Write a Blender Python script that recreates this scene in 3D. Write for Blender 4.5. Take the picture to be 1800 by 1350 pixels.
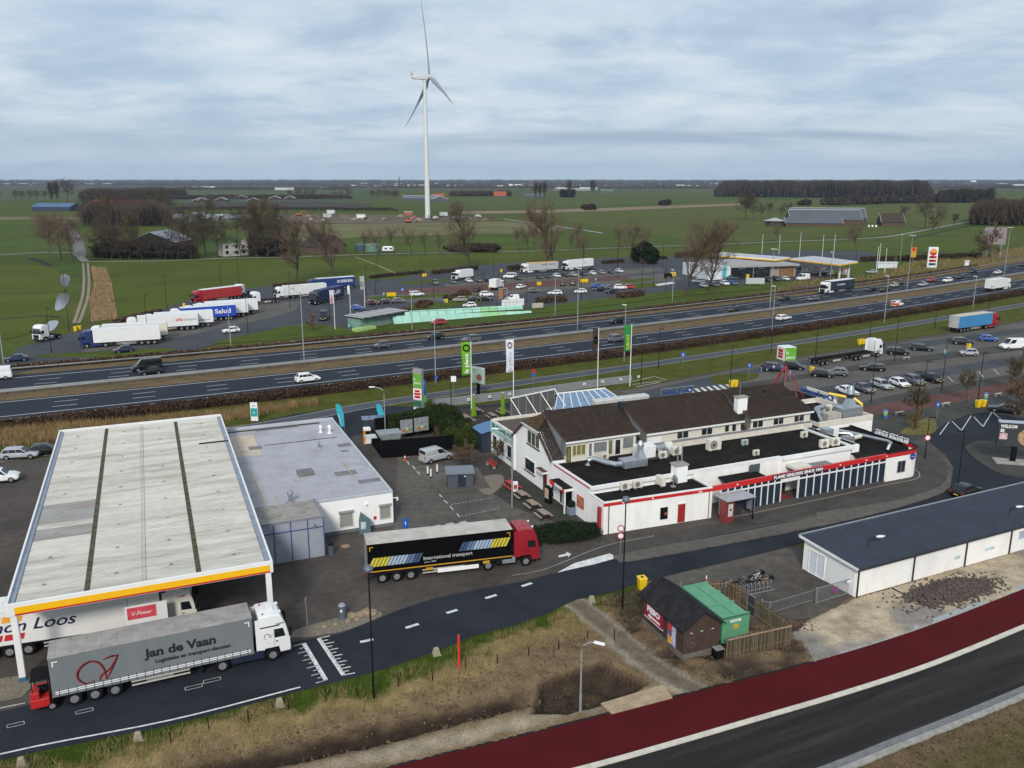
import bpy,bmesh,math,random
import numpy as np
from mathutils import Vector,Matrix,noise as mnoise
for _o in list(bpy.data.objects):bpy.data.objects.remove(_o)
random.seed(7)
SC=bpy.context.scene
COL=SC.collection
R=math.radians
CAM_H,FPX,HZN=36.0,1500.0,314.0
PITCH=math.atan((675-HZN)/FPX)
cam_d=bpy.data.cameras.new('camera');cam=bpy.data.objects.new('camera',cam_d);COL.objects.link(cam)
cam_d.sensor_width=36;cam_d.lens=36*FPX/1800;cam_d.clip_end=30000;cam_d.clip_start=0.5
cam.location=(0,0,CAM_H);cam.rotation_euler=(R(90)-PITCH,0,0)
SC.camera=cam
SUN_EL,SUN_AZ=34.0,186.0
w=bpy.data.worlds.new('World');SC.world=w;w.use_nodes=True
nt=w.node_tree;nt.nodes.clear()
def WN(t,**k):
 n=nt.nodes.new(t)
 for a,b in k.items():setattr(n,a,b)
 return n
def wmath(op,a,b=None,clamp=False):
 n=WN('ShaderNodeMath',operation=op);n.use_clamp=clamp
 for i,v in enumerate((a,b)):
  if v is None:continue
  if isinstance(v,(int,float)):n.inputs[i].default_value=v
  else:nt.links.new(v,n.inputs[i])
 return n.outputs[0]
out=WN('ShaderNodeOutputWorld');bg=WN('ShaderNodeBackground');bg.inputs[1].default_value=0.068
sky=WN('ShaderNodeTexSky',sky_type='NISHITA',sun_disc=False)
sky.sun_elevation=R(SUN_EL);sky.sun_rotation=R(SUN_AZ);sky.air_density=1.0;sky.dust_density=1.5;sky.ozone_density=1.2
tc=WN('ShaderNodeTexCoord');sep=WN('ShaderNodeSeparateXYZ');nt.links.new(tc.outputs['Generated'],sep.inputs[0])
zz=wmath('ADD',wmath('MAXIMUM',sep.outputs[2],0.0),0.17)
cx=wmath('DIVIDE',sep.outputs[0],zz);cy=wmath('DIVIDE',sep.outputs[1],zz)
def cloud(scale,sx,sy,detail,rough,off,dist=0.0):
 cb=WN('ShaderNodeCombineXYZ')
 nt.links.new(wmath('MULTIPLY',cx,sx),cb.inputs[0]);nt.links.new(wmath('MULTIPLY',cy,sy),cb.inputs[1]);cb.inputs[2].default_value=off
 n=WN('ShaderNodeTexNoise');n.inputs['Scale'].default_value=scale;n.inputs['Detail'].default_value=detail
 n.inputs['Roughness'].default_value=rough;n.inputs['Distortion'].default_value=dist
 nt.links.new(cb.outputs[0],n.inputs['Vector']);return n.outputs[0]
c1=cloud(1.0,1.0,1.0,9,.58,3.1,.3)
c2=cloud(1.9,0.85,1.0,10,.60,9.4,.25)
def ramp(fac,stops):
 r=WN('ShaderNodeValToRGB');nt.links.new(fac,r.inputs[0])
 while len(r.color_ramp.elements)<len(stops):r.color_ramp.elements.new(.5)
 for e,(p,c) in zip(r.color_ramp.elements,stops):e.position=p;e.color=(*c,1)
 return r.outputs[0]
def wmix(fac,a,b):
 m=WN('ShaderNodeMix',data_type='RGBA');nt.links.new(fac,m.inputs[0]) if not isinstance(fac,float) else setattr(m.inputs[0],'default_value',fac)
 for v,i in((a,6),(b,7)):
  if isinstance(v,tuple):m.inputs[i].default_value=(*v,1)
  else:nt.links.new(v,m.inputs[i])
 return m.outputs[2]
deck=ramp(c2,[(.32,(3.1,4.0,5.15)),(.45,(4.0,4.85,5.8)),(.54,(4.9,5.6,6.3)),(.66,(5.7,6.25,6.75))])
cover=ramp(c1,[(.36,(.62,.62,.62)),(.5,(.95,.95,.95))])
blue=wmix(0.6,sky.outputs[0],(2.5,3.6,5.4))
skyc=wmix(cover,blue,deck)
low=wmath('SUBTRACT',1.0,wmath('MULTIPLY',sep.outputs[2],14.0,True),True)
bn=cloud(.9,.5,2.2,6,.5,5.2,.2)
bel=wmath('MULTIPLY',wmath('MULTIPLY',wmath('SUBTRACT',sep.outputs[2],.030),110.0,True),wmath('SUBTRACT',1.0,wmath('MULTIPLY',wmath('SUBTRACT',sep.outputs[2],.048),120.0,True),True),True)
skyc=wmix(wmath('MULTIPLY',low,0.8),skyc,(3.9,4.75,5.55))
skyc=wmix(wmath('MULTIPLY',bel,wmath('MULTIPLY',wmath('SUBTRACT',bn,.40),6.0,True)),skyc,(3.1,3.85,4.75))
nt.links.new(skyc,bg.inputs[0]);nt.links.new(bg.outputs[0],out.inputs[0])
sd=bpy.data.lights.new('sun','SUN');so=bpy.data.objects.new('sun',sd);COL.objects.link(so)
sd.energy=1.5;sd.angle=R(12);sd.color=(1.0,.95,.88)
_a=R(SUN_AZ);_dir=Vector((math.sin(_a)*math.cos(R(SUN_EL)),math.cos(_a)*math.cos(R(SUN_EL)),math.sin(R(SUN_EL))))
so.rotation_euler=_dir.to_track_quat('Z','Y').to_euler();so.location=(0,0,200)
SC.view_settings.view_transform='Standard';SC.view_settings.look='None';SC.view_settings.gamma=1.0
SC.view_settings.use_curve_mapping=False
SC.view_settings.exposure=0.95
SC.render.engine='CYCLES'
_c,_s=math.cos(PITCH),math.sin(PITCH)
def G(px,py,z=0.0):
 """place on the level z where the line of sight through a survey mark meets it"""
 a=(px-900)/FPX;b=(675-py)/FPX
 t=(z-CAM_H)/(-_s+b*_c)
 return(a*t,(_c+b*_s)*t)
def lin(h):
 h=h.lstrip('#');v=[int(h[i:i+2],16)/255 for i in(0,2,4)]
 return tuple(x/12.92 if x<=.04045 else((x+.055)/1.055)**2.4 for x in v)
class M:
 """collects simple solids; build() links them as one mesh object"""
 def __init__(s):s.v=[];s.f=[];s.uvless=True
 def add(s,vs,fs):
  k=len(s.v);s.v+=[tuple(p) for p in vs];s.f+=[tuple(i+k for i in f) for f in fs];return s
 def box(s,x0,x1,y0,y1,z0,z1):
  return s.add([(x0,y0,z0),(x1,y0,z0),(x1,y1,z0),(x0,y1,z0),(x0,y0,z1),(x1,y0,z1),(x1,y1,z1),(x0,y1,z1)],[(3,2,1,0),(4,5,6,7),(0,1,5,4),(1,2,6,5),(2,3,7,6),(3,0,4,7)])
 def obox(s,c,sx,sy,sz,rz=0,base=True):
  ca,sa=math.cos(rz),math.sin(rz);z0=c[2] if base else c[2]-sz/2;vs=[]
  for z in(z0,z0+sz):
   for a,b in((-1,-1),(1,-1),(1,1),(-1,1)):
    x,y=a*sx/2,b*sy/2;vs.append((c[0]+x*ca-y*sa,c[1]+x*sa+y*ca,z))
  return s.add(vs,[(3,2,1,0),(4,5,6,7),(0,1,5,4),(1,2,6,5),(2,3,7,6),(3,0,4,7)])
 def prism(s,poly,z0,z1):
  n=len(poly)
  a=sum(poly[i][0]*poly[(i+1)%n][1]-poly[(i+1)%n][0]*poly[i][1] for i in range(n))
  if a<0:poly=poly[::-1]
  vs=[(p[0],p[1],z0) for p in poly]+[(p[0],p[1],z1) for p in poly]
  return s.add(vs,[tuple(range(n-1,-1,-1)),tuple(range(n,2*n))]+[(i,(i+1)%n,n+(i+1)%n,n+i) for i in range(n)])
 def extr(s,prof,y0,y1):
  """side profile (x,z) extruded across y"""
  n=len(prof)
  a=sum(prof[i][0]*prof[(i+1)%n][1]-prof[(i+1)%n][0]*prof[i][1] for i in range(n))
  if a<0:prof=prof[::-1]
  vs=[(p[0],y0,p[1]) for p in prof]+[(p[0],y1,p[1]) for p in prof]
  return s.add(vs,[tuple(range(n)),tuple(range(2*n-1,n-1,-1))]+[(i,n+i,n+(i+1)%n,(i+1)%n) for i in range(n)])
 def loft(s,rings,cap=True):
  n=len(rings[0]);k=[]
  for r in rings:k+=r
  fs=[]
  for j in range(len(rings)-1):
   for i in range(n):
    fs.append((j*n+i,j*n+(i+1)%n,(j+1)*n+(i+1)%n,(j+1)*n+i))
  if cap:fs+=[tuple(range(n-1,-1,-1)),tuple(range((len(rings)-1)*n,len(rings)*n))]
  return s.add(k,fs)
 def tube(s,pts,rad,n=6,cap=True):
  if isinstance(rad,(int,float)):rad=[rad]*len(pts)
  pts=[Vector(p) for p in pts];rings=[]
  for i,p in enumerate(pts):
   d=(pts[min(i+1,len(pts)-1)]-pts[max(i-1,0)]).normalized()
   a=d.cross(Vector((0,0,1)) if abs(d.z)<.9 else Vector((1,0,0))).normalized();b=d.cross(a)
   rings.append([tuple(p+(a*math.cos(t)+b*math.sin(t))*rad[i]) for t in[2*math.pi*q/n for q in range(n)]])
  return s.loft([r[::-1] for r in rings],cap)
 def cyl(s,x,y,z0,z1,r0,r1=None,n=10):
  r1=r0 if r1 is None else r1
  cs=[(math.cos(2*math.pi*q/n),math.sin(2*math.pi*q/n)) for q in range(n)]
  return s.loft([[(x+a*r0,y+b*r0,z0) for a,b in cs],[(x+a*r1,y+b*r1,z1) for a,b in cs]])
 def cyly(s,x,z,y0,y1,r0,r1=None,n=16):
  r1=r0 if r1 is None else r1
  cs=[(math.cos(2*math.pi*q/n),math.sin(2*math.pi*q/n)) for q in range(n)]
  return s.loft([[(x+a*r0,y0,z+b*r0) for a,b in cs][::-1],[(x+a*r1,y1,z+b*r1) for a,b in cs][::-1]])
 def quad(s,a,b,c,d):return s.add([a,b,c,d],[(0,1,2,3)])
 def slab(s,pts,n,t):
  """flat polygon pts thickened by t along unit vector n"""
  k=len(pts);vs=[tuple(p) for p in pts]+[tuple(Vector(p)+Vector(n)*t) for p in pts]
  return s.add(vs,[tuple(range(k-1,-1,-1)),tuple(range(k,2*k))]+[(i,(i+1)%k,k+(i+1)%k,k+i) for i in range(k)])
 def mesh(s,name,bv=0,seg=1,sm=False,ang=35):
  me=bpy.data.meshes.new(name)
  me.from_pydata(s.v,[],s.f)
  bm=bmesh.new();bm.from_mesh(me)
  bmesh.ops.recalc_face_normals(bm,faces=bm.faces)
  if bv:
   es=[e for e in bm.edges if len(e.link_faces)==2 and e.calc_face_angle(0)>R(30)]
   bmesh.ops.bevel(bm,geom=es,offset=bv,segments=seg,affect='EDGES',profile=.6,clamp_overlap=True)
  if sm:
   for f in bm.faces:f.smooth=True
   for e in bm.edges:
    if len(e.link_faces)==2 and e.calc_face_angle(0)>R(ang):e.smooth=False
  bm.to_mesh(me);bm.free();return me
 def bd(s,name,m,parent=None,bv=0,seg=1,sm=False,ang=35):
  return link(name,s.mesh(name,bv,seg,sm,ang),m,parent)
def link(name,me,m=None,parent=None,loc=None,rz=0):
 if m is not None and not me.materials:me.materials.append(m)
 o=bpy.data.objects.new(name,me);COL.objects.link(o)
 if parent is not None:o.parent=parent
 if loc is not None:o.location=loc
 if rz:o.rotation_euler[2]=rz
 return o
def tag(o,la=None,cat=None,gr=None,kind=None):
 if la:o['label']=la
 if cat:o['category']=cat
 if gr:o['group']=gr
 if kind:o['kind']=kind
 return o
def t0(name,la,cat,loc=(0,0,0),rz=0,gr=None):
 o=bpy.data.objects.new(name,None);COL.objects.link(o);o.empty_display_size=.3
 o.location=loc if len(loc)==3 else(*loc,0);o.rotation_euler[2]=rz
 return tag(o,la,cat,gr)
def copy_tree(o,parent=None):
 c=o.copy();COL.objects.link(c)
 if parent is not None:c.parent=parent
 for ch in KIDS.get(o.name) or list(o.children):copy_tree(ch,c)
 return c
KIDS={}
def dup(root,loc,rz,la=None,gr=None,scale=None):
 c=copy_tree(root);c.location=loc if len(loc)==3 else(*loc,0);c.rotation_euler[2]=rz
 if la:c['label']=la
 if gr:c['group']=gr
 if scale:c.scale=(scale,)*3 if isinstance(scale,(int,float)) else scale
 return c
def smooth_poly(pts,n=6,closed=False):
 P=[Vector((p[0],p[1])) for p in pts];out=[];m=len(P)
 for i in range(m if closed else m-1):
  p0,p1,p2,p3=(P[(i-1)%m] if closed or i else P[0]*2-P[1]),P[i],P[(i+1)%m],(P[(i+2)%m] if closed or i+2<m else P[-1]*2-P[-2])
  for q in range(n):
   t=q/n;out.append(tuple(.5*((2*p1)+(p2-p0)*t+(2*p0-5*p1+4*p2-p3)*t*t+(3*p1-p0-3*p2+p3)*t**3)))
 if not closed:out.append(tuple(P[-1]))
 return out
def sheet(name,pts,z,m,parent=None,structure=True,thick=0):
 """flat ground layer; with thick it gets a step down to z-thick"""
 me=bpy.data.meshes.new(name);bm=bmesh.new()
 vs=[bm.verts.new((p[0],p[1],z)) for p in pts]
 f=bm.faces.new(vs);f.normal_update()
 if f.normal.z<0:f.normal_flip()
 if thick:
  r=bmesh.ops.extrude_face_region(bm,geom=[f])
  for g in r['geom']:
   if isinstance(g,bmesh.types.BMVert):g.co.z=z
  for v in vs:v.co.z=z-thick
  bmesh.ops.recalc_face_normals(bm,faces=bm.faces)
 bmesh.ops.triangulate(bm,faces=bm.faces)
 bm.to_mesh(me);bm.free()
 o=link(name,me,m,parent)
 if structure and parent is None:o['kind']='structure'
 return o
def gp(pts,z=0):return[G(p[0],p[1],z) for p in pts]
def ribbon_pts(pts,w0,w1):
 """two offset polylines of a centre line (left = +)"""
 L=[];Rr=[]
 for i,p in enumerate(pts):
  a=pts[max(i-1,0)];b=pts[min(i+1,len(pts)-1)]
  d=Vector((b[0]-a[0],b[1]-a[1])).normalized();n=Vector((-d.y,d.x))
  L.append((p[0]+n.x*w1,p[1]+n.y*w1));Rr.append((p[0]+n.x*w0,p[1]+n.y*w0))
 return L,Rr
def ribbon(name,pts,w0,w1,z,m,parent=None,structure=True,h=0):
 L,Rr=ribbon_pts(pts,w0,w1);mb=M();n=len(pts)
 if h:
  mb.loft([[(*Rr[i],z),(*L[i],z),(*L[i],z+h),(*Rr[i],z+h)] for i in range(n)])
 else:
  mb.add([(*p,z) for p in Rr]+[(*p,z) for p in L],[(i,i+1,n+i+1,n+i) for i in range(n-1)])
 o=mb.bd(name,m,parent)
 if structure and parent is None:o['kind']='structure'
 return o
def dist_along(pts):
 d=[0]
 for a,b in zip(pts,pts[1:]):d.append(d[-1]+math.hypot(b[0]-a[0],b[1]-a[1]))
 return d
def point_at(pts,D,s):
 for i in range(len(pts)-1):
  if s<=D[i+1] or i==len(pts)-2:
   t=(s-D[i])/max(D[i+1]-D[i],1e-6);a,b=pts[i],pts[i+1]
   return(a[0]+(b[0]-a[0])*t,a[1]+(b[1]-a[1])*t),math.atan2(b[1]-a[1],b[0]-a[0])
FONTCACHE={}
def text(parent,body,origin,right,up,height,m,width=None,name='lettering',depth=.012,bold=0.0,shear=0.0,center=False):
 """raised lettering on the plane origin + a*right + b*up"""
 cu=bpy.data.curves.new('lettering','FONT');cu.body=body;cu.size=1.0;cu.offset=bold;cu.shear=shear;cu.extrude=.01;cu.resolution_u=3
 o=bpy.data.objects.new('lettering',cu);me=bpy.data.meshes.new_from_object(o);bpy.data.objects.remove(o);bpy.data.curves.remove(cu)
 co=np.empty(len(me.vertices)*3);me.vertices.foreach_get('co',co);co=co.reshape(-1,3)
 lo,hi=co.min(0),co.max(0);co[:,0]-=lo[0]
 k=height/.73;kx=k if width is None else width/(hi[0]-lo[0])
 r,u=Vector(right).normalized(),Vector(up).normalized();nn=r.cross(u)
 x=co[:,0]*kx;y=co[:,1]*k;z=(co[:,2]/.01*.5+.5)*depth
 if center:x=x-x.max()/2
 P=np.array(origin)[None]+x[:,None]*np.array(r)[None]+y[:,None]*np.array(u)[None]+z[:,None]*np.array(nn)[None]
 me.vertices.foreach_set('co',P.ravel());me.materials.clear()
 return link(name,me,m,parent)
MATS={}
def mat(name,c=None,r=.6,metal=0,var=.15,sc=2.0,bump=0,dirt=0,dsc=.5,dcol=(.06,.05,.04),wo=False,spec=.5,coat=0,emit=0,se=None,fine=0,fsc=40):
 if name in MATS:return MATS[name]
 m=bpy.data.materials.new(name);m.use_nodes=True;MATS[name]=m
 n=m.node_tree;b=n.nodes['Principled BSDF']
 if r>=.8 and spec==.5:spec=.1
 b.inputs['Roughness'].default_value=r;b.inputs['Metallic'].default_value=metal
 b.inputs['Specular IOR Level'].default_value=spec;b.inputs['Coat Weight'].default_value=coat
 b.inputs['Base Color'].default_value=(*c,1)
 if emit:b.inputs['Emission Color'].default_value=(*c,1);b.inputs['Emission Strength'].default_value=emit
 if not(var or dirt or bump or fine):return m
 if wo:src=n.nodes.new('ShaderNodeNewGeometry').outputs['Position']
 else:src=n.nodes.new('ShaderNodeTexCoord').outputs['Object']
 if se:
  mp=n.nodes.new('ShaderNodeMapping');mp.inputs['Scale'].default_value=se[:3]
  if len(se)>3:mp.vector_type='TEXTURE';mp.inputs['Rotation'].default_value=(0,0,se[3]);mp.inputs['Scale'].default_value=[1/q for q in se[:3]]
  n.links.new(src,mp.inputs[0]);src=mp.outputs[0]
 def noise(scale,detail=6,rough=.6):
  t=n.nodes.new('ShaderNodeTexNoise');t.inputs['Scale'].default_value=scale;t.inputs['Detail'].default_value=detail;t.inputs['Roughness'].default_value=rough
  n.links.new(src,t.inputs['Vector']);return t.outputs[0]
 def rng(f,a,b2,lo,hi):
  t=n.nodes.new('ShaderNodeMapRange');t.inputs[1].default_value=a;t.inputs[2].default_value=b2;t.inputs[3].default_value=lo;t.inputs[4].default_value=hi
  n.links.new(f,t.inputs[0]);return t.outputs[0]
 col=None
 def mul(colsock,fac):
  t=n.nodes.new('ShaderNodeMix');t.data_type='RGBA';t.blend_type='MULTIPLY';t.inputs[0].default_value=1
  if colsock is None:t.inputs[6].default_value=(*c,1)
  else:n.links.new(colsock,t.inputs[6])
  cb=n.nodes.new('ShaderNodeCombineColor')
  for i in range(3):n.links.new(fac,cb.inputs[i])
  n.links.new(cb.outputs[0],t.inputs[7]);return t.outputs[2]
 if var:col=mul(col,rng(noise(sc),.3,.7,1-var,1+var))
 if fine:col=mul(col,rng(noise(fsc,2),.3,.7,1-fine,1+fine))
 if dirt:
  t=n.nodes.new('ShaderNodeMix');t.data_type='RGBA'
  n.links.new(rng(noise(dsc,8,.68),.48,.72,0,dirt),t.inputs[0])
  if col is None:t.inputs[6].default_value=(*c,1)
  else:n.links.new(col,t.inputs[6])
  t.inputs[7].default_value=(*dcol,1);col=t.outputs[2]
 if col is not None:n.links.new(col,b.inputs['Base Color'])
 if bump:
  bp=n.nodes.new('ShaderNodeBump');bp.inputs['Strength'].default_value=bump;bp.inputs['Distance'].default_value=.05
  n.links.new(noise(fsc if fine else sc*6,4),bp.inputs['Height']);n.links.new(bp.outputs[0],b.inputs['Normal'])
 return m
def paint(name,c):return mat('paint_'+name,c,r=.32,var=.05,sc=.8,coat=.2,dirt=.05,dsc=1.6,dcol=(.12,.11,.10))
asphalt=mat('asphalt',(.020,.0235,.031),spec=.12,r=.85,var=.28,sc=.10,wo=True,fine=.22,fsc=9,dirt=.4,dsc=.35,dcol=(.042,.043,.048),bump=.15)
asphalt_hw=mat('asphalt_motorway',(.024,.030,.042),spec=.12,r=.85,var=.10,sc=.05,wo=True,fine=.12,fsc=6,dirt=.25,dsc=.15,dcol=(.017,.022,.03))
asphalt_far=mat('asphalt_parking',(.058,.062,.070),r=.85,var=.18,sc=.12,wo=True,fine=.15,fsc=6,dirt=.35,dsc=.25,dcol=(.085,.083,.08))
asphalt_new=mat('asphalt_fresh',(.022,.021,.0205),r=.8,var=.25,sc=.5,wo=True,fine=.2,fsc=10,dirt=.62,dsc=.55,dcol=(.07,.058,.047),se=(.10,1.7,1,R(25)),bump=.2)
redtop=mat('red_asphalt',(.072,.0072,.0085),r=.9,var=.14,sc=.25,wo=True,fine=.18,fsc=14,bump=.1,dirt=.25,dsc=.4,dcol=(.05,.008,.009),spec=.08)
white_line=mat('road_paint',(.62,.62,.60),r=.7,var=.22,sc=2.5,wo=True,dirt=.55,dsc=2.2,dcol=(.12,.12,.12))
worn_line=mat('worn_road_paint',(.42,.42,.41),r=.7,var=.3,sc=2.5,wo=True,dirt=.8,dsc=2.4,dcol=(.09,.085,.08))
CN=mat('concrete',(.30,.29,.265),r=.85,var=.2,sc=1.5,wo=True,fine=.15,fsc=12,dirt=.4,dsc=.8,dcol=(.16,.145,.12))
WW=mat('white_render',(.85,.845,.83),r=.75,var=.03,sc=.6,dirt=.10,dsc=.9,dcol=(.50,.47,.42),se=(1,1,.35))
OW=mat('weathered_white_wall',(.83,.815,.78),r=.75,var=.05,sc=.5,dirt=.26,dsc=.8,dcol=(.42,.37,.28),se=(1,1,.45))
WT=mat('white_trim',(.76,.76,.74),r=.5,var=.05,dirt=.25,dsc=1.4,dcol=(.4,.38,.34))
CT=mat('cream_trim',(.66,.62,.53),r=.6,var=.08,dirt=.3,dsc=1.2,dcol=(.35,.31,.24))
WP=paint('white',(.76,.76,.75))
GL=mat('window_glass',(.018,.022,.026),r=.08,var=.35,sc=.7,spec=.6)
CG=mat('car_glass',(.012,.014,.017),r=.06,var=0,spec=.6)
black=mat('black',(.005,.005,.006),r=.7,var=.2,spec=.15)
rubber=mat('rubber',(.010,.010,.010),r=.85,var=.3,sc=4)
rim=mat('steel_rim',(.30,.30,.31),r=.45,metal=.5,var=.2,sc=6)
S1=mat('galvanised_steel',(.33,.345,.36),r=.45,metal=.55,var=.18,sc=3,dirt=.25,dsc=2,dcol=(.22,.21,.2))
DS=mat('dark_steel',(.035,.037,.042),r=.5,metal=.3,var=.2)
PD=mat('dark_pole',(.008,.008,.010),r=.7,var=.15,spec=.2)
pole_grey=mat('grey_pole',(.34,.36,.37),r=.5,metal=.4,var=.12)
lightlens=mat('lamp_lens',(.72,.74,.76),r=.25,var=0)
headlamp=mat('headlamp',(.75,.77,.8),r=.1,var=0)
taillamp=mat('tail_lamp',(.35,.012,.012),r=.2,var=0)
plate_y=mat('number_plate',(.75,.47,.03),r=.4,var=.05)
RF=mat('roof_felt',(.012,.011,.0105),r=.9,var=.3,sc=.5,dirt=.5,dsc=.5,dcol=(.034,.029,.023),fine=.15,fsc=8,spec=.08)
roof_grey=mat('grey_roofing',(.37,.37,.405),r=.85,var=.10,sc=.4,dirt=.6,dsc=.35,dcol=(.24,.235,.24),fine=.08,fsc=5)
red_trim=mat('red_trim',(.52,.018,.018),r=.45,var=.08,dirt=.15,dsc=1.5,dcol=(.3,.08,.06))
navy=mat('navy_panel',(.014,.027,.045),r=.45,var=.12,sc=1)
LW=mat('white_lettering',(.80,.80,.79),r=.5,var=.03)
letter_dark=mat('dark_lettering',(.016,.017,.022),r=.5,var=.03)
YB=mat('yellow_plastic',(.78,.52,.012),r=.4,var=.06)
wood=mat('weathered_wood',(.20,.155,.10),r=.8,var=.3,sc=2,se=(3,3,.4),dirt=.5,dsc=1.4,dcol=(.07,.062,.035))
blue_sign=mat('blue_sign',(.02,.10,.42),r=.4,var=.04)
# fast meshes
def npmesh(name,V,F,m=None,sm=False):
 V=np.asarray(V,dtype=np.float32);F=np.asarray(F,dtype=np.int32)
 me=bpy.data.meshes.new(name);k=F.shape[1]
 me.vertices.add(len(V));me.vertices.foreach_set('co',V.ravel())
 me.loops.add(F.size);me.loops.foreach_set('vertex_index',F.ravel())
 me.polygons.add(len(F));me.polygons.foreach_set('loop_start',np.arange(0,F.size,k,dtype=np.int32))
 me.update(calc_edges=True);me.validate()
 if sm:me.polygons.foreach_set('use_smooth',np.ones(len(F),bool))
 if m:me.materials.append(m)
 return me
RNG=np.random.default_rng(11)
def leaves(P,size,flat=0.0,tri=True):
 """one small random face at every point of P"""
 n=len(P);a=RNG.normal(size=(n,3));b=RNG.normal(size=(n,3));a[:,2]*=(1-flat);b[:,2]*=(1-flat)
 a/=np.linalg.norm(a,axis=1)[:,None];b-=a*(a*b).sum(1)[:,None];b/=np.linalg.norm(b,axis=1)[:,None]
 s=(size*RNG.uniform(.6,1.4,n))[:,None];a*=s;b*=s*.6
 if tri:
  V=np.stack([P-a-b*.5,P+a,P-a*.6+b],1).reshape(-1,3);F=np.arange(3*n).reshape(-1,3)
 else:
  V=np.stack([P-a-b,P+a-b,P+a+b,P-a+b],1).reshape(-1,3);F=np.arange(4*n).reshape(-1,4)
 return V,F
def blades(P,h,wdt,lean=.35):
 """upright tapering blades standing on P"""
 n=len(P);t=RNG.uniform(0,2*math.pi,n);hh=h*RNG.uniform(.5,1.3,n)
 d=np.stack([np.cos(t),np.sin(t),np.zeros(n)],1);l=RNG.uniform(0,2*math.pi,n)
 tip=np.stack([np.cos(l)*lean*hh*RNG.uniform(.2,1,n),np.sin(l)*lean*hh*RNG.uniform(.2,1,n),hh],1)
 V=np.stack([P-d*wdt/2,P+d*wdt/2,P+tip],1).reshape(-1,3)
 return V,np.arange(3*n).reshape(-1,3)
def vnoise(x,y,s,seed=0):
 """cheap value noise on arrays"""
 X=x/s+seed*17.3;Y=y/s+seed*9.1;xi=np.floor(X);yi=np.floor(Y);fx=X-xi;fy=Y-yi
 fx=fx*fx*(3-2*fx);fy=fy*fy*(3-2*fy)
 def h(a,b):return np.modf(np.sin(a*127.1+b*311.7)*43758.5453)[0]%1.0
 return(h(xi,yi)*(1-fx)+h(xi+1,yi)*fx)*(1-fy)+(h(xi,yi+1)*(1-fx)+h(xi+1,yi+1)*fx)*fy
def fbm(x,y,s,seed=0,o=4):
 t=0;a=.5
 for i in range(o):t=t+a*vnoise(x,y,s/2**i,seed+i);a*=.5
 return t/(1-.5**o)
def sdist(x,y,pts):
 """signed distance to a polyline, positive on its right-hand side"""
 best=np.full(x.shape,1e9);sg=np.ones(x.shape)
 for(ax,ay),(bx,by) in zip(pts,pts[1:]):
  dx,dy=bx-ax,by-ay;L=dx*dx+dy*dy
  t=np.clip(((x-ax)*dx+(y-ay)*dy)/L,0,1);qx,qy=ax+t*dx,ay+t*dy
  d=np.hypot(x-qx,y-qy);c=(x-ax)*dy-(y-ay)*dx
  mm=d<best;best=np.where(mm,d,best);sg=np.where(mm,np.sign(c),sg)
 return best*sg
def inpoly(x,y,poly):
 r=np.zeros(x.shape,bool);n=len(poly);j=n-1
 for i in range(n):
  xi,yi=poly[i];xj,yj=poly[j]
  c=((yi>y)!=(yj>y))&(x<(xj-xi)*(y-yi)/(yj-yi+1e-12)+xi);r^=c;j=i
 return r
def sstep(a,b,x):t=np.clip((x-a)/(b-a),0,1);return t*t*(3-2*t)
# survey lines of the near ground
road_s=smooth_poly(gp([(-330,1425),(0,1336),(300,1274),(530,1214),(658,1181),(760,1147),(835,1118),(900,1100),(964,1077),(1010,1055),(1080,1040),(1120,1026),(1200,1005),(1300,982),(1400,957),(1560,915),(1720,872),(1850,838)]),5)
path_n=smooth_poly(gp([(380,1425),(700,1345),(960,1282),(1225,1215),(1430,1163),(1610,1108),(1800,1035),(1950,972)]),5)
path_s=smooth_poly(gp([(730,1425),(1030,1350),(1180,1308),(1300,1273),(1490,1217),(1640,1167),(1800,1102),(1960,1035)]),5)
kerb_s=smooth_poly(gp([(1250,1425),(1450,1360),(1578,1309),(1700,1261),(1800,1219),(1960,1150)]),5)
ditch=smooth_poly(gp([(260,1412),(522,1352),(632,1327),(760,1295),(880,1264),(940,1250)],-1.0),5)
pit=gp([(930,1255),(945,1195),(985,1178),(1060,1158),(1110,1180),(1145,1200),(1105,1225),(1060,1240),(1000,1256)])
hutdirt=gp([(1050,1052),(1130,1030),(1180,1070),(1430,1080),(1440,1110),(1400,1110),(1440,1168),(1225,1218),(1120,1130)])
trail=smooth_poly(gp([(1010,1058),(1070,1105),(1140,1165),(1225,1216)]),5)
sand=gp([(1395,1112),(1430,1085),(1510,1050),(1820,958),(1990,905),(1990,960),(1800,1036),(1610,1108),(1430,1164)])
def axis(fine0,fine1,step,far0,far1,g=1.22):
 a=list(np.arange(fine0,fine1+1e-6,step));s=step;p=fine1
 while p<far1:s*=g;p+=s;a.append(p)
 s=step;p=fine0;b=[]
 while p>far0:s*=g;p-=s;b.append(p)
 a[-1]=far1
 if b:b[-1]=far0
 return np.array(b[::-1]+a)
xs=axis(-40,62,.30,-9000,9000);ys=axis(40,80,.26,-150,12000)
X,Y=np.meshgrid(xs,ys);near=(Y<100)&(Y>36)&(X>-46)&(X<75)
dR=sdist(X,Y,road_s);dB=-sdist(X,Y,path_n);dK=sdist(X,Y,kerb_s);dT=np.abs(sdist(X,Y,trail));dD=sdist(X,Y,ditch)
verge=near&(dR>0)&(dB>0)
n1=fbm(X,Y,1.3,1);n2=fbm(X,Y,4.5,5);n3=fbm(X,Y,.6,9)
Z=np.full(X.shape,-.06)
inD=verge&(X<2.5)
endf=1-sstep(-.5,2.2,X)
t=dR/(dR+np.maximum(-dD,0)+.01)
zb=-1.5*(.45*sstep(.15,.8,t)+.55*sstep(.72,1.0,t))*endf
zs=-1.5*(1-sstep(.25,.8,dD))*endf
Zv=np.where(dD<0,zb,zs)
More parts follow.
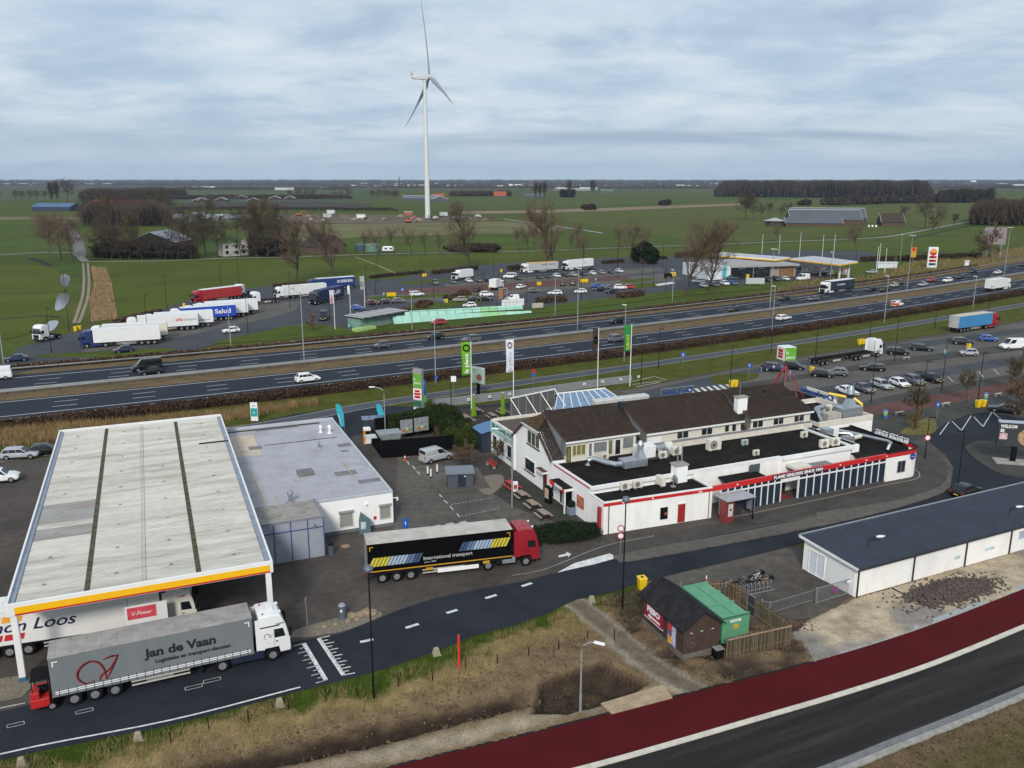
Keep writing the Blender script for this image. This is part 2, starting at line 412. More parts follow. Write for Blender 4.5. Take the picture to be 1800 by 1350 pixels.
Z=np.where(inD,Zv,Z)
Z=np.where(verge,Z+.02+(n1-.5)*.32*sstep(.25,1.2,dR)*sstep(.1,.6,dB)+(n3-.5)*.10*sstep(.2,.8,dR)*sstep(.1,.5,dB),Z)
pm=inpoly(X,Y,pit)
pd=np.full(X.shape,9.0)
for i in range(len(pit)):
 pd=np.minimum(pd,np.abs(sdist(X,Y,[pit[i],pit[(i+1)%len(pit)]])))
Z=np.where(pm,Z-1.7*sstep(.0,.9,pd)+(n1-.5)*1.1*sstep(.2,1,pd)+(n3-.5)*.4*sstep(.1,.6,pd),Z)
hm=inpoly(X,Y,hutdirt)&verge
Z=np.where(hm,Z+(n1-.45)*.30+(n3-.5)*.22,Z)
tm=verge&(dT<1.5)
Z=np.where(tm,.03*(1-dT/1.5)+Z*sstep(.8,1.5,dT),Z)
sm=inpoly(X,Y,sand)&near&(dB>0)
Z=np.where(sm,.0+(n2-.5)*.12+(n3-.5)*.07,Z)
yard_p=gp([(1115,1030),(1200,1006),(1300,983),(1402,958),(1500,1046),(1432,1086),(1330,1098),(1180,1066)])
Z=np.where(inpoly(X,Y,yard_p),-.06,Z)
Z=np.where(near&(dK>.45),.02+(n1-.5)*.18+(n3-.5)*.10,Z)
def C(*c):return np.array(c)
GR,ST,DI,MU,SA,FI=C(.045,.068,.010),C(.21,.155,.070),C(.165,.115,.066),C(.040,.029,.021),C(.40,.33,.235),C(.058,.088,.020)
def mixc(a,b,f):return a+(b-a)*f[...,None]
fieldn=fbm(X,Y,90,3);col=mixc(np.broadcast_to(FI*.95,X.shape+(3,)),C(.082,.086,.018),sstep(.35,.75,fieldn))
vc=mixc(np.broadcast_to(GR,X.shape+(3,)),ST,sstep(.9,2.6,dR+(n1-.5)*3.2+(n2-.5)*2.5))
vc=mixc(vc,DI,sstep(2.6,4.6,dR+(n1-.5)*2.2+(n2-.5)*3))
vc=mixc(vc,C(.30,.25,.18),sstep(.30,.0,np.abs(dB-1.3)/4+(n1-.5)*.25)*sstep(0,.4,dD+.2)*.9)
vc=mixc(vc,MU*.8,sstep(1.9,.5,np.abs(dD+.75)+(n3-.5)*.9+(n1-.5)*.8)*endf)  # dark mud band along the ditch, also painting in its shadowed bottom
vc=mixc(vc,MU*1.15,pm*sstep(.0,.35,pd))
col=mixc(col,C(.075,.070,.055),sstep(2300,3400,Y)*.85)
col=np.where(verge[...,None],vc,col)
hc=mixc(np.broadcast_to(MU*1.5,X.shape+(3,)),DI,sstep(.4,.75,n1));hc=mixc(hc,GR*.9,sstep(.52,.62,n2)*sstep(2.6,.4,dR))
col=np.where(hm[...,None],hc,col)
tw=np.where(verge,sstep(1.35,.85,dT+(n1-.5)*.5+(n3-.5)*.4),0.0)
col=mixc(col,mixc(np.broadcast_to(C(.145,.115,.082),X.shape+(3,)),C(.27,.24,.19),sstep(.55,1.0,dT+(n3-.5)*.4)),tw)
sc_=mixc(np.broadcast_to(SA,X.shape+(3,)),C(.255,.205,.145),sstep(.45,.75,n1)*.8);sc_=mixc(sc_,C(.22,.20,.175),sstep(.5,.62,fbm(X,Y,6,21)))
col=np.where(sm[...,None],sc_,col)
bc=mixc(np.broadcast_to(DI*.8,X.shape+(3,)),C(.10,.082,.035),sstep(1.2,3,dK+(n1-.5)*2));col=np.where((near&(dK>.3))[...,None],bc,col)
ny,nx=X.shape;idx=np.arange(nx*ny).reshape(ny,nx)
F=np.stack([idx[:-1,:-1],idx[:-1,1:],idx[1:,1:],idx[1:,:-1]],-1).reshape(-1,4)
soil=bpy.data.materials.new('soil_and_grass');soil.use_nodes=True
def _soil():
 n=soil.node_tree;b=n.nodes['Principled BSDF'];b.inputs['Roughness'].default_value=.95;b.inputs['Specular IOR Level'].default_value=.05
 at_=n.nodes.new('ShaderNodeAttribute');at_.attribute_name='soil'
 g=n.nodes.new('ShaderNodeNewGeometry');last=at_.outputs['Color']
 for s,amt in((.035,.16),(.9,.22),(7,.30)):
  t_=n.nodes.new('ShaderNodeTexNoise');t_.inputs['Scale'].default_value=s;t_.inputs['Detail'].default_value=6;n.links.new(g.outputs['Position'],t_.inputs[0])
  mr=n.nodes.new('ShaderNodeMapRange');mr.inputs[1].default_value=.3;mr.inputs[2].default_value=.7;mr.inputs[3].default_value=1-amt;mr.inputs[4].default_value=1+amt
  n.links.new(t_.outputs[0],mr.inputs[0]);cb=n.nodes.new('ShaderNodeCombineColor')
  for i in range(3):n.links.new(mr.outputs[0],cb.inputs[i])
  mx=n.nodes.new('ShaderNodeMix');mx.data_type='RGBA';mx.blend_type='MULTIPLY';mx.inputs[0].default_value=1
  n.links.new(last,mx.inputs[6]);n.links.new(cb.outputs[0],mx.inputs[7]);last=mx.outputs[2]
  hs=t_.outputs[0]
 n.links.new(last,b.inputs['Base Color'])
 bp=n.nodes.new('ShaderNodeBump');bp.inputs['Strength'].default_value=.5;bp.inputs['Distance'].default_value=.08;n.links.new(hs,bp.inputs['Height']);n.links.new(bp.outputs[0],b.inputs['Normal'])
_soil()
me=npmesh('ground',np.stack([X,Y,Z],-1).reshape(-1,3),F,soil,sm=True)
ca=me.color_attributes.new('soil','FLOAT_COLOR','POINT');ca.data.foreach_set('color',np.concatenate([col.reshape(-1,3),np.ones((nx*ny,1))],1).astype(np.float32).ravel())
tag(link('ground',me),kind='structure')
def zat(x,y):
 j=np.clip(np.searchsorted(xs,x)-1,0,nx-2);i=np.clip(np.searchsorted(ys,y)-1,0,ny-2);return Z[i,j]
def scatter_band(n,cond,x0=-36,x1=60,y0=40,y1=80):
 x=RNG.uniform(x0,x1,n);y=RNG.uniform(y0,y1,n);m=cond(x,y);return x[m],y[m]
green_blade=mat('green_grass',(.048,.080,.009),r=.9,var=.45,sc=1.2,wo=True)
straw=mat('dry_grass',(.27,.20,.095),r=.9,var=.4,sc=1.1,wo=True)
def cg(x,y):
 d=sdist(x,y,road_s);b=-sdist(x,y,path_n);nn=fbm(x,y,1.3,1);q=fbm(x,y,4.5,5)
 return(d>.15)&(b>1.2)&(d+(nn-.5)*3.2+(q-.5)*2.5<2.4)&~((np.abs(sdist(x,y,trail))<1.1))&(x<12)
x,y=scatter_band(240000,cg);P=np.stack([x,y,zat(x,y)],1)
V,F=blades(P,.16,.045);tag(link('verge_grass',npmesh('verge_grass',V,F,green_blade)),'short green grass along the kerb of the access road','grass',kind='stuff')
def cs(x,y):
 d=sdist(x,y,road_s);b=-sdist(x,y,path_n);nn=fbm(x,y,1.6,31)
 return(d>.7)&(b>2.2)&(d<4.4)&(nn>.47)&(np.abs(sdist(x,y,trail))>1.2)&(x<9)
x,y=scatter_band(190000,cs);P=np.stack([x,y,zat(x,y)],1)
V,F=blades(P,.50,.028,.8);tag(link('dry_verge_grass',npmesh('dry_verge_grass',V,F,straw)),'tall straw-coloured grass on the bank above the ditch','dry grass',kind='stuff')
def cl(x,y):
 d=sdist(x,y,road_s);b=-sdist(x,y,path_n);h=inpoly(x,y,hutdirt);k=sdist(x,y,kerb_s)
 return((b>(2.4-2.2*h))&(d>.3)&(h|((d>3.4)&(x<6)))&(np.abs(sdist(x,y,trail))>1.0))|((k>.6)&(k<7)&(x>0))
x,y=scatter_band(30000,cl);P=np.stack([x,y,zat(x,y)+.03],1)
V,F=leaves(P,.085,tri=False);clod=mat('earth_clods',(.11,.078,.048),r=.95,var=.5,sc=1.5,wo=True)
tag(link('earth_clods',npmesh('earth_clods',V,F,clod)),'loose clods of dug earth on the bank and round the hut','earth',kind='stuff')
wat=mat('still_water',(.012,.013,.012),r=.08,var=.2,sc=1,wo=True)
ribbon('ditch_water',ditch[:-4],-.45,.5,-1.3,wat)
def between(a,b):return a+b[::-1]
sheet('cycle_path',between(path_n,path_s),.012,redtop)
sheet('new_road',between(path_s,kerb_s),.004,asphalt_new)
ribbon('cycle_path_kerb',path_s,-.22,.20,-.05,mat('pale_kerb',(.56,.52,.44),r=.85,var=.15,sc=2,wo=True,dirt=.35,dsc=1.2,dcol=(.33,.27,.19)),h=.14)
ribbon('gutter_strip',kerb_s,.02,.62,.010,mat('gutter_concrete',(.17,.17,.175),r=.85,var=.2,sc=2,wo=True,fine=.15,fsc=10))
ribbon('new_road_kerb',kerb_s,-.42,.0,-.05,CN,h=.16)
ribbon('sand_edge_kerb',[p for p in path_n if p[0]>23.5],.02,.62,.010,mat('kerb_stone_grey',(.33,.335,.34),r=.85,var=.2,sc=4,wo=True,dirt=.4,dsc=1.2,dcol=(.36,.30,.21)))
ribbon('tar_edge',[p for p in path_n if p[0]<23.5],-.05,.16,.016,mat('tar',(.018,.018,.02),r=.8,var=.3))
sheet('concrete_pad',gp([(1056,1238),(1166,1205),(1182,1228),(1075,1256)]),.09,mat('pad_sand',(.36,.27,.18),r=.9,var=.2,sc=1.5,wo=True,fine=.2,fsc=8,dirt=.4,dsc=1,dcol=(.2,.15,.1)),thick=.1)
def brickmat(name,c1,c2,mortar,scale,rot,var=.25):
 m=bpy.data.materials.new(name);m.use_nodes=True;MATS[name]=m;n=m.node_tree;b=n.nodes['Principled BSDF'];b.inputs['Roughness'].default_value=.85;b.inputs['Specular IOR Level'].default_value=.1
 g=n.nodes.new('ShaderNodeNewGeometry');mp=n.nodes.new('ShaderNodeMapping');mp.inputs['Rotation'].default_value=(0,0,rot);n.links.new(g.outputs['Position'],mp.inputs[0])
 t=n.nodes.new('ShaderNodeTexBrick');t.inputs['Scale'].default_value=scale;n.links.new(mp.outputs[0],t.inputs[0])
 for i,c in((1,c1),(2,c2),(3,mortar)):t.inputs[i].default_value=(*c,1)
 t.inputs['Mortar Size'].default_value=.015;t.inputs['Bias'].default_value=0
 last=t.outputs[0]
 for s,amt in((.12,var),(1.1,var*.7),(8,.12)):
  q=n.nodes.new('ShaderNodeTexNoise');q.inputs['Scale'].default_value=s;q.inputs['Detail'].default_value=7;n.links.new(g.outputs['Position'],q.inputs[0])
  mr=n.nodes.new('ShaderNodeMapRange');mr.inputs[1].default_value=.3;mr.inputs[2].default_value=.7;mr.inputs[3].default_value=1-amt;mr.inputs[4].default_value=1+amt;n.links.new(q.outputs[0],mr.inputs[0])
  cb=n.nodes.new('ShaderNodeCombineColor')
  for i in range(3):n.links.new(mr.outputs[0],cb.inputs[i])
  mx=n.nodes.new('ShaderNodeMix');mx.data_type='RGBA';mx.blend_type='MULTIPLY';mx.inputs[0].default_value=1;n.links.new(last,mx.inputs[6]);n.links.new(cb.outputs[0],mx.inputs[7]);last=mx.outputs[2]
 n.links.new(last,b.inputs['Base Color']);return m
SA_=R(23.3)
brick_brown=brickmat('brown_clinker',(.090,.077,.068),(.072,.063,.056),(.05,.044,.039),4.5,-SA_)
brick_tan=brickmat('tan_clinker',(.120,.110,.098),(.102,.094,.084),(.08,.073,.066),4.5,-SA_,.15)
brick_dark=brickmat('dark_pavers',(.070,.068,.062),(.056,.055,.05),(.035,.034,.03),3.5,-SA_,.25)
brick_red=brickmat('red_clinker',(.130,.062,.052),(.105,.052,.044),(.07,.05,.045),4.5,-SA_,.2)
paver_grey=brickmat('grey_pavers',(.125,.115,.100),(.105,.097,.086),(.06,.055,.05),3.3,-SA_,.2)
slab_dark=brickmat('mossy_slabs',(.060,.060,.050),(.050,.050,.042),(.03,.03,.026),3.3,-SA_,.3)
grass_lawn=mat('lawn',(.066,.074,.014),r=.95,var=.30,sc=.35,wo=True,fine=.3,fsc=4,dirt=.5,dsc=.3,dcol=(.105,.082,.03),spec=.05)
site=gp([(-420,1450)])+road_s[5:]+gp([(2100,790),(2100,560),(1800,545),(1500,600),(1240,648),(1000,690),(800,718),(600,742),(400,762),(100,790),(-420,850)])
sheet('site_paving',site,.0,brick_brown)
acc=road_s[5:]+gp([(1900,800),(1870,770),(1800,735),(1715,722),(1655,738),(1625,770),(1662,800),(1676,822),(1672,846),(1640,865),(1560,885),(1440,908),(1250,942),(1100,975),(1000,1000),(920,1022),(845,1035),(762,1052),(696,1074),(658,1090),(600,1113),(515,1128),(400,1160),(200,1203),(45,1240),(-330,1330)])
sheet('access_road',acc,.008,asphalt)
sheet('drive_lane',gp([(935,998),(1062,957),(1250,922),(1380,893),(1560,858),(1600,845),(1612,826),(1590,800),(1560,790),(1600,770),(1640,785),(1668,822),(1660,850),(1600,872),(1440,902),(1250,940),(1095,972),(985,1002)]),.016,mat('lane_asphalt',(.062,.058,.053),r=.85,var=.25,sc=.3,wo=True,fine=.2,fsc=8,dirt=.4,dsc=.6,dcol=(.095,.083,.07)))
isl=smooth_poly(gp([(1086,985),(1092,975),(1250,946),(1425,912),(1440,902),(1560,884),(1640,862),(1662,846),(1664,838),(1672,850),(1655,868),(1560,898),(1440,926),(1300,953),(1180,975),(1100,988)]),4,True)
sheet('kerb_island',isl,.13,paver_grey,thick=.14)
sheet('yard_paving',gp([(1122,1026),(1200,1006),(1300,983),(1402,958),(1500,1046),(1432,1086),(1330,1098),(1180,1066)]),.012,brickmat('yard_clinker',(.100,.088,.076),(.082,.072,.064),(.05,.045,.04),4.5,-SA_,.3))
sheet('parking_court',gp([(700,800),(800,785),(1010,905),(1045,945),(960,960),(900,940),(760,955),(690,960)]),.004,brickmat('court_clinker',(.115,.103,.09),(.095,.085,.076),(.05,.046,.04),4.5,-SA_,.3))
sheet('terrace_paving',gp([(848,800),(870,800),(1062,935),(1055,955),(1030,935),(960,912),(905,893),(850,856),(790,825),(810,812)]),.012,slab_dark)
sheet('hut_pad',gp([(747,837),(840,822),(862,858),(776,867)]),.05,paver_grey,thick=.05)
gravel=mat('gravel',(.19,.165,.13),r=.95,var=.4,sc=5,wo=True,fine=.45,fsc=22,bump=.6)
sheet('gravel_bed',smooth_poly(gp([(515,1122),(520,1108),(600,1085),(650,1072),(672,1080),(655,1090),(600,1110)]),4,True),.05,gravel,thick=.05)
sheet('gravel_strip',gp([(-60,1215),(-20,1196),(52,1186),(60,1205),(40,1225),(-60,1245)]),.05,gravel,thick=.05)
sheet('gravel_corner',smooth_poly(gp([(838,856),(850,838),(880,835),(885,850),(860,870)]),4,True),.03,gravel,thick=.03)
HC={'Nn':(.00069,.60592,204.58),'Ns':(.00056,.604,193.3),'Sn':(.00062,.586,181.6),'Ss':(.00060,.586,170.5)}
def hcurve(k,off=0.0,x0=-175,x1=420,n=60):
 a,b,c=HC[k];pts=[(x,a*x*x+b*x+c) for x in np.linspace(x0,x1,n)]
 if off:pts=ribbon_pts(pts,0,off)[0]
 return pts
def hpoly(k0,o0,k1,o1):return hcurve(k0,o0)+hcurve(k1,o1)[::-1]
sheet('verge_strip',hpoly('Nn',9,'Ss',-9),.004,mat('motorway_verge',(.135,.098,.052),r=.95,var=.35,sc=.4,wo=True,fine=.35,fsc=4,dirt=.5,dsc=.2,dcol=(.07,.052,.03),spec=.1))
sheet('motorway',hpoly('Nn',2.6,'Ns',-1.0),.012,asphalt_hw)
sheet('motorway',hpoly('Sn',1.0,'Ss',-3.0),.012,asphalt_hw)
for k in HC:tag(ribbon('edge_line',hcurve(k),-.11,.11,.02,white_line),kind='structure')
def dashes(name,pts,L,gap,wd,z,m,start=0,parent=None):
 D=dist_along(pts);s=start;mb=M()
 while s+L<D[-1]:
  (x,y),a=point_at(pts,D,s+L/2);mb.obox((x,y,z),L,wd,.003,a);s+=L+gap
 return tag(mb.bd(name,m),kind='structure') if parent is None else mb.bd(name,m,parent)
def midc(k0,k1,f):
 a=[HC[k0][i]*(1-f)+HC[k1][i]*f for i in range(3)]
 return[(x,a[0]*x*x+a[1]*x+a[2]) for x in np.linspace(-175,420,80)]
for k0,k1 in(('Nn','Ns'),('Sn','Ss')):
 for j,f in enumerate((.34,.67)):dashes('lane_line',midc(k0,k1,f),3.6,8.4,.15,.018,white_line,j*1.5)
def guardrail(pts,la,h=.75,double=True,step=4):
 t=t0('guard_rail',la,'guard rail',(*pts[0],0));o=pts[0];P=[(p[0]-o[0],p[1]-o[1]) for p in pts]
 L,Rr=ribbon_pts(P,-.16,.16);mb=M()
 for line in((L,Rr) if double else(L,)):
  mb.loft([[(line[i][0],line[i][1],h-.26),(line[i][0]+.02,line[i][1]+.05,h-.13),(line[i][0],line[i][1],h),(line[i][0]-.03,line[i][1]-.06,h-.13)] for i in range(len(P))])
 mb.bd('rail',mat('rail_zinc',(.24,.25,.26),r=.6,metal=.2,var=.15,sc=.3),t);D=dist_along(P);s=0;mb=M()
 while s<D[-1]:
  (x,y),a=point_at(P,D,s);mb.obox((x,y,0),.10,.06,h-.05,a);s+=step
 tag(mb.bd('posts',DS,t),kind='stuff');return t
guardrail(hcurve('Ns',-1.9),'double steel guard rail in the central reserve beside the far carriageway')
guardrail(hcurve('Ns',-3.1),'double steel guard rail in the central reserve, its southern run')
guardrail(hcurve('Nn',6.2),'steel guard rail on the far verge of the motorway',double=False)
guardrail(hcurve('Nn',9.6,-175,30),'low steel rail beside the lorry park hedge north of the motorway',double=False)
guardrail(hcurve('Ss',-5.0,-110,420),'steel guard rail on the near verge in front of the brown hedge',double=False)
guardrail(hcurve('Ss',-6.0,-175,-70),'steel guard rail above the reeds behind the station canopy',double=False)
hedge_brown=mat('beech_hedge',(.085,.054,.034),spec=.1,r=.9,var=.5,sc=.8,wo=True)
hedge_dark=mat('dark_twigs',(.05,.036,.024),r=.9,var=.4,sc=1,wo=True)
def hedge(pts,wd,h,la,m=hedge_brown,dens=26,size=.16,name='hedge',cat='hedge',gr=None):
 o=pts[0];D=dist_along(pts);L=D[-1];t=t0(name,la,cat,(*o,0),gr=gr)
 P=[(p[0]-o[0],p[1]-o[1]) for p in pts]
 Lp,Rp=ribbon_pts(P,-wd*.36,wd*.36)
 M().loft([[(*Rp[i],0),(*Lp[i],0),(*Lp[i],h*.8),(*Rp[i],h*.8)] for i in range(len(P))]).bd('core',hedge_dark,t)
 n=int(L*wd*dens*(1+h));s=RNG.uniform(0,L,n);cum=np.array(D);k=np.clip(np.searchsorted(cum,s)-1,0,len(P)-2)
 A=np.array(P);d=A[k+1]-A[k];f=(s-cum[k])/np.maximum(cum[k+1]-cum[k],1e-6);q=A[k]+d*f[:,None]
 nn=np.stack([-d[:,1],d[:,0]],1)/np.linalg.norm(d,axis=1)[:,None]
 th=RNG.uniform(-.35,math.pi+.35,n);hv=h*(.86+.28*fbm(s,s*0,3.0,4));r_=RNG.uniform(.8,1.08,n)
 off=np.cos(th)*wd/2*r_;z=np.maximum(.03,hv*np.where(np.sin(th)>0,np.abs(np.sin(th))**.35,RNG.uniform(0,1,n))*r_);z=np.where(np.abs(np.cos(th))>.75,RNG.uniform(0,1,n)*hv,z)
 V,F=leaves(np.stack([q[:,0]+nn[:,0]*off,q[:,1]+nn[:,1]*off,z],1),size,tri=False)
 link('foliage',npmesh('foliage',V,F,m),None,t);return t
hedge(hcurve('Ss',-7.6,-150,400),3.0,1.15,'long brown winter hedge between the near carriageway and the frontage road',mat('hedge_umber',(.060,.038,.025),r=.95,var=.4,sc=.35,wo=True,spec=.1),dens=26,size=.15)
hedge(hcurve('Nn',7.9,-150,200),1.6,1.0,'low brown hedge on the far verge in front of the lorry park',dens=14,size=.2)
fr_c=smooth_poly(gp([(2000,500),(1800,535.5),(1500,586),(1240,626),(960,666),(790,691),(640,714),(520,737),(400,757),(200,778),(-300,850)]),5)[::-1]
grass_s=hcurve('Ss',-9.2,-150,400)
sheet('roadside_grass',[p for p in grass_s]+gp([(2100,560),(1800,563),(1560,602),(1330,640),(1200,665),(1120,682),(900,705),(800,716),(640,735),(420,752),(200,790),(-150,830)]),.004,grass_lawn)
ribbon('frontage_road',fr_c,-1.75,1.75,.012,mat('frontage_asphalt',(.075,.080,.092),r=.85,var=.12,sc=.2,wo=True,fine=.12,fsc=7))
for s in(-1.62,1.62):tag(ribbon('edge_line',fr_c,s-.07,s+.07,.018,worn_line),kind='structure')
sheet('slip_road',gp([(390,757),(520,727),(620,716),(700,714),(760,716),(860,712),(960,700),(960,712),(860,722),(790,728),(740,740),(640,760),(560,790),(400,790)]),.008,asphalt)
def reeds(name,poly,n,h,la,c=(.26,.175,.085),lean=.4,wd=.05):
 xs_=[p[0] for p in poly];ys_=[p[1] for p in poly]
 x=RNG.uniform(min(xs_),max(xs_),n);y=RNG.uniform(min(ys_),max(ys_),n);m_=inpoly(x,y,poly)&(fbm(x,y,4,2)>.3)
 P=np.stack([x[m_],y[m_],np.zeros(m_.sum())],1);V,F=blades(P,h,wd,lean)
 return tag(link(name,npmesh(name,V,F,mat('reed_'+name,c,r=.9,var=.45,sc=.6,wo=True))),la,'reeds',kind='stuff')
reeds('reed_bed',gp([(-150,765),(0,748),(200,742),(420,722),(560,705),(560,712),(480,726),(395,742),(200,770),(0,788),(-150,815)]),90000,.95,'brown reed bed behind the station canopy',wd=.07)
reeds('field_reeds',gp([(160,470),(188,474),(196,500),(204,540),(207,560),(160,566),(158,530),(166,500)]),60000,1.2,'tan reed bed beside the farm track',(.30,.205,.115),wd=.2)
reeds('roadside_reeds',gp([(1340,518),(1420,490),(1520,488),(1600,462),(1720,447),(1800,435),(1800,458),(1700,474),(1600,490),(1500,503),(1400,517)]),60000,1.3,'tan reeds beside the far carriageway at the filling station',wd=.12)
sheet('parking_paving',gp([(1090,688),(1200,668),(1330,642),(1560,607),(1800,566),(2100,520),(2100,640),(1800,668),(1560,712),(1480,735),(1420,745),(1300,720),(1180,720)]),.008,brick_tan)
lane_a=gp([(1120,690),(1200,672),(1330,647),(1560,608),(1800,577),(2100,536),(2100,545),(1800,585),(1560,619),(1400,645),(1300,662),(1255,682),(1262,706),(1180,716)])
sheet('parking_lane',lane_a,.012,asphalt_far)
sheet('parking_lane',gp([(1262,712),(1330,700),(1430,683),(1560,662),(1800,624),(2100,578),(2100,592),(1800,638),(1560,677),(1460,694),(1400,715),(1330,735)]),.012,asphalt_far)
isl_d=brick_dark
sheet('parking_island',gp([(1265,690),(1300,676),(1400,660),(1560,633),(1800,603),(2100,562),(2100,573),(1800,615),(1560,643),(1400,668),(1330,682),(1275,694)]),.10,isl_d,thick=.1)
sheet('lawn',smooth_poly(gp([(1250,668),(1262,660),(1325,657),(1330,664),(1290,674),(1262,676)]),4,True),.12,grass_lawn,thick=.12)
sheet('promenade',gp([(1430,728),(1560,697),(1800,655),(2100,600),(2100,700),(1800,716),(1700,730),(1660,745),(1640,762),(1560,785),(1520,775),(1525,740)]),.10,isl_d,thick=.1)
sheet('red_path',gp([(1470,728),(1560,708),(1700,686),(1800,668),(2100,613),(2100,630),(1800,686),(1700,704),(1640,717),(1560,727),(1500,737)]),.106,brick_red)
sheet('lawn_corner',smooth_poly(gp([(1588,756),(1630,735),(1645,742),(1640,763),(1590,765)]),4,True),.112,mat('rough_lawn',(.13,.12,.04),r=.95,var=.4,sc=1,wo=True,fine=.3,fsc=5,spec=.1))
sheet('corner_paving',smooth_poly(gp([(1697,790),(1720,776),(1780,775),(1900,745),(1990,790),(1850,835),(1780,838),(1735,822)]),4,True),.11,brick_dark,thick=.12)
def line(p,q,wd=.14,z=.016,m=white_line,lev=0):
 a,b=G(*p),G(*q);return ribbon('painted_line',[a,b],-wd/2,wd/2,z,m)
for a,b in(((1652,764),(1671,738)),((1671,738),(1690,757)),((1690,757),(1707,731)),((1712,733),(1728,750)),((1728,750),(1744,724)),((1744,724),(1764,741))):line(a,b,.12,.016)
for i in range(7):
 x0=1666+i*27;y0=661.5-i*4.1;line((x0,y0),(x0+9,y0+9.5),.12,.02,white_line)
for i in range(7):line((1212+i*10.6,684.5-i*1.6),(1222+i*10.6,693.0-i*1.9),.55,.02,white_line)
for a,b in(((1105,672),(1150,662)),((1112,676),(1165,669)),((1150,662),(1172,668)),((1118,680),(1160,672))):line(a,b,.16,.02)
def mark(p,q,wd,m=white_line,z=.02):return line(p,q,wd,z,m)
for a,b in(((633,1129),(656,1124)),((713,1104),(736,1097)),((785,1078),(804,1072)),((853,1052),(873,1046)),((917,1031),(935,1025))):mark(a,b,.34)
sheet('painted_wedge',gp([(979,1007),(1010,990),(1072,973),(1085,981),(1045,992),(1000,1002)]),.021,white_line)
for(a,b) in(((534,1131),(573,1196)),((560,1122),(604,1187))):mark(a,b,.32)
for i in range(13):
 f=i/12;x0,y0=560+44*f,1122+65*f;l=20 if i%2==0 else 13;mark((x0,y0),(x0+l,y0-4*l/20),.11)
for i in range(11):
 f=i/10;x0,y0=534+39*f,1131+65*f;l=18 if i%2==0 else 11;mark((x0-l,y0+5*l/18),(x0,y0),.10,worn_line)
ribbon('edge_line',[p for p in smooth_poly(gp([(-300,1413),(0,1326),(300,1266),(528,1208)]),5)],-.08,.08,.02,white_line)
ribbon('edge_line',gp([(-200,1288),(0,1245),(44,1236)]),-.07,.07,.02,worn_line)
for a in((27,1274),(148,1250),(340,1208),(372,1196)):
 g=gp([(a[0]-15,a[1]+1),(a[0]+15,a[1]-6),(a[0]+16,a[1]-1),(a[0]-14,a[1]+6)])
 for i in range(4):ribbon('painted_line',[g[i],g[(i+1)%4]],-.03,.03,.02,worn_line)
sheet('painted_arrow',gp([(981,977),(996,973),(995,970),(1004,974),(999,980),(998,977),(983,980)]),.024,white_line)
for i in range(4):
 x0=747-i*0+[0,20,42,64][i];pass
for i,(x0,y0) in enumerate(((736,930),(760,925),(783,921),(806,918))):
 sheet('painted_block',gp([(x0,y0),(x0+13,y0-2.5),(x0+17,y0+2),(x0+4,y0+4.5)]),.02,worn_line)
for a,b in(((716,811),(719,817)),((725,819),(730,825)),((733,829),(738,834)),((772,869),(777,874)),((780,879),(787,885)),((791,890),(797,897)),((803,903),(808,909))):mark(a,b,.12)
for(a,b,c_,d_) in((793,887,868,875),(805,909,880,893),(700,806,770,794)):
 for i in range(12):
  f=i/12;mark((a+(c_-a)*f,b+(d_-b)*f),(a+(c_-a)*(f+.045),b+(d_-b)*(f+.045)),.10,worn_line)
ribbon('lane_seam',smooth_poly(gp([(900,1012),(960,1000),(1062,960),(1150,942)]),4),-.05,.05,.022,CN)
ribbon('lane_seam',smooth_poly(gp([(1275,912),(1420,882),(1560,852),(1610,842),(1616,832),(1608,825)]),4),-.06,.06,.022,CN)
def field(name,px,c,z=.02,**k):return sheet(name,gp(px),z,mat(name+'_%d'%len(MATS),c,r=.95,wo=True,spec=.1,**dict(dict(var=.22,sc=.03,fine=.22,fsc=1.2,dirt=.4,dsc=.02,dcol=(.088,.088,.018)),**k)))
field('field',[(150,462),(560,455),(900,446),(1240,434),(1500,424),(1700,400),(1850,392),(1900,420),(1700,440),(1400,452),(1000,456),(800,462),(560,498),(300,545),(205,560),(190,480)],(.063,.083,.0105),.012)
field('field',[(-200,478),(95,466),(108,485),(112,520),(90,560),(40,590),(-200,640)],(.068,.086,.0115),.012)
field('field',[(-200,386),(140,383),(138,441),(0,446),(-200,452)],(.055,.085,.0115),.012)
field('field',[(640,410),(905,410),(1000,402),(1250,428),(900,440),(560,447),(560,425)],(.055,.083,.0105),.012)
field('stubble_field',[(520,395),(900,389),(930,392),(1000,403),(900,410),(640,416),(520,424)],(.135,.125,.058),.016)
field('field',[(900,372),(1050,366),(1300,352),(1500,352),(1720,345),(1850,345),(1850,380),(1640,398),(1560,412),(1240,428)],(.072,.085,.016),.008)
field('field',[(700,350),(1100,338),(1300,333),(1600,337),(1600,350),(1300,348),(1050,362),(760,369)],(.064,.082,.019),.012)
field('field',[(-200,342),(300,336),(640,334),(560,352),(-200,352)],(.062,.080,.034),.012)
field('field',[(280,352),(640,345),(700,352),(560,356),(280,358)],(.060,.078,.032),.010)
field('ploughed_field',[(320,357),(560,353),(640,358),(664,363),(500,369),(320,367)],(.055,.045,.040),.016,dcol=(.045,.038,.035))
field('reed_belt',[(800,371),(900,370),(1050,366),(1300,357),(1300,361),(1060,371),(900,375),(800,376)],(.21,.155,.10),.02,dcol=(.15,.11,.07))
field('reed_belt',[(160,470),(188,474),(196,500),(204,540),(207,560),(160,566),(158,530),(166,500)],(.22,.155,.09),.02,dcol=(.14,.1,.06))
field('rough_grass',[(-200,381),(60,381),(140,381),(140,386),(-200,386)],(.16,.13,.07),.02)
field('dirt_yard',[(480,376),(740,378),(820,380),(880,386),(760,391),(600,393),(480,391)],(.12,.095,.072),.02)
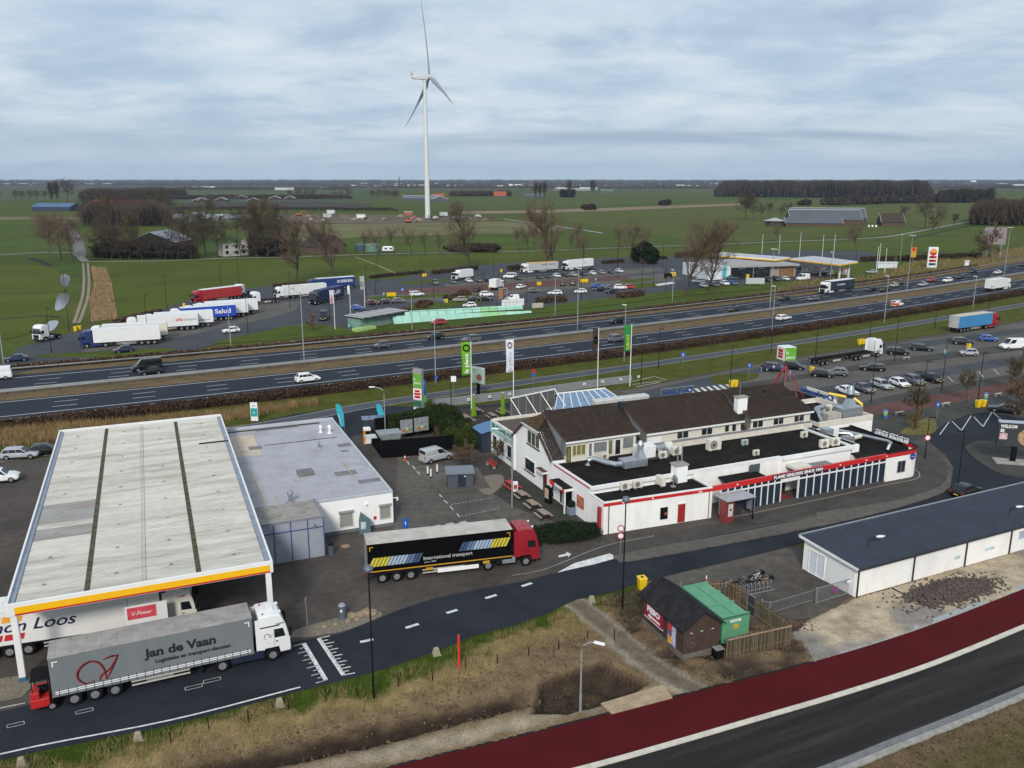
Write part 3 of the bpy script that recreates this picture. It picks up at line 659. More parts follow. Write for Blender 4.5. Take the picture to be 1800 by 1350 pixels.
lane_m=mat('lane_gravel',(.23,.215,.19),r=.9,var=.2,sc=.2,wo=True,fine=.15,fsc=3)
def lane(px,wd,name='country_lane',m=lane_m,z=.03):return ribbon(name,smooth_poly(gp(px),6),-wd/2,wd/2,z,m)
lane([(150,460),(200,459.5),(300,458),(397,454),(513,452),(560,450),(730,445),(900,442),(1020,438),(1120,434),(1240,430),(1371,425),(1500,420),(1567,415),(1633,403),(1675,395),(1710,389)],3.6)
lane([(-150,455),(0,448),(67,444),(138,445),(142,452),(150,460)],3.4)
lane([(141,450),(137,425),(125,405),(112,392)],5.5,z=.05,m=mat('lane_asphalt_far',(.15,.14,.14),r=.9,var=.25,sc=.2,wo=True))
for off in(-4,4):lane([(150+off,462),(152+off*1.1,490),(150+off*1.2,520),(141+off*1.2,550),(134+off,568)],.9,'farm_track',mat('track_sand',(.24,.20,.15),r=.9,var=.25,sc=.5,wo=True),.03)
lane([(625,452),(660,465),(690,478),(702,484)],1.2,'footpath',mat('path_tan',(.22,.175,.11),r=.9,var=.2,wo=True))
dark_d=mat('ditch_dark',(.030,.032,.022),r=.9,var=.3,wo=True)
def dline(px,wd,m=dark_d,z=.035,name='field_ditch'):return lane(px,wd,name,m,z)
dline([(880,387),(960,397),(1060,411),(1150,424),(1235,431)],2.5);dline([(884,385),(960,395),(1060,410)],1.6,mat('ditch_sky_sheen',(.55,.56,.58),r=.2,var=.2,wo=True),.04,'ditch_water')  # pale strip is open water with the sky reflection put into its colour
dline([(-200,381.5),(0,381),(140,380)],6);dline([(-200,381.5),(140,380)],.5)
dline([(760,371),(900,370),(1040,366),(1300,357)],5);dline([(1040,374),(1130,384),(1240,394)],2);dline([(1240,396),(1380,410),(1470,419)],1.6)
dline([(1530,434),(1600,441),(1680,449),(1740,455)],2.6);dline([(1600,420),(1650,409),(1690,400),(1720,395)],3)
dline([(-100,487),(60,483),(108,480)],1.0);dline([(-100,520),(60,515),(120,512)],1.2);dline([(0,562),(60,556),(105,557)],1.5);dline([(50,453),(70,459),(90,468)],3.5)
dline([(560,398),(760,396),(900,392)],2.0,mat('ditch_brown',(.08,.065,.04),r=.9,wo=True));dline([(1700,447),(1520,462),(1300,462)],.8)
pond=mat('pond_water',(.15,.17,.19),r=.08,var=.1,wo=True)
for q in([(108,483),(122,485),(121,500),(115,504),(107,500)],[(103,518),(122,518),(116,538),(97,545)],[(84,566),(102,564),(99,575),(90,582),(85,580)]):sheet('pond',smooth_poly(gp(q),4,True),.03,pond)
sheet('lorry_park',gp([(-250,690),(0,640),(36,610),(138,582),(280,545),(380,512),(480,502),(560,497),(700,490),(790,470),(900,462),(1000,455),(1150,451),(1240,452),(1400,440),(1530,442),(1560,462),(1490,490),(1430,505),(1330,508),(1250,512),(1130,522),(1000,535),(880,545),(760,551),(700,560),(590,592),(530,582),(470,588),(380,605),(300,625),(180,636),(60,650),(0,662)]),.024,asphalt_far)
for name,px,z,m in(('lorry_bays',[(140,622),(300,596),(470,560),(520,545),(530,530),(400,528),(300,560),(180,585)],.030,mat('bay_clinker',(.105,.098,.09),r=.9,var=.15,sc=.2,wo=True,fine=.12,fsc=5)),('car_bays',[(640,520),(760,512),(900,502),(1100,486),(1180,480),(1200,492),(1100,500),(1000,508),(880,520),(760,530),(640,535)],.030,brick_tan),('car_bays',[(780,500),(900,490),(1100,474),(1160,470),(1170,476),(1000,492),(900,500),(790,508)],.030,brick_tan),('footway',[(655,516),(720,508),(860,500),(1100,485),(1110,490),(900,509),(720,518)],.036,brick_red)):sheet(name,gp(px),z,m)
lawn_n=mat('lawn_north',(.060,.082,.011),r=.95,var=.25,sc=.2,wo=True,fine=.25,fsc=2,spec=.1)
for px in([(64,625),(140,620),(290,612),(300,618),(230,626),(130,628),(70,628)],[(370,604),(430,590),(530,570),(590,574),(620,578),(690,565),(690,580),(560,592),(460,600)],[(652,522),(720,520),(790,515),(790,520),(700,527),(660,527)],[(720,536),(800,530),(850,524),(862,528),(800,540),(730,545)],[(780,526),(840,518),(850,522),(800,531)],[(1100,500),(1160,497),(1170,502),(1110,507)],[(1090,493),(1140,489),(1150,493),(1100,497)],[(930,545),(1000,532),(1100,520),(1180,512),(1310,499),(1440,492),(1430,500),(1300,512),(1200,520),(1100,533),(940,551)],[(700,497),(780,490),(790,494),(720,500)],[(1490,462),(1560,462),(1600,458),(1720,452),(1700,460),(1600,472),(1500,490),(1450,496)]):sheet('lawn',smooth_poly(gp(px),3,True),.05,lawn_n)
sheet('forecourt',gp([(1330,470),(1420,452),(1540,456),(1556,470),(1500,488),(1430,500),(1330,500)]),.034,mat('forecourt_asphalt',(.05,.052,.06),r=.85,var=.2,sc=.2,wo=True))
lane([(1540,462),(1600,462),(1700,457),(1800,450),(1900,444)],5,'slip_road',asphalt_far,.040)
for i in range(8):line((1154+i*3.8,499.5-i*.55),(1158+i*3.8,502.5-i*.55),1.0,.055)
# building helpers
def win(parent,P,d,nrm,x0,x1,z0,z1,fm=None,panes=1,pm=None,name='window',fw=.07,dep=.07,rows=1,sill=None):
 """framed window on the wall through P running along d (2-D), facing nrm"""
 fm=fm or WT;pm=pm or GL
 def pt(a,z,k):return(P[0]+d[0]*a+nrm[0]*k,P[1]+d[1]*a+nrm[1]*k,z)
 def bar(mb,a0,a1,b0,b1,k0,k1):
  q=[pt(a0,b0,k0),pt(a1,b0,k0),pt(a1,b0,k1),pt(a0,b0,k1),pt(a0,b1,k0),pt(a1,b1,k0),pt(a1,b1,k1),pt(a0,b1,k1)]
  mb.add(q,[(3,2,1,0),(4,5,6,7),(0,1,5,4),(1,2,6,5),(2,3,7,6),(3,0,4,7)])
 mb=M();bar(mb,x0,x1,z0,z0+fw,-.02,dep);bar(mb,x0,x1,z1-fw,z1,-.02,dep);bar(mb,x0,x0+fw,z0+fw,z1-fw,-.02,dep);bar(mb,x1-fw,x1,z0+fw,z1-fw,-.02,dep)
 for i in range(1,panes):
  c=x0+(x1-x0)*i/panes;bar(mb,c-fw/2,c+fw/2,z0+fw,z1-fw,-.02,dep-.01)
 for i in range(1,rows):
  c=z0+(z1-z0)*i/rows;bar(mb,x0+fw,x1-fw,c-fw/2,c+fw/2,-.02,dep-.015)
 f=mb.bd(name,fm,parent)
 for i in range(panes):
  a0=x0+(x1-x0)*i/panes+fw/2;a1=x0+(x1-x0)*(i+1)/panes-fw/2
  m2=M();bar(m2,a0,a1,z0+fw/2,z1-fw/2,-.03,.012);m2 .bd('pane',pm,f)
 if sill:
  m2=M();bar(m2,x0-.06,x1+.06,z0-.10,z0-.003,-.02,dep+.08);m2 .bd('sill',sill,f)
 return f
def panel(parent,P,d,nrm,x0,x1,z0,z1,m,name,k0=-.02,k1=.03):
 q=[]
 for z in(z0,z1):
  for a,k in((x0,k0),(x1,k0),(x1,k1),(x0,k1)):q.append((P[0]+d[0]*a+nrm[0]*k,P[1]+d[1]*a+nrm[1]*k,z))
 return M().add(q,[(3,2,1,0),(4,5,6,7),(0,1,5,4),(1,2,6,5),(2,3,7,6),(3,0,4,7)]).bd(name,m,parent)
def tiles(parent,a,b,c,d,m,name='roof_tiles',tw=.30,th=.34):
 """courses of pantiles on the slope a-b (eave) to d-c (ridge)"""
 a,b,c,d=map(np.array,(a,b,c,d));W=max(np.linalg.norm(b-a),np.linalg.norm(c-d));H=np.linalg.norm((d+c)/2-(a+b)/2)
 nw,nh=max(1,int(W/tw)),max(1,int(H/th));nrm=np.cross(b-a,d-a) if np.linalg.norm(b-a)>.1 else np.cross(c-d,d-a);nrm=nrm/np.linalg.norm(nrm)
 if nrm[2]<0:nrm=-nrm
 I,J=np.meshgrid(np.arange(nw),np.arange(nh));I=I.ravel();J=J.ravel();n=len(I);V=[]
 prof=[(0,.0),(.28,.08),(.62,.08),(.92,-.02)]
 for jj,lift in((0,.08),(1,.0)):
  for fx,h in prof:
   u=(I+fx)/nw;v=(J+jj*1.06)/nh
   p=(a[None]*(1-u)[:,None]+b[None]*u[:,None])*(1-v)[:,None]+(d[None]*(1-u)[:,None]+c[None]*u[:,None])*v[:,None]
   V.append(p+nrm[None]*((h+lift)*(1+RNG.uniform(-.12,.12,n)))[:,None])
 V=np.stack(V,1);F=[]
 base=np.arange(n)*8
 for k in range(3):F.append(np.stack([base+k,base+k+1,base+k+5,base+k+4],1))
 me=npmesh(name,V.reshape(-1,3),np.concatenate(F));me.materials.append(m)
 return tag(link(name,me,None,parent),kind='stuff')
def ac_unit(la,loc,rz,s=1.0,two=False,m=None,gr=None):
 t=t0('air_conditioner',la,'air conditioner',loc,rz,gr)
 w_,d_,h_=.95*s,.38*s,.72*s
 M().box(-w_/2,w_/2,-d_/2,d_/2,.12,.12+h_).bd('casing',m or CT,t,bv=.02)
 mb=M().cyly(-.12*s,.12+h_/2,-d_/2-.02,-d_/2+.01,h_*.40,n=18);mb.bd('fan_grille',mat('grille_grey',(.24,.23,.21),r=.6),t);M().cyly(-.12*s,.12+h_/2,-d_/2-.03,-d_/2-.021,h_*.12,n=10).bd('fan_hub',DS,t)
 for q in(-w_*.35,w_*.35):M().box(q-.04,q+.04,-d_/2-.05,d_/2+.05,0,.12).bd('foot',S1,t)
 return t
# filling station canopy (near left)
can_roof=mat('canopy_sheeting',(.47,.455,.41),r=.7,var=.16,sc=.45,dirt=.75,dsc=.55,dcol=(.21,.19,.14),se=(.20,1.5,1),fine=.12,fsc=6)
can_patch=mat('bare_sheeting',(.255,.25,.24),r=.6,var=.15,sc=1,dirt=.5,dsc=.7,dcol=(.20,.12,.07),se=(.3,1,1))
moss=mat('mossy_gutter',(.085,.08,.05),r=.95,var=.5,sc=2)
yellow=mat('yellow_fascia',(.86,.46,.006),r=.4,var=.04);RB=mat('red_fascia',(.50,.014,.012),r=.4,var=.04)
CO=G(8,1064,6.3);CA=R(23.1);CW,CL=18.7,47.6
ct=t0('station_canopy','large flat white canopy with yellow and red edge over the lorry pumps','canopy',(*CO,0),CA)
zr=6.02
def ribs(mb,u0,u1,v0,v1,z,p=.34,h=.05):
 n=int((v1-v0)/p);prof=[]
 for i in range(n):
  y=v0+(v1-v0)*i/n;q=(v1-v0)/n;prof+=[(y,z),(y+q*.45,z),(y+q*.58,z+h),(y+q*.87,z+h)]
 prof.append((v1,z));k=len(prof)
 mb.add([(u0,a,b) for a,b in prof]+[(u1,a,b) for a,b in prof],[(i,i+1,k+i+1,k+i) for i in range(k-1)])
bays=[(.55,5.05),(5.45,9.05),(9.35,12.95),(13.35,18.15)]
for u0,u1 in bays:
 cuts=[.5,47.2]
 if u0<1:cuts=[.5,12.3,14.9,16.1,21.2,47.2]
 for i in range(len(cuts)-1):
  mb=M();ribs(mb,u0,u1,cuts[i],cuts[i+1],zr);mb.bd('roof_sheet',can_patch if u0<1 and i in(1,3) else can_roof,ct)
M().box(.3,CW-.3,.3,CL-.3,5.45,5.96).bd('deck',mat('canopy_soffit',(.55,.55,.53),r=.7),ct)
for u0 in(5.07,12.97):
 mb=M()
 for i in range(60):mb.box(u0,u0+.36,.6+i*.776,1.376+i*.776-.006,5.97,6.0+.05*RNG.uniform(0,1))
 mb.bd('gutter',moss,ct)
M().box(9.07,9.33,.5,47.2,5.97,6.085).bd('ridge_cap',can_roof,ct)
fas=lambda mb,z0,z1,o:mb.box(-o,CW+o,-o,.16,z0,z1).box(-o,CW+o,CL-.16,CL+o,z0,z1).box(-o,.16,.161,CL-.161,z0,z1).box(CW-.16,CW+o,.161,CL-.161,z0,z1)
fas(M(),5.30,6.30,0).bd('fascia',WP,ct,bv=.015)
M().box(.55,CW-.25,-.022,-.003,5.475,5.98).bd('yellow_band',yellow,ct)
M().box(.55,CW-.25,-.022,-.003,5.345,5.47).bd('red_band',RB,ct)
for x0 in(CW+.003,):M().box(x0,x0+.019,.4,CL-.4,5.50,5.92).bd('yellow_band',yellow,ct);M().box(x0,x0+.019,.4,CL-.4,5.37,5.495).bd('red_band',RB,ct)
M().box(.17,.52,.4,CL-.4,5.98,6.12).box(CW-.52,CW-.17,.4,CL-.4,5.98,6.12).bd('edge_gutter',mat('lead_grey',(.26,.30,.37),r=.5,metal=.3,var=.2,sc=1.5,dirt=.4,dsc=1,dcol=(.14,.14,.14)),ct)
anc=M().extr([(-.14,.02),(.14,.02),(.14,.06),(.03,.06),(.03,.16),(-.03,.16),(-.03,.06),(-.14,.06)],-.06,.06).mesh('roof_anchor');anc.materials.append(S1)
for i in range(9):
 for u0 in(2.2,7.2,11.2,16):link('roof_anchor',anc,None,ct,(u0,3+i*5.2,6.04))
M().tube([(15.3,35.8,6.1),(18.6,35.5,6.16)],.09,6).bd('cable_duct',PD,ct)
for u0 in(.42,18.3):
 for v0 in(.25,16,32,46.6):
  c_=M().box(u0-.22,u0+.22,v0-.2,v0+.2,.35,5.3).bd('column',WP,ct,bv=.02)
  M().box(u0-.24,u0+.24,v0-.22,v0+.22,0,.35).bd('column_base',mat('blue_base',(.03,.12,.22),r=.6),c_)
def pump(la,loc,rz):
 t=t0('fuel_pump',la,'fuel pump',loc,rz)
 M().box(-.55,.55,-.3,.3,.12,1.75).bd('cabinet',WP,t,bv=.03);M().box(-.5,.5,-.32,-.3,1.15,1.6).bd('display',black,t)
 M().box(-1.2,1.2,-.7,.7,0,.12).bd('plinth',CN,t);M().box(-.56,.56,-.31,.31,1.76,1.9).bd('header',yellow,t);return t
cloc=lambda u,v,z=0:(CO[0]+u*math.cos(CA)-v*math.sin(CA),CO[1]+u*math.sin(CA)+v*math.cos(CA),z)
for i,v0 in enumerate((8.6,24.0,38.0)):pump(('fuel pump on an island under the canopy, behind the white lorry','fuel pump on an island under the middle of the canopy','fuel pump on an island under the far end of the canopy')[i],cloc(7.5,v0),CA)
bt=t0('hanging_sign','red and white promotional board hanging under the canopy edge','sign',cloc(0,0),CA)
M().box(7.55,10.6,1.9,1.98,1.9,3.6).bd('board',WP,bt)
M().box(7.7,9.8,1.885,1.898,2.45,3.45).bd('red_panel',mat('poster_red',(.62,.07,.09),r=.5),bt)
text(bt,'V-Power',(8.05,1.883,2.77),(1,0,0),(0,0,1),.34,LW,1.45,shear=.3)
for u0 in(7.8,10.3):M().box(u0-.03,u0+.03,1.93,1.99,3.6,5.45).bd('hanger',S1,bt)
# station shop
SO=G(692,923);SAg=R(23.3)
st=t0('station_shop','flat-roofed white station shop with grey roofing beside the canopy','building',(*SO,0),SAg)
M().box(-17,0,0,30.6,0.35,3.70).bd('wall',WW,st)
M().box(-17.002,.02,-.02,30.62,0,.35).bd('plinth',mat('plinth_grey',(.16,.165,.17),r=.8,dirt=.4),st)
sroof=M().box(-16.9,-.25,.25,30.3,3.70,3.74).bd('roof',roof_grey,st)
M().box(-17.0,.03,-.03,.2,3.70,3.93).box(-17.0,.03,30.35,30.63,3.70,4.05).box(-.22,.03,.201,30.349,3.70,3.93).bd('parapet',mat('parapet_cap',(.50,.52,.55),r=.5,metal=.2,var=.1,dirt=.3,dsc=1),st,bv=.015)
M().box(-16.9,-11,18.5,27.5,3.743,3.752).bd('roof_patch',mat('new_screed',(.52,.44,.35),r=.9,var=.15,sc=1,dirt=.5,dsc=.9,dcol=(.32,.28,.24)),sroof)
patch=mat('felt_patch',(.19,.19,.20),r=.9,var=.2,dirt=.4)
for u0,v0,a,b in((-4.4,7.2,2.4,1.5),(-2.6,3.8,2.6,1.2),(-1.9,17.6,1.6,1.4),(-2.0,15.6,.9,.7),(-12.2,20.8,1.6,1.4),(-10.4,28.6,5.5,.7)):M().box(u0,u0+a,v0,v0+b,3.743,3.753).bd('felt_patch',patch,sroof)
for q in((-10.2,-1.2,21.9,22.15),(-14.5,-2,29.2,29.9)):M().box(*q,3.743,3.755).bd('dirt_streak',mat('wet_dirt',(.075,.06,.055),r=.9,var=.4,sc=2),sroof)
yel=mat('yellow_tape',(.42,.29,.07),r=.7,var=.3,dirt=.4)
for q in((-13.0,-12.88,2,13),(-2.75,-2.63,6.2,12),(-11.6,-11.5,1,4.2)):M().box(*q,3.743,3.757).bd('yellow_line',yel,sroof)
M().box(-8.3,-6.6,8.6,10.4,3.74,4.05).bd('roof_hatch',mat('hatch_grey',(.17,.17,.17),r=.8,dirt=.4),st,bv=.02)
def roof_vent(u,v,z,s,la,loc=None,m=S1):
 t=t0('roof_vent',la,'roof vent',loc)
 M().cyl(0,0,0,.12*s,.34*s,.30*s,14).bd('collar',m,t,sm=True);M().cyl(0,0,.12*s,.75*s,.17*s,n=14).bd('pipe',m,t,sm=True)
 M().cyl(0,0,.75*s,.95*s,.28*s,.24*s,14).cyl(0,0,.95*s,1.12*s,.22*s,.05*s,14).bd('cowl',m,t,sm=True);return t
sloc=lambda u,v,z=0:(SO[0]+u*math.cos(SAg)-v*math.sin(SAg),SO[1]+u*math.sin(SAg)+v*math.cos(SAg),z)
roof_vent(0,0,0,1.25,'tall steel flue near the front edge of the shop roof',sloc(-10.4,1.2,3.74))
roof_vent(0,0,0,.8,'small round vent near the canopy on the shop roof middle',sloc(-4.2,18.4,3.74));roof_vent(0,0,0,.9,'left of two white roof vents at the far edge of the shop',sloc(-2.7,25,3.74),WT);roof_vent(0,0,0,1.0,'right of two white roof vents at the far edge of the shop',sloc(-1.7,24.2,3.74),WT)
shutter=mat('grey_shutter',(.27,.265,.25),r=.6,var=.08,sc=1,se=(1,1,14))
for u0,u1,z0,z1 in((-5.75,-4.3,.62,2.25),(-1.5,-.25,.85,2.35)):
 f=win(st,(0,0),(1,0),(0,-1),u0,u1,z0,z1,CT,1,shutter)
 M().box(u0-.05,u1+.05,-.22,-.01,z1,z1+.22).bd('shutter_box',mat('shutter_box',(.30,.29,.27),r=.6),f)
M().cyl(-2.9,-.12,2.78,2.92,.16,.12).bd('wall_lamp',WP,st);M().box(-2.15,-1.85,-.07,-.004,1.0,1.35).bd('meter_box',red_trim,st)
M().box(-2.85,-2.6,-.04,-.004,1.05,1.25).bd('notice',S1,st)
cm=t0('camera_arm','white security camera on an arm at the shop corner','camera',sloc(.03,.1,3.0),SAg);M().box(0,.55,-.04,.04,0,.07).bd('arm',WP,cm);M().cyl(.5,0,-.3,0,.1,.12).bd('camera_body',WP,cm)
ax=M().box(-17,-8.2,-4.7,-.005,0,4.02).bd('annex',mat('grey_cladding',(.30,.32,.37),r=.5,var=.06,sc=.8,dirt=.2),st)
M().box(-17.05,-8.14,-4.76,.3,4.02,4.06).bd('annex_roof',mat('annex_felt',(.30,.285,.26),r=.9,var=.15,dirt=.7,dsc=.9,dcol=(.15,.13,.11)),ax)
M().box(-17.06,-8.12,-4.78,-4.64,4.063,4.2).box(-8.26,-8.12,-4.639,.3,4.063,4.2).bd('annex_edge',mat('annex_trim',(.20,.21,.24),r=.6),ax)
bl=mat('blue_joint',(.025,.055,.21),r=.5)
for u0 in(-16.2,-14.6,-13,-11.4,-9.8,-8.27):M().box(u0,u0+.09,-4.735,-4.702,.02,4.0).bd('joint',bl,ax)
M().box(-17,-8.2,-4.738,-4.703,3.05,3.14).bd('joint',bl,ax);M().box(-8.198,-8.165,-4.7,-.1,3.05,3.14).bd('joint',bl,ax)
M().cyl(-9.1,-4.85,3.15,3.5,.09).bd('wall_lamp',S1,ax)
# restaurant
BO=G(1060,940);BA=R(24.0)
bloc=lambda u,v,z=0:(BO[0]+u*math.cos(BA)-v*math.sin(BA),BO[1]+u*math.sin(BA)+v*math.cos(BA),z)
b=t0('restaurant','long white roadside restaurant with brown tiled roof and red-edged front','building',(*BO,0),BA)
tile_m=mat('brown_pantiles',(.044,.031,.026),spec=.2,r=.9,var=.4,sc=1.5,dirt=.55,dsc=.6,dcol=(.024,.02,.019),fine=.4,fsc=5)
tile_moss=mat('mossy_pantiles',(.075,.054,.03),r=.9,var=.35,sc=1.5,dirt=.6,dsc=.7,dcol=(.06,.055,.03),fine=.35,fsc=5)
M().box(0,38,3.0,11.6,0,4.05).bd('middle_wall',WW,b)
M().box(.25,37.8,3.3,11.6,4.05,4.08).bd('middle_roof',RF,b)
M().box(-.02,.25,2.98,11.6,4.05,4.32).box(-.02,25.4,2.7,2.979,3.9,4.32).box(25.4,36.4,2.2,2.5,3.9,4.32).box(36.1,36.4,2.501,11.6,4.05,4.32).bd('middle_parapet',WT,b,bv=.01)
M().box(25.4,36.1,2.5,3.0,0,4.05).bd('middle_wall_return',WW,b)
M().box(-.035,-.021,3.0,11.5,4.0,4.16).bd('red_stripe',red_trim,b)
mb=M()
for i in range(8):mb.box(.3,36,4.3+i*.95,4.325+i*.95,4.081,4.092)
mb.bd('felt_laps',mat('felt_lap',(.026,.024,.023),r=.9),b)
low=[(0,.0),(13.05,-.82),(13.05,2.68),(0,2.95)]
M().prism(low,0,3.38).bd('corner_wall',OW,b)
M().prism([(.2,.2),(12.85,-.6),(12.85,2.66),(.2,2.93)],3.38,3.41).bd('corner_roof',RF,b)
fd=Vector((13.05,-.82)).normalized();fn=(fd.y,-fd.x)
panel(b,(0,0),fd,fn,-.02,13.07,3.38,3.58,WT,'corner_parapet',-.18,.02)
panel(b,(0,0),fd,fn,-.03,13.08,3.10,3.44,red_trim,'red_fascia',.02,.05)
M().box(-.02,.18,.2,2.95,3.38,3.56).bd('corner_parapet',WT,b);M().box(12.87,13.07,-.6,2.65,3.38,3.56).bd('corner_parapet',WT,b)
panel(b,(0,0),fd,fn,8.85,9.75,.05,2.15,mat('red_door',(.30,.02,.02),r=.5,var=.08),'red_service_door',-.02,.03);panel(b,(0,0),fd,fn,8.75,9.85,2.151,2.26,WT,'lintel',0,.06)
panel(b,(0,0),fd,fn,6.7,7.55,.75,2.05,black,'poster_case',0,.12);panel(b,(0,0),fd,fn,7.15,7.45,1.2,1.5,mat('poster_flame',(.35,.08,.02),r=.5),'poster',.12,.13)
M().cyl(.55,-.14,0,3.2,.05,n=8).bd('downpipe',PD,b);M().cyl(12.6,-.92,0,3.2,.05,n=8).bd('downpipe',S1,b)
for q in(2.1,5.6):panel(b,(0,0),fd,fn,q,q+.18,3.22,3.34,lightlens,'spot_lamp',.05,.14)
panel(b,(0,0),fd,fn,11.3,11.65,3.2,3.34,CT,'floodlight',.05,.2)
W_,D_,N_=(0,0),(0,1),(-1,0)
panel(b,W_,D_,N_,.35,.75,.25,2.9,mat('red_post',(.32,.025,.03),r=.4),'red_drive_sign',.05,.32)
win(b,W_,D_,N_,4.2,5.7,1.2,2.5,red_trim,1,mat('burger_poster',(.42,.22,.10),r=.5,var=.5,sc=1.2),'menu_poster')
e=M().box(-1.15,-.02,6.6,10.2,2.55,2.85).bd('entrance_canopy',WT,b,bv=.02);M().box(-1.1,-.02,6.65,10.15,2.853,2.90).bd('canopy_roof',RF,e)
for v0 in(6.75,10.05):M().box(-1.1,-.95,v0-.07,v0+.07,0,2.55).bd('canopy_post',WT,e)
win(b,W_,D_,N_,8.5,9.9,.05,2.4,WT,2,GL,'entrance_door');panel(b,W_,D_,N_,6.95,8.35,.02,2.45,black,'open_doorway',0,.02)
for v0,v1 in((9.0,10.2),(6.6,7.1)):M().box(-1.19,-1.155,v0,v1,2.45,2.9).bd('red_emblem',mat('bright_red',(.70,.03,.02),r=.4),e)
win(b,W_,D_,N_,11.3,12.2,.05,2.3,WT,1,GL,'glazed_door',rows=3)
panel(b,W_,D_,N_,13.2,14.15,.03,2.2,mat('maroon_door',(.13,.02,.022),r=.45),'maroon_door',0,.04);M().box(-.75,-.02,12.9,14.9,2.5,2.72).bd('door_hood',WT,b);M().box(-.7,-.02,12.95,14.85,2.723,2.76).bd('hood_felt',mat('hood_brown',(.10,.055,.045),r=.9),b)
win(b,W_,D_,N_,16.4,19.3,1.15,2.75,WT,1,GL,'ground_window',sill=black)
win(b,W_,D_,N_,15.2,18.6,4.7,6.45,mat('cream_frame',(.6,.58,.5),r=.6),3,mat('curtained_glass',(.075,.085,.062),r=.15,var=.5,sc=1.0),'gable_window',sill=black)
gw=[(0,11.6,0),(0,22.35,0),(0,22.35,4.75),(0,19.55,6.98),(0,15.25,6.98),(0,11.75,4.35),(0,11.6,4.3)]
M().slab([(.0,p[1],p[2]) for p in gw],(1,0,0),.3).bd('gable_wall',WW,b)
M().box(.3,38,11.61,22.35,0,4.4).bd('house_wall',WW,b)
M().slab([(37.7,11.75,4.4),(37.7,22.3,4.4),(37.7,17.6,8.4)],(1,0,0),.28).bd('far_gable',CT,b)
RZ,RV=8.55,17.6
tiles(b,(-.3,11.75,4.38),(2.6,11.75,4.38),(2.6,15.2,6.88),(-.3,15.2,6.88),tile_m,'verge_tiles');tiles(b,(-.3,15.2,6.88),(2.6,15.2,6.88),(2.6,RV,RZ),(2.55,RV,RZ),tile_m,'verge_tiles')
tiles(b,(2.6,11.75,4.38),(38.1,11.75,4.38),(38.1,RV,RZ),(2.6,RV,RZ),tile_m,'front_tiles')
tiles(b,(38.1,22.6,4.7),(-.3,22.6,4.7),(-.3,19.5,7.12),(38.1,19.5,7.12),tile_m,'back_tiles');tiles(b,(38.1,19.5,7.12),(2.6,19.5,7.12),(2.6,RV,RZ),(38.1,RV,RZ),tile_m,'back_tiles')
tiles(b,(-.35,19.6,7.1),(-.35,15.1,7.1),(2.6,RV-.05,RZ),(2.6,RV+.05,RZ),tile_moss,'hip_tiles')
M().tube([(2.6,RV,RZ+.06),(38.2,RV,RZ+.06)],.12,8).bd('ridge_tiles',tile_m,b)
for q in(1,-1):M().tube([(2.6,RV,RZ+.06),(-.38,RV+(1.95 if q>0 else-2.45),7.13)],.09,6).bd('hip_ridge',tile_m,b)
M().box(-.42,-.25,15.0,19.7,6.95,7.08).bd('hip_gutter',WT,b)
M().slab([(-.32,19.6,7.0),(-.32,22.7,4.62),(-.32,22.7,4.42),(-.32,19.6,6.8)],(1,0,0),.32).bd('bargeboard',mat('brown_board',(.09,.04,.032),r=.7),b)
M().slab([(-.32,15.2,6.92),(-.32,11.7,4.4),(-.32,11.7,4.22),(-.32,15.2,6.74)],(1,0,0),.10).bd('bargeboard',mat('brown_board',(.09,.04,.032),r=.7),b)
curt=mat('curtain_glass',(.16,.15,.12),r=.15,var=.45,sc=1.6,se=(6,6,.4));ycurt=mat('yellow_curtain_glass',(.20,.18,.06),r=.15,var=.5,sc=1.6,se=(6,6,.4));gcurt=mat('net_glass',(.18,.19,.19),r=.15,var=.35,sc=1.4,se=(6,6,.4))
dormers=[(1.5,11.0,4.08,6.5,CT),(12.4,26.5,4.75,6.15,CT),(27.95,37.8,4.75,6.15,CT)]
cheek=mat('slate_cheek',(.22,.235,.25),r=.7,var=.15)
for i,(u0,u1,z0,z1,wm) in enumerate(dormers):
 vf=11.45;d_=M().box(u0,u1,vf,vf+1.2,z0,z1).bd('dormer',wm,b)
 sl=(RZ-z1-.1)/(RV-vf+.35)
 for uu,s in((u0,1),(u1,-1)):
  vi=vf+1.2;q=[(uu,vf,z1-1.6 if z1>6.2 else z1-1.1),(uu,vf,z1),(uu,RV-.3,RZ-.25),(uu,12.2,4.7)]
  M().slab(q,(s,0,0),.09).bd('dormer_cheek',cheek,d_)
 tiles(b,(u0-.18,vf-.35,z1+.16),(u1+.18,vf-.35,z1+.16),(u1+.18,RV,RZ+.12),(u0-.18,RV,RZ+.12),tile_m,'dormer_tiles')
 M().slab([(u0-.18,vf-.35,z1+.06),(u1+.18,vf-.35,z1+.06),(u1+.18,RV,RZ+.02),(u0-.18,RV,RZ+.02)],(0,0,1),.05).bd('roof_boards',wood,d_)
 M().box(u0-.2,u1+.2,vf-.42,vf-.3,z1-.04,z1+.16).bd('eave_board',WT,d_)
F_,FD,FN=(0,11.45),(1,0),(0,-1)
for x0,x1,z0,z1,n,pm,fm in((1.6,2.15,4.15,6.0,1,ycurt,black),(2.3,4.1,4.75,6.1,3,ycurt,CT),(4.45,5.0,4.4,6.1,1,gcurt,WT),(5.1,7.0,4.75,6.1,1,gcurt,WT),(7.1,7.75,4.3,6.15,1,curt,CT),(8.0,8.85,4.15,6.1,1,GL,WT),(9.05,10.6,4.75,6.2,1,gcurt,CT)):win(b,F_,FD,FN,x0,x1,z0,z1,fm,n,pm,'dormer_window')
panel(b,F_,FD,FN,12.6,14.5,4.95,5.65,WP,'blind',0,.05)
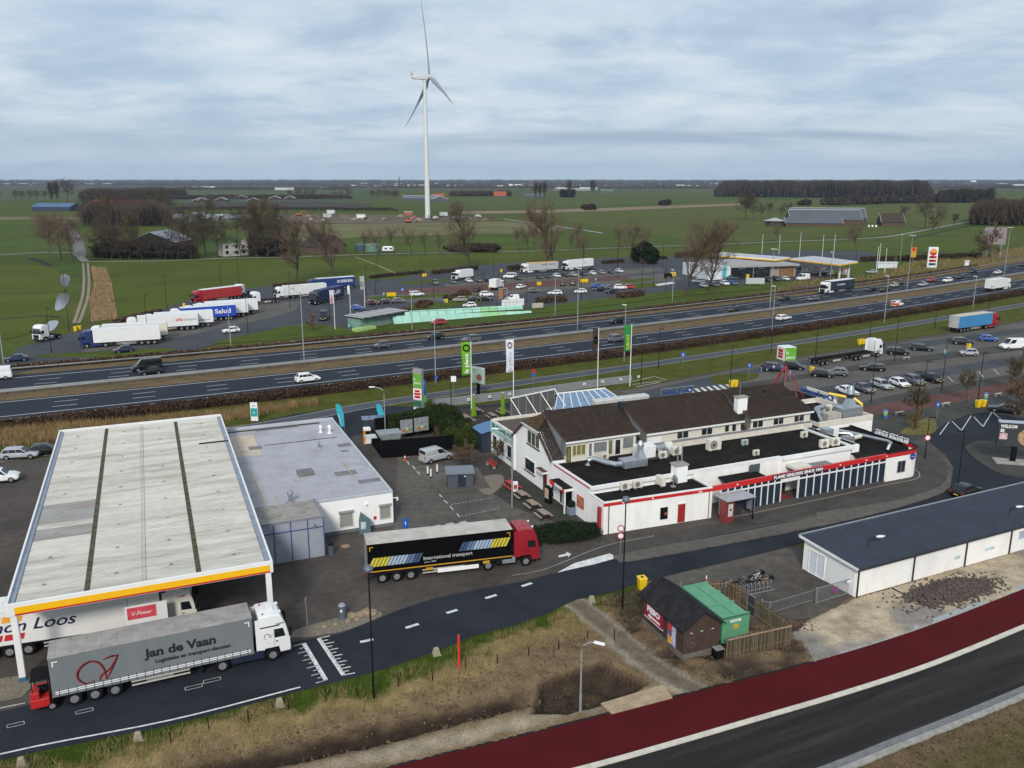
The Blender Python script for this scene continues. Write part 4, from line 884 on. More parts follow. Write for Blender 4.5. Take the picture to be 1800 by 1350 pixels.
for x0,n in((16.75,2),(20.35,2),(23.9,1),(25.0,1),(28.25,2),(31.6,2),(35.0,2)):win(b,F_,FD,FN,x0,x0+(1.75 if n==2 else .75),(4.95 if x0==25.0 else 5.0),5.95,CT,n,GL,'dormer_window')
M().box(12.2,37.9,11.1,11.44,4.08,4.85).bd('ledge_wall',CT,b);M().box(12.2,38.0,11.0,11.44,4.853,4.93).bd('ledge_cap',mat('lead_cap',(.20,.21,.23),r=.6,var=.2),b)
mb=M()
for i in range(14):mb.box(14.6+i*.8,15.35+i*.8,11.442,11.449,4.95,6.0)
mb.bd('boarding',mat('cream_boards',(.62,.58,.48),r=.7,var=.1,se=(.2,1,12)),b)
M().box(27.0,28.5,12.9,13.75,5.9,8.75).bd('chimney',WW,b,bv=.02);M().box(26.9,28.6,12.8,13.85,8.75,8.87).bd('chimney_cap',mat('cap_grey',(.3,.29,.27),r=.8),b)
M().tube([(27.5,13.3,8.8),(27.5,13.3,10.6)],.035,6).bd('aerial',S1,b);M().box(26.85,28.65,12.55,12.898,5.9,6.7).bd('chimney_flashing',DS,b)
M().box(10.3,11.75,2.0,3.15,3.4,5.35).bd('chimney',WW,b,bv=.02);M().box(10.2,11.85,1.9,3.25,5.353,5.5).bd('chimney_cap',mat('cap_grey',(.3,.29,.27),r=.8),b)
for q in(10.75,11.3):M().tube([(q,2.6,5.5),(q,2.6,7.5)],.075,8).bd('flue_pipe',S1,b)
M().cyl(33.5,15.4,7.2,8.2,.28,.14,8).cyl(33.5,15.4,8.2,8.8,.16,.22,8).bd('roof_cowl',DS,b);M().box(11.8,12.7,16.6,17.2,8.2,8.95).bd('skylight_box',DS,b)
f0=Vector((13.1,-.82));f1=Vector((39.3,-.15));fd2=(f1-f0).normalized();fn2=(fd2 .y,-fd2 .x);FL=(f1-f0).length
fr=panel(b,f0,fd2,fn2,0,FL,0,.22,mat('plinth_dark',(.07,.07,.075),r=.8),'front_plinth',-.2,0)
edges=[1.15+i*.95 for i in range(10)];edges2=[12.35+i*((FL-12.35)/12) for i in range(13)]
for E_ in(edges,edges2):
 for i in range(len(E_)-1):
  panel(b,f0,fd2,fn2,E_[i]+.07,E_[i+1]-.07,.222,2.5,navy,'front_panel',-.15,-.06);panel(b,f0,fd2,fn2,E_[i]+.07,E_[i+1]-.07,2.68,3.02,mat('dark_blue_glass',(.012,.016,.045),r=.15,var=.2),'top_light',-.15,-.08)
 for x in E_:panel(b,f0,fd2,fn2,x-.07,x+.07,.222,3.05,WT,'mullion',-.2,.0)
 panel(b,f0,fd2,fn2,E_[0]-.07,E_[-1]+.07,2.5,2.68,WT,'transom',-.19,-.02)
panel(b,f0,fd2,fn2,edges[-1]+.07,edges2[0]-.07,2.5,3.05,WT,'doorway_head',-.19,-.02)
panel(b,f0,fd2,fn2,-.02,FL+.02,3.05,3.58,red_trim,'front_fascia',-.28,.04)
panel(b,f0,fd2,fn2,8.3,15.9,3.0,3.60,mat('plum_board',(.055,.012,.03),r=.5),'sign_board',.042,.07)
text(b,'FLAME GRILLING SINCE 1954',(f0 .x+fd2 .x*8.45+fn2[0]*.072,f0 .y+fd2 .y*8.45+fn2[1]*.072,3.14),(fd2 .x,fd2 .y,0),(0,0,1),.36,LW,7.3,bold=.025,depth=.05)
for q in(3.2,18.4,22.6,26.0):panel(b,f0,fd2,fn2,q,q+.16,3.3,3.42,lightlens,'spot_lamp',.04,.14)
M().box(23.2,25.3,.3,2.6,0,.02).bd('doorway_floor',mat('red_mat',(.2,.03,.03),r=.9,var=.4),b);M().box(23.2,25.4,1.6,1.7,0,2.4).bd('inner_doors',mat('inner_dark',(.035,.02,.02),r=.4,var=.6,sc=2),b)
M().box(16.4,21.6,-.35,2.65,3.02,3.12).bd('yard_roof',RF,b);M().box(26.2,31.8,.2,2.15,3.0,3.1).bd('yard_roof',mat('grey_felt',(.20,.20,.21),r=.9,var=.2),b);M().box(25.9,28.2,.6,2.19,3.1,3.45).bd('yard_hood',CT,b)
panel(b,(0,2.7),(1,0),(0,-1),20.6,22.1,2.0,4.0,mat('slate_door',(.075,.095,.11),r=.5),'yard_door',.3,.33)
M().box(13.06,25.4,2.71,2.99,0,3.9).bd('yard_wall',OW,b)
arc=[(43.4+2.2*math.sin(R(t)),1.95-2.1*math.cos(R(t))) for t in range(0,91,15)]
endp=[(36.42,2.6),(39.32,-.14)]+arc+[(45.6,11.9),(36.42,11.9)]
endp=[(36.42,2.4),(39.34,2.4),(39.34,-.15)]+arc+[(45.6,11.9),(36.42,11.9)]
M().prism(endp,0,3.05).bd('end_wall',OW,b,sm=True,ang=25);M().prism([(36.42,2.4),(36.42,11.9),(45.4,11.9),(45.4,2.1),(43.3,.1),(36.42,.1)],3.05,3.12).bd('end_roof',RF,b)
arc2=[(43.4+(2.2+.05)*math.sin(R(t)),1.95-(2.1+.05)*math.cos(R(t))) for t in range(0,91,10)];arc3=[(43.4+1.95*math.sin(R(t)),1.95-1.85*math.cos(R(t))) for t in range(0,91,10)]
path=[(39.34,-.2)]+arc2+[(45.65,3.0)];inn=[(39.34,.1)]+arc3+[(45.35,3.0)];M().box(45.36,45.66,3.01,11.9,3.06,3.3).bd('end_parapet',black,b)
M().loft([[(*path[i],3.06),(*path[i],3.56),(*inn[i],3.56),(*inn[i],3.06)] for i in range(len(path))]).bd('end_fascia',red_trim,b,sm=True,ang=40)
M().loft([[(path[i][0],path[i][1],3.562),(path[i][0],path[i][1],3.62),(*inn[i],3.62),(*inn[i],3.562)] for i in range(len(path))]).bd('fascia_cap',black,b)
win(b,(0,-.15),(1,0),(0,-1),41.2,42.5,.9,2.4,S1,2,GL,'kiosk_window');o_=M().cyly(43.6,2.75,-.27,-.17,.42,n=20);o_.bd('oval_badge',mat('badge_blue',(.03,.05,.25),r=.4),b);text(b,'Coca-Cola',(43.28,-.275,2.68),(1,0,0),(0,0,1),.13,LW,.62,shear=.3)
M().box(40.3,50,12.3,23,0,3.4).bd('wing_wall',OW,b);M().box(40.5,49.7,12.6,22.8,3.4,3.44).bd('wing_roof',RF,b)
M().box(40.3,50.02,12.28,12.55,3.4,4.15).box(49.75,50.02,12.551,23,3.4,4.15).box(40.3,40.55,12.551,16,3.4,4.0).bd('wing_parapet',CT,b,bv=.02)
M().box(10,40.29,22.36,35,0,3.5).box(38.01,40.29,11.9,22.35,0,3.5).bd('rear_wall',OW,b);M().box(10.1,40.2,22.5,34.9,3.5,3.54).box(38.05,40.2,11.9,22.5,3.5,3.54).bd('rear_roof',RF,b);M().box(40.3,54,23.01,29.5,0,3.5).bd('rear_wing',OW,b);M().box(40.4,53.9,23.1,29.4,3.5,3.54).bd('rear_wing_roof',RF,b)
M().box(40.4,54.02,23.1,23.4,3.54,3.95).box(53.7,54.02,23.41,29.4,3.54,3.95).bd('rear_parapet',CT,b)
M().box(.0,9.99,22.36,30.2,0,4.35).bd('sign_block',WW,b);M().box(.3,9.9,22.5,30.0,4.35,4.38).bd('sign_block_roof',mat('brown_felt',(.10,.083,.075),r=.9,var=.3,dirt=.4),b)
M().box(-.02,.3,22.4,30.22,4.35,4.62).box(.301,10,29.9,30.22,4.35,4.72).bd('sign_block_parapet',CT,b)
board=panel(b,W_,D_,N_,22.45,30.15,3.0,4.60,mat('mint_board',(.48,.62,.58),r=.5,var=.05),'welcome_board',.02,.10)
panel(board,W_,D_,N_,28.7,29.7,3.35,4.35,mat('logo_green',(.012,.20,.045),r=.5),'emblem_panel',.10,.115)
text(board,'la\nplace',(-.117,29.6,3.85),(0,-1,0),(0,0,1),.25,LW,.75,depth=.01)
text(board,'WELKOM BIJ LA PLACE',(-.102,28.4,3.85),(0,-1,0),(0,0,1),.52,mat('board_green',(.02,.09,.05),r=.5),5.7,bold=.035)
text(board,'ontbijt  lunch  diner  koffie',(-.102,27.6,3.35),(0,-1,0),(0,0,1),.18,mat('board_green',(.02,.09,.05),r=.5),4.6)
for v0 in(23.3,25.7,28.1):win(b,W_,D_,N_,v0,v0+1.5,1.0,2.75,WT,1,GL,'shop_window',sill=black)
M().box(-.18,-.021,22.2,22.45,0,4.7).bd('pilaster',WW,b)
zr_=4.08
ac_unit('left of the two white condenser units under the low roof parapet',bloc(4.0,2.45,3.45),BA,1.15);ac_unit('right of the two white condenser units under the low roof parapet',bloc(5.55,2.4,3.45),BA,1.15)
ac_unit('big square condenser beside the satellite dish on the corner roof',bloc(8.3,2.1,3.45),BA+R(90),1.35)
ac_unit('small condenser below the dormer with the yellow curtains',bloc(6.2,10.6,zr_),BA,.95)
ac_unit('condenser standing just behind the roof flues',bloc(12.6,8.2,zr_),BA,1.1);ac_unit('tall narrow condenser with dark front on the middle roof',bloc(14.8,8.6,zr_),BA,1.35);ac_unit('largest condenser with dark grille on the middle roof',bloc(20.0,8.4,zr_),BA,1.9)
ac_unit('tiny condenser alone on the middle of the flat roof',bloc(23.3,4.6,zr_),BA,.85);ac_unit('small green-grey condenser left of the corner condensers',bloc(24.7,8.4,zr_),BA,.9,m=mat('pale_green',(.35,.45,.45),r=.5))
ac_unit('single condenser below the third dormer',bloc(33.6,7.9,zr_),BA,1.0);ac_unit('left of the twin condensers near the roof corner',bloc(32.9,3.7,zr_),BA,1.3);ac_unit('right of the twin condensers near the roof corner',bloc(34.7,3.75,zr_),BA,1.3)
ac_unit('round-fan condenser at the foot of the sign tower',bloc(43.6,20.5,3.45),BA,1.4);ac_unit('upright condenser beside the extraction duct',bloc(46.3,17.2,3.45),BA,1.6)
duct_m=mat('duct_steel',(.44,.47,.50),r=.35,metal=.7,var=.15,sc=2,dirt=.2)
t=t0('extraction_unit','galvanised kitchen extraction box with conical stack on the left flat roof','duct',bloc(8.2,7.0,zr_),BA)
M().box(-2.0,1.0,-.9,.6,.25,1.15).bd('box',duct_m,t,bv=.03);M().loft([[(-.1,-.7,1.15),(.95,-.7,1.15),(.95,.4,1.15),(-.1,.4,1.15)],[(.2,-.4,2.05),(.65,-.4,2.05),(.65,.1,2.05),(.2,.1,2.05)]]).bd('hood',duct_m,t)
M().cyl(.42,-.15,2.05,2.4,.28,n=12).cyl(.42,-.15,2.4,2.7,.42,.42,12).cyl(.42,-.15,2.7,3.1,.42,.2,12).bd('stack',duct_m,t,sm=True)
M().tube([(-2.0,-.2,.7),(-2.7,-.1,.7),(-3.5,.9,.75),(-4.2,2.2,.9),(-4.8,2.5,.7),(-4.9,2.5,.1)],.3,10).bd('elbow',duct_m,t,sm=True)
t=t0('air_handler','white air handling cabinet with two bent steel ducts','air handler',bloc(11.0,9.0,zr_),BA)
M().box(-1.6,.7,-.7,.7,.3,1.75).bd('cabinet',WT,t,bv=.03);M().box(-1.7,1.6,-1.0,.8,.1,.28).bd('frame',DS,t)
for q in(0,1):M().tube([(.6+q*.1,-.3-q*.1,1.4),(1.1+q*.9,-.3-q*.1,1.3),(1.5+q*1.0,-.4-q*.1,.8),(1.5+q*1.0,-.45-q*.1,.1)],.24,10).bd('bent_duct',duct_m,t,sm=True)
M().box(2.7,3.6,.2,.6,.1,1.5).bd('side_cabinet',WT,t)
t=t0('satellite_dish','grey satellite dish on the corner roof','satellite dish',bloc(9.4,1.3,3.42),BA)
M().cyl(0,0,0,.1,.3,n=10).cyl(0,0,.1,.7,.05,n=8).bd('mast',S1,t);M().loft([[(.1+.02*i,.55*r*math.cos(a),.85+.5*r*math.sin(a)) for a in[2*math.pi*k/14 for k in range(14)]] for i,r in((0,.3),(2,.7),(6,1.0))]).bd('dish',S1,t)
t=t0('duct_run','long bent galvanised duct crossing the round-ended roof','duct',bloc(0,0,0),BA)
M().tube([(39.0,9.8,3.9),(40.2,10.2,3.9),(41.8,8.2,3.7),(43.4,3.6,3.65),(43.2,2.9,3.65),(41.9,2.0,3.65),(41.6,1.9,3.2)],.2,8).bd('main_duct',duct_m,t,sm=True);M().tube([(39.4,9.2,3.7),(41.6,8.2,3.6),(41.9,7.6,3.2)],.2,8).bd('branch_duct',duct_m,t,sm=True);M().tube([(38.9,6.3,3.6),(42.0,6.7,3.6)],.28,8).bd('lagged_duct',CT,t,sm=True)
t=t0('roof_plant','steel cabinets and platform on the round-ended roof','roof plant',bloc(37.8,8.4,3.12),BA);M().box(-.6,.6,-.6,.6,.3,1.6).bd('cabinet',duct_m,t,bv=.02);M().box(.8,1.6,-.5,.6,.2,1.5).bd('cabinet',WT,t);M().box(.6,2.0,-2.9,-1.8,.1,1.0).bd('fan_box',S1,t,bv=.02);M().box(-1.3,-.1,-1.8,3,.4,.5).bd('walkway',DS,t)
for q in range(6):M().tube([(-1.25,-1.7+q*.9,.5),(-1.25,-1.7+q*.9,1.5)],.025,5).bd('rail_post',S1,t)
for q in(1.0,1.5):M().tube([(-1.25,-1.75,q),(-1.25,2.95,q)],.025,5).bd('hand_rail',S1,t)
t=t0('roof_letters','row of white letters seen from behind on the round-ended roof','sign',bloc(0,0,0),BA)
text(t,'BURGER KING',(44.6,1.6,3.65),(-.04,1,0),(0,0,1),.7,LW,5.0,bold=.03,depth=.12);M().tube([(44.35,6.8,3.7),(44.55,1.5,3.7)],.05,6).tube([(44.35,6.8,4.25),(44.55,1.5,4.25)],.05,6).bd('letter_rail',S1,t)
t=t0('plant_tower','grey extraction tower with dark cone on the service wing','duct',bloc(47.6,14.4,3.44),BA)
M().box(-2.0,1.6,-1.0,.9,0,1.7).bd('box',duct_m,t,bv=.03);M().loft([[(-.7,-.7,1.7),(.7,-.7,1.7),(.7,.7,1.7),(-.7,.7,1.7)],[(-.35,-.35,2.9),(.35,-.35,2.9),(.35,.35,2.9),(-.35,.35,2.9)]]).bd('hood',duct_m,t);M().cyl(0,0,2.9,3.5,.5,.6,14).bd('drum',DS,t,sm=True);M().cyl(0,0,3.5,4.1,.62,.5,14).cyl(0,0,4.1,4.6,.5,.35,14).bd('cone',duct_m,t,sm=True)
M().box(-4.6,-2.2,-.9,.4,.1,1.2).bd('side_box',mat('duct_beige',(.4,.37,.32),r=.6),t);M().tube([(-5.6,-.6,.2),(-5.6,-.4,1.2),(-5.0,1.0,1.6),(-3.0,1.6,1.6)],.35,10).bd('bend',duct_m,t,sm=True)
t=t0('sign_tower','green and white cube sign on splayed red legs above the roof','sign',bloc(45.6,25.4,3.54),BA-R(8))
rt=mat('red_legs',(.26,.02,.03),r=.5)
for i in range(8):
 a=R(i*45+22);M().tube([(3.3*math.cos(a),2.4*math.sin(a),.3),(.1*math.cos(a),.1*math.sin(a),5.2)],.07,6).bd('leg',rt,t)
M().cyl(0,0,4.6,6.3,.12,n=8).bd('mast',rt,t);cu=M().box(-1.0,1.0,-1.0,1.0,6.3,8.3).bd('cube',WP,t,bv=.04)
M().box(-.97,.97,-1.03,-1.003,6.33,8.27).bd('green_face',mat('sign_green',(.13,.36,.035),r=.5),cu);text(cu,'la\nplace',(-.75,-1.035,7.3),(1,0,0),(0,0,1),.5,LW,1.5)
for k,(z0,z1,m_) in enumerate(((7.5,7.95,RB),(7.1,7.4,RB),(6.65,7.0,RB))):M().box(-1.03,-1.003,-.55,.55,z0,z1).bd('burger_emblem',m_,cu)
glz=mat('roof_glazing',(.14,.22,.33),r=.12,var=.2,sc=1.5)
t=t0('glass_roof','blue glazed conservatory roof with white bars behind the tiled roof','glass roof',bloc(0,0,0),BA)
M().slab([(11,33.2,3.6),(23,33.2,3.6),(21.5,37.0,5.1),(13.5,37.0,5.1)],(0,0,1),.06).slab([(13.5,37.0,5.1),(21.5,37.0,5.1),(23,40.5,3.6),(11,40.5,3.6)],(0,0,1),.06).bd('glazing',glz,t)
for k in range(9):M().tube([(11+k*1.5,33.2,3.69),(13.5+k*1.0,37.0,5.19)],.07,4).bd('glazing_bar',WT,t)
for k in range(9):M().tube([(11+k*1.5,40.5,3.69),(13.5+k*1.0,37.0,5.19)],.07,4).bd('glazing_bar',WT,t)
M().tube([(13.5,37,5.22),(21.5,37,5.22)],.12,6).bd('glazing_ridge',WT,t);M().box(11,23,35.01,40.5,0,3.55).bd('upstand',mat('upstand_grey',(.35,.37,.38),r=.6),t);M().box(16.5,25.5,30.9,32.3,3.54,5.2).bd('vent_hood',mat('pale_hood',(.5,.5,.48),r=.5),t,bv=.1)
t=t0('roof_billboard','slatted billboard seen from behind, propped by white struts on the roof','billboard',bloc(4.6,33.6,2.6),BA+R(16))
M().box(0,8.4,.3,.42,.4,3.5).bd('panel',mat('panel_back',(.115,.11,.105),r=.8,var=.2,se=(3,1,.3)),t)
for k in range(4):M().tube([(k*2.8,.25,3.45),(k*2.8+.3,-3.2,.1)],.07,4).bd('strut',WT,t)
for k in range(7):M().box(k*1.38,k*1.38+.12,.22,.3,.4,3.5).bd('batten',S1,t)
M().box(-.05,8.45,.2,.45,3.5,3.62).box(-.05,8.45,.2,.45,.3,.4).bd('frame',WT,t)
t=t0('roof_letters','blue rooftop letters seen from behind left of the zebra crossing','sign',bloc(0,0,0),BA)
lb=mat('letter_blue',(.02,.06,.25),r=.5)
text(t,'De Lucht',(36.0,35.0,3.7),(-1,-.02,0),(0,0,1),.8,lb,5.6,bold=.02,depth=.1)
for z in(3.6,4.6):M().tube([(30.2,35.05,z),(36.3,35.1,z)],.06,5).bd('rail',S1,t)
for k in range(5):M().tube([(30.3+k*1.45,35.08,2.2),(30.3+k*1.45,35.08,4.6)],.05,5).bd('post',S1,t)
t=t0('roof_letters','blue rooftop letters seen from behind below the sign cube','sign',bloc(0,0,0),BA)
text(t,'De Lucht',(50.1,20.0,4.2),(0,1,0),(0,0,1),.85,mat('letter_blue2',(.02,.08,.26),r=.5),7.0,bold=.03,depth=.1);M().tube([(50.1,19.6,4.15),(50.1,27.4,4.15)],.06,5).bd('rail',S1,t)
t=t0('yellow_slide','yellow roof ladder on the far corner of the restaurant','ladder',bloc(53.2,21.8,0),BA+R(-52));M().tube([(-1.6,0,4.4),(2.0,0,4.1),(3.2,0,3.3),(3.3,0,2.4)],.12,6).tube([(-1.6,.6,4.4),(2.0,.6,4.1),(3.2,.6,3.3),(3.3,.6,2.4)],.12,6).bd('rails',YB,t)
for k in range(8):M().tube([(-1.5+k*.45,0,4.4-k*.04),(-1.5+k*.45,.6,4.4-k*.04)],.04,5).bd('rung',YB,t)
t=t0('drive_kiosk','red drive-through order booth with grey flat roof by the red fascia','kiosk',bloc(15.0,-2.2,0),BA)
M().box(-1.6,-.4,-.5,.5,0,2.5).bd('cabin',mat('kiosk_red',(.20,.03,.03),r=.5),t);M().box(-1.7,2.1,-.9,1.3,2.55,2.68).bd('roof',mat('kiosk_roof',(.33,.35,.37),r=.5),t);M().box(-1.2,-.6,-.53,-.503,.7,2.1).bd('order_screen',mat('screen_grey',(.5,.5,.48),r=.5),t);M().box(-1.0,-.8,-.545,-.531,1.3,1.55).bd('card_slot',black,t)
M().box(1.9,2.0,-.8,-.7,0,2.55).bd('post',black,t);M().box(2.05,2.15,-.7,.5,.9,2.3).bd('menu_board',mat('menu_lilac',(.28,.25,.33),r=.5,var=.5,sc=3),t);M().box(-.3,1.8,.9,1.0,0,2.5).bd('back_wall',mat('kiosk_dark',(.03,.03,.035),r=.6),t)
# garage
GO=G(1408,1000);GA=R(25.8)
g=t0('garage_block','long low white garage with dark corrugated roof beside the sand','garage',(*GO,0),GA)
LEN=34
M().box(.15,LEN,-6.35,0,0,2.75).bd('wall',OW,g)
M().slab([(.15,-6.35,2.75),(.15,0,2.75),(.15,0,3.2),(.15,-6.35,2.76)],(1,0,0),.3).bd('gable_wall',OW,g)
grf=mat('corrugated_grey',(.048,.057,.080),r=.6,metal=.1,spec=.3,var=.12,sc=.4,dirt=.3,dsc=.7,dcol=(.03,.035,.045))
def corr(u0,u1):
 mb=M();n=int((u1-u0)/.31);prof=[]
 for i in range(n):
  x=u0+(u1-u0)*i/n;q=(u1-u0)/n;prof+=[(x,0),(x+q*.5,0),(x+q*.62,.11),(x+q*.88,.11)]
 prof.append((u1,0));k=len(prof)
 mb.add([(a,-6.75,2.86+b_) for a,b_ in prof]+[(a,.35,3.30+b_) for a,b_ in prof],[(i,i+1,k+i+1,k+i) for i in range(k-1)]);return mb
for i in range(11):corr(-.2+i*3.11,-.2+(i+1)*3.11-.02).bd('roof_sheet',grf,g)
M().box(-.25,LEN,.3,.48,3.2,3.42).bd('top_flashing',mat('flashing',(.28,.31,.34),r=.5,metal=.3),g);M().box(-.25,LEN,-6.86,-6.74,2.74,2.9).bd('gutter',DS,g)
M().slab([(-.24,-6.8,2.72),(-.24,.4,3.15),(-.24,.4,3.38),(-.24,-6.8,2.95)],(1,0,0),.06).bd('verge_board',WT,g)
for v0,v1 in((-2.7,-.7),):win(g,(.15,0),(0,1),(-1,0),v0,v1,.03,2.35,WT,2,mat('pale_door',(.60,.63,.66),r=.5,var=.05),'double_door')
panel(g,(.15,0),(0,1),(-1,0),-6.2,-3.0,.05,2.5,WP,'sliding_door',0,.05)
for u0 in(.3,7.3,14.4,20.9,27.3):M().box(u0-.06,u0+.06,-6.47,-6.352,0,2.75).bd('downpipe',DS,g)
for u0,u1,z0,z1 in((3.3,6.4,.1,2.55),(9.6,12.2,.1,2.5),(12.3,14.1,1.2,2.2),(15.4,17.6,1.5,2.3),(18.6,20.4,1.3,2.3)):panel(g,(0,-6.35),(1,0),(0,-1),u0,u1,z0,z1,OW,'blocked_opening',0,.02)
win(g,(0,-6.35),(1,0),(0,-1),22.0,23.2,1.2,2.2,WT,1,mat('pale_glass',(.35,.42,.5),r=.2),'garage_window')
for u0,w_ in((12.9,.8),(17.2,1.4)):panel(g,(0,-6.35),(1,0),(0,-1),u0,u0+w_,1.0,1.3,mat('graffiti_blue',(.45,.60,.64),r=.7,var=.5,sc=4),'graffiti',.021,.025)
# brick hut, compactor, fence
HO=G(1200,1160);HA=R(22)
hloc=lambda u,v,z=0:(HO[0]+u*math.cos(HA)-v*math.sin(HA),HO[1]+u*math.sin(HA)+v*math.cos(HA),z)
hb=brickmat('hut_brick',(.088,.055,.042),(.062,.04,.032),(.075,.065,.055),4.2,0,.2)
h=t0('brick_hut','small brown brick hut with black pitched roof and advertising boards','hut',(*HO,0),HA)
n_=MATS['hut_brick'].node_tree
M().box(0,3.3,0,6.1,.45,2.62).bd('wall',hb,h);M().box(-.03,3.33,-.03,6.13,-.1,.45).bd('plinth',mat('mossy_concrete',(.14,.125,.10),r=.9,var=.3,dirt=.4),h)
for v0 in(0,6.0):M().slab([(0,v0,2.62),(3.3,v0,2.62),(1.65,v0,3.72)],(0,1,0),.1).bd('gable',hb,h)
rf=mat('black_felt',(.019,.019,.022),r=.85,var=.3,sc=1,dirt=.45,dsc=1.4,dcol=(.06,.058,.055))
M().slab([(-.3,-.35,2.46),(-.3,6.45,2.46),(1.65,6.45,3.78),(1.65,-.35,3.78)],(-.3,0,.95),.09).slab([(3.6,-.35,2.46),(3.6,6.45,2.46),(1.65,6.45,3.78),(1.65,-.35,3.78)],(.3,0,.95),.09).bd('roof',rf,h)
M().tube([(1.65,-.36,3.86),(1.65,6.46,3.86)],.08,6).bd('ridge',rf,h)
fb=mat('febo_red',(.30,.008,.035),r=.45)
s1=M().box(-.07,-.003,2.9,5.6,1.0,2.35).bd('sign_board',fb,h);text(s1,'FEBO',(-.073,5.25,1.62),(0,-1,0),(0,0,1),.50,LW,1.9,bold=.05)
M().slab([(-.085,5.15,1.28),(-.085,4.75,1.5),(-.085,4.75,1.36),(-.085,3.3,1.36),(-.085,3.3,1.20),(-.085,4.75,1.20),(-.085,4.75,1.06)],(1,0,0),.012).bd('arrow',LW,s1)
M().box(-.1,.0,2.86,5.64,.96,1.0).box(-.1,0,2.86,5.64,2.35,2.39).bd('sign_frame',WT,s1)
pc=M().box(-.06,-.003,1.0,2.2,.35,2.2).bd('poster',mat('poster_mix',(.14,.10,.22),r=.4,var=.8,sc=1.6),h)
M().box(-.075,-.062,1.6,2.1,.45,1.1).bd('poster_yellow',mat('poster_orange',(.7,.33,.03),r=.5,var=.5,sc=4),pc);M().box(-.075,-.062,1.05,1.55,.5,2.1).bd('poster_pale',mat('poster_pale',(.45,.5,.58),r=.5,var=.5,sc=4),pc);M().box(-.076,-.062,1.62,2.1,1.6,2.15).bd('poster_red',mat('bright_red',(.70,.03,.02),r=.4),pc)
for q in(.55,1.5,2.5):M().box(q,q+.22,-.012,.01,2.1,2.15).bd('wall_tie',WT,h)
ring=M();ring.loft([[(.75+.42*math.cos(a)*k,-.008,1.35+.42*math.sin(a)*k) for k in(.93,1.0)]+[(.75+.42*math.cos(a)*k,.004,1.35+.42*math.sin(a)*k) for k in(1.0,.93)] for a in[2*math.pi*i/20 for i in range(21)]],False).bd('painted_ring',mat('chalk',(.12,.11,.10),r=.9),h)
text(h,'wc',(.55,-.012,1.22),(1,0,0),(0,0,1),.26,mat('chalk',(.12,.11,.10),r=.9))
gc=mat('container_green',(.10,.30,.17),r=.5,var=.15,sc=1.2,dirt=.35,dsc=1.2,dcol=(.09,.13,.08))
c=t0('waste_compactor','long green steel waste compactor between the brick hut and fence','container',hloc(5.1,3.4,0),HA)
M().extr([(-1.2,.45),(-1.0,.15),(1.0,.15),(1.2,.45),(1.2,2.45),(-1.2,2.45)],-2.9,2.8).bd('body',gc,c,bv=.03)
for v0 in(-2.9,-.9,1.0,2.7):M().box(-1.27,1.27,v0-.08,v0+.08,2.35,2.54).bd('rib',gc,c)
M().box(-.06,.06,-2.7,2.6,2.45,2.52).bd('seam',gc,c);M().box(-1.3,1.3,-2.98,-2.905,.3,2.55).bd('end_plate',gc,c,bv=.02)
M().box(-.55,.45,-3.0,-2.982,1.98,2.18).bd('name_strip',LW,c);M().box(-.2,.25,-3.0,-2.982,1.4,1.75).bd('warning_plate',mat('poster_orange',(.7,.33,.03),r=.5,var=.5,sc=4),c);text(c,'CONTAINER',(-.5,-3.003,2.03),(1,0,0),(0,0,1),.10,letter_dark)
M().box(-.9,.4,2.8,3.4,.6,2.1).bd('ram_housing',gc,c);M().tube([(-1.1,3.3,.1),(-1.1,3.3,2.7)],.05,6).bd('post',gc,c)
board=mat('fence_board',(.155,.118,.07),r=.85,var=.35,sc=2.5,se=(2,2,.4),dirt=.6,dsc=1.3,dcol=(.055,.055,.022));board2=mat('fence_board_fresh',(.23,.13,.045),r=.85,var=.3,sc=2,se=(2,2,.4),dirt=.4,dsc=1.3,dcol=(.06,.055,.03))
def board_fence(la,runs,H,parent_loc,gap=.172,bw=.118,bm=board,cap=True):
 t=t0('board_fence',la,'fence',parent_loc,HA)
 proto=M().box(-bw/2,bw/2,-.012,.012,0,H).mesh('board',0);proto.materials.append(bm);protos=[proto,proto.copy(),proto.copy()];protos[1].materials[0]=mat(bm.name+'_dark',(.085,.066,.042),r=.9,var=.3,sc=2,se=(2,2,.4),dirt=.5,dsc=1.3,dcol=(.04,.042,.018));protos[2].materials[0]=mat(bm.name+'_grey',(.125,.105,.078),r=.9,var=.3,sc=2,se=(2,2,.4),dirt=.5,dsc=1.3,dcol=(.05,.05,.022))
 for(u0,v0),(u1,v1) in runs:
  L=math.hypot(u1-u0,v1-v0);a=math.atan2(v1-v0,u1-u0);n=int(L/gap)
  for i in range(n+1):
   o=link('board',protos[(i*7+i//3)%3],None,t,(u0+(u1-u0)*i/n,v0+(v1-v0)*i/n,-.05+random.uniform(-.03,.03)),a);o.rotation_euler[1]=random.uniform(-.02,.02)
  ca_,sa_=math.cos(a),math.sin(a)
  M().obox(((u0+u1)/2-sa_*.04,(v0+v1)/2+ca_*.04,H-.32),L,.045,.10,a).obox(((u0+u1)/2-sa_*.04,(v0+v1)/2+ca_*.04,.3),L,.045,.10,a).bd('rail',wood,t)
  if cap:M().obox(((u0+u1)/2+sa_*.03,(v0+v1)/2-ca_*.03,H-.28),L,.03,.12,a).bd('face_rail',mat('pale_rail',(.32,.22,.14),r=.85,var=.2),t)
 return t
board_fence('weathered board fence with pale rail in front of the compactor',[((3.2,-1.15),(9.15,-1.25))],1.85,hloc(0,0));board_fence('dark board fence returning from the pale-railed fence along the sand',[((9.2,-1.2),(9.2,3.2))],1.85,hloc(0,0),cap=False)
board_fence('short orange-brown board fence beside the bicycle racks',[((9.2,4.4),(9.0,6.6)),((9.0,6.6),(7.4,7.1))],1.95,hloc(0,0),bm=board2,cap=False)
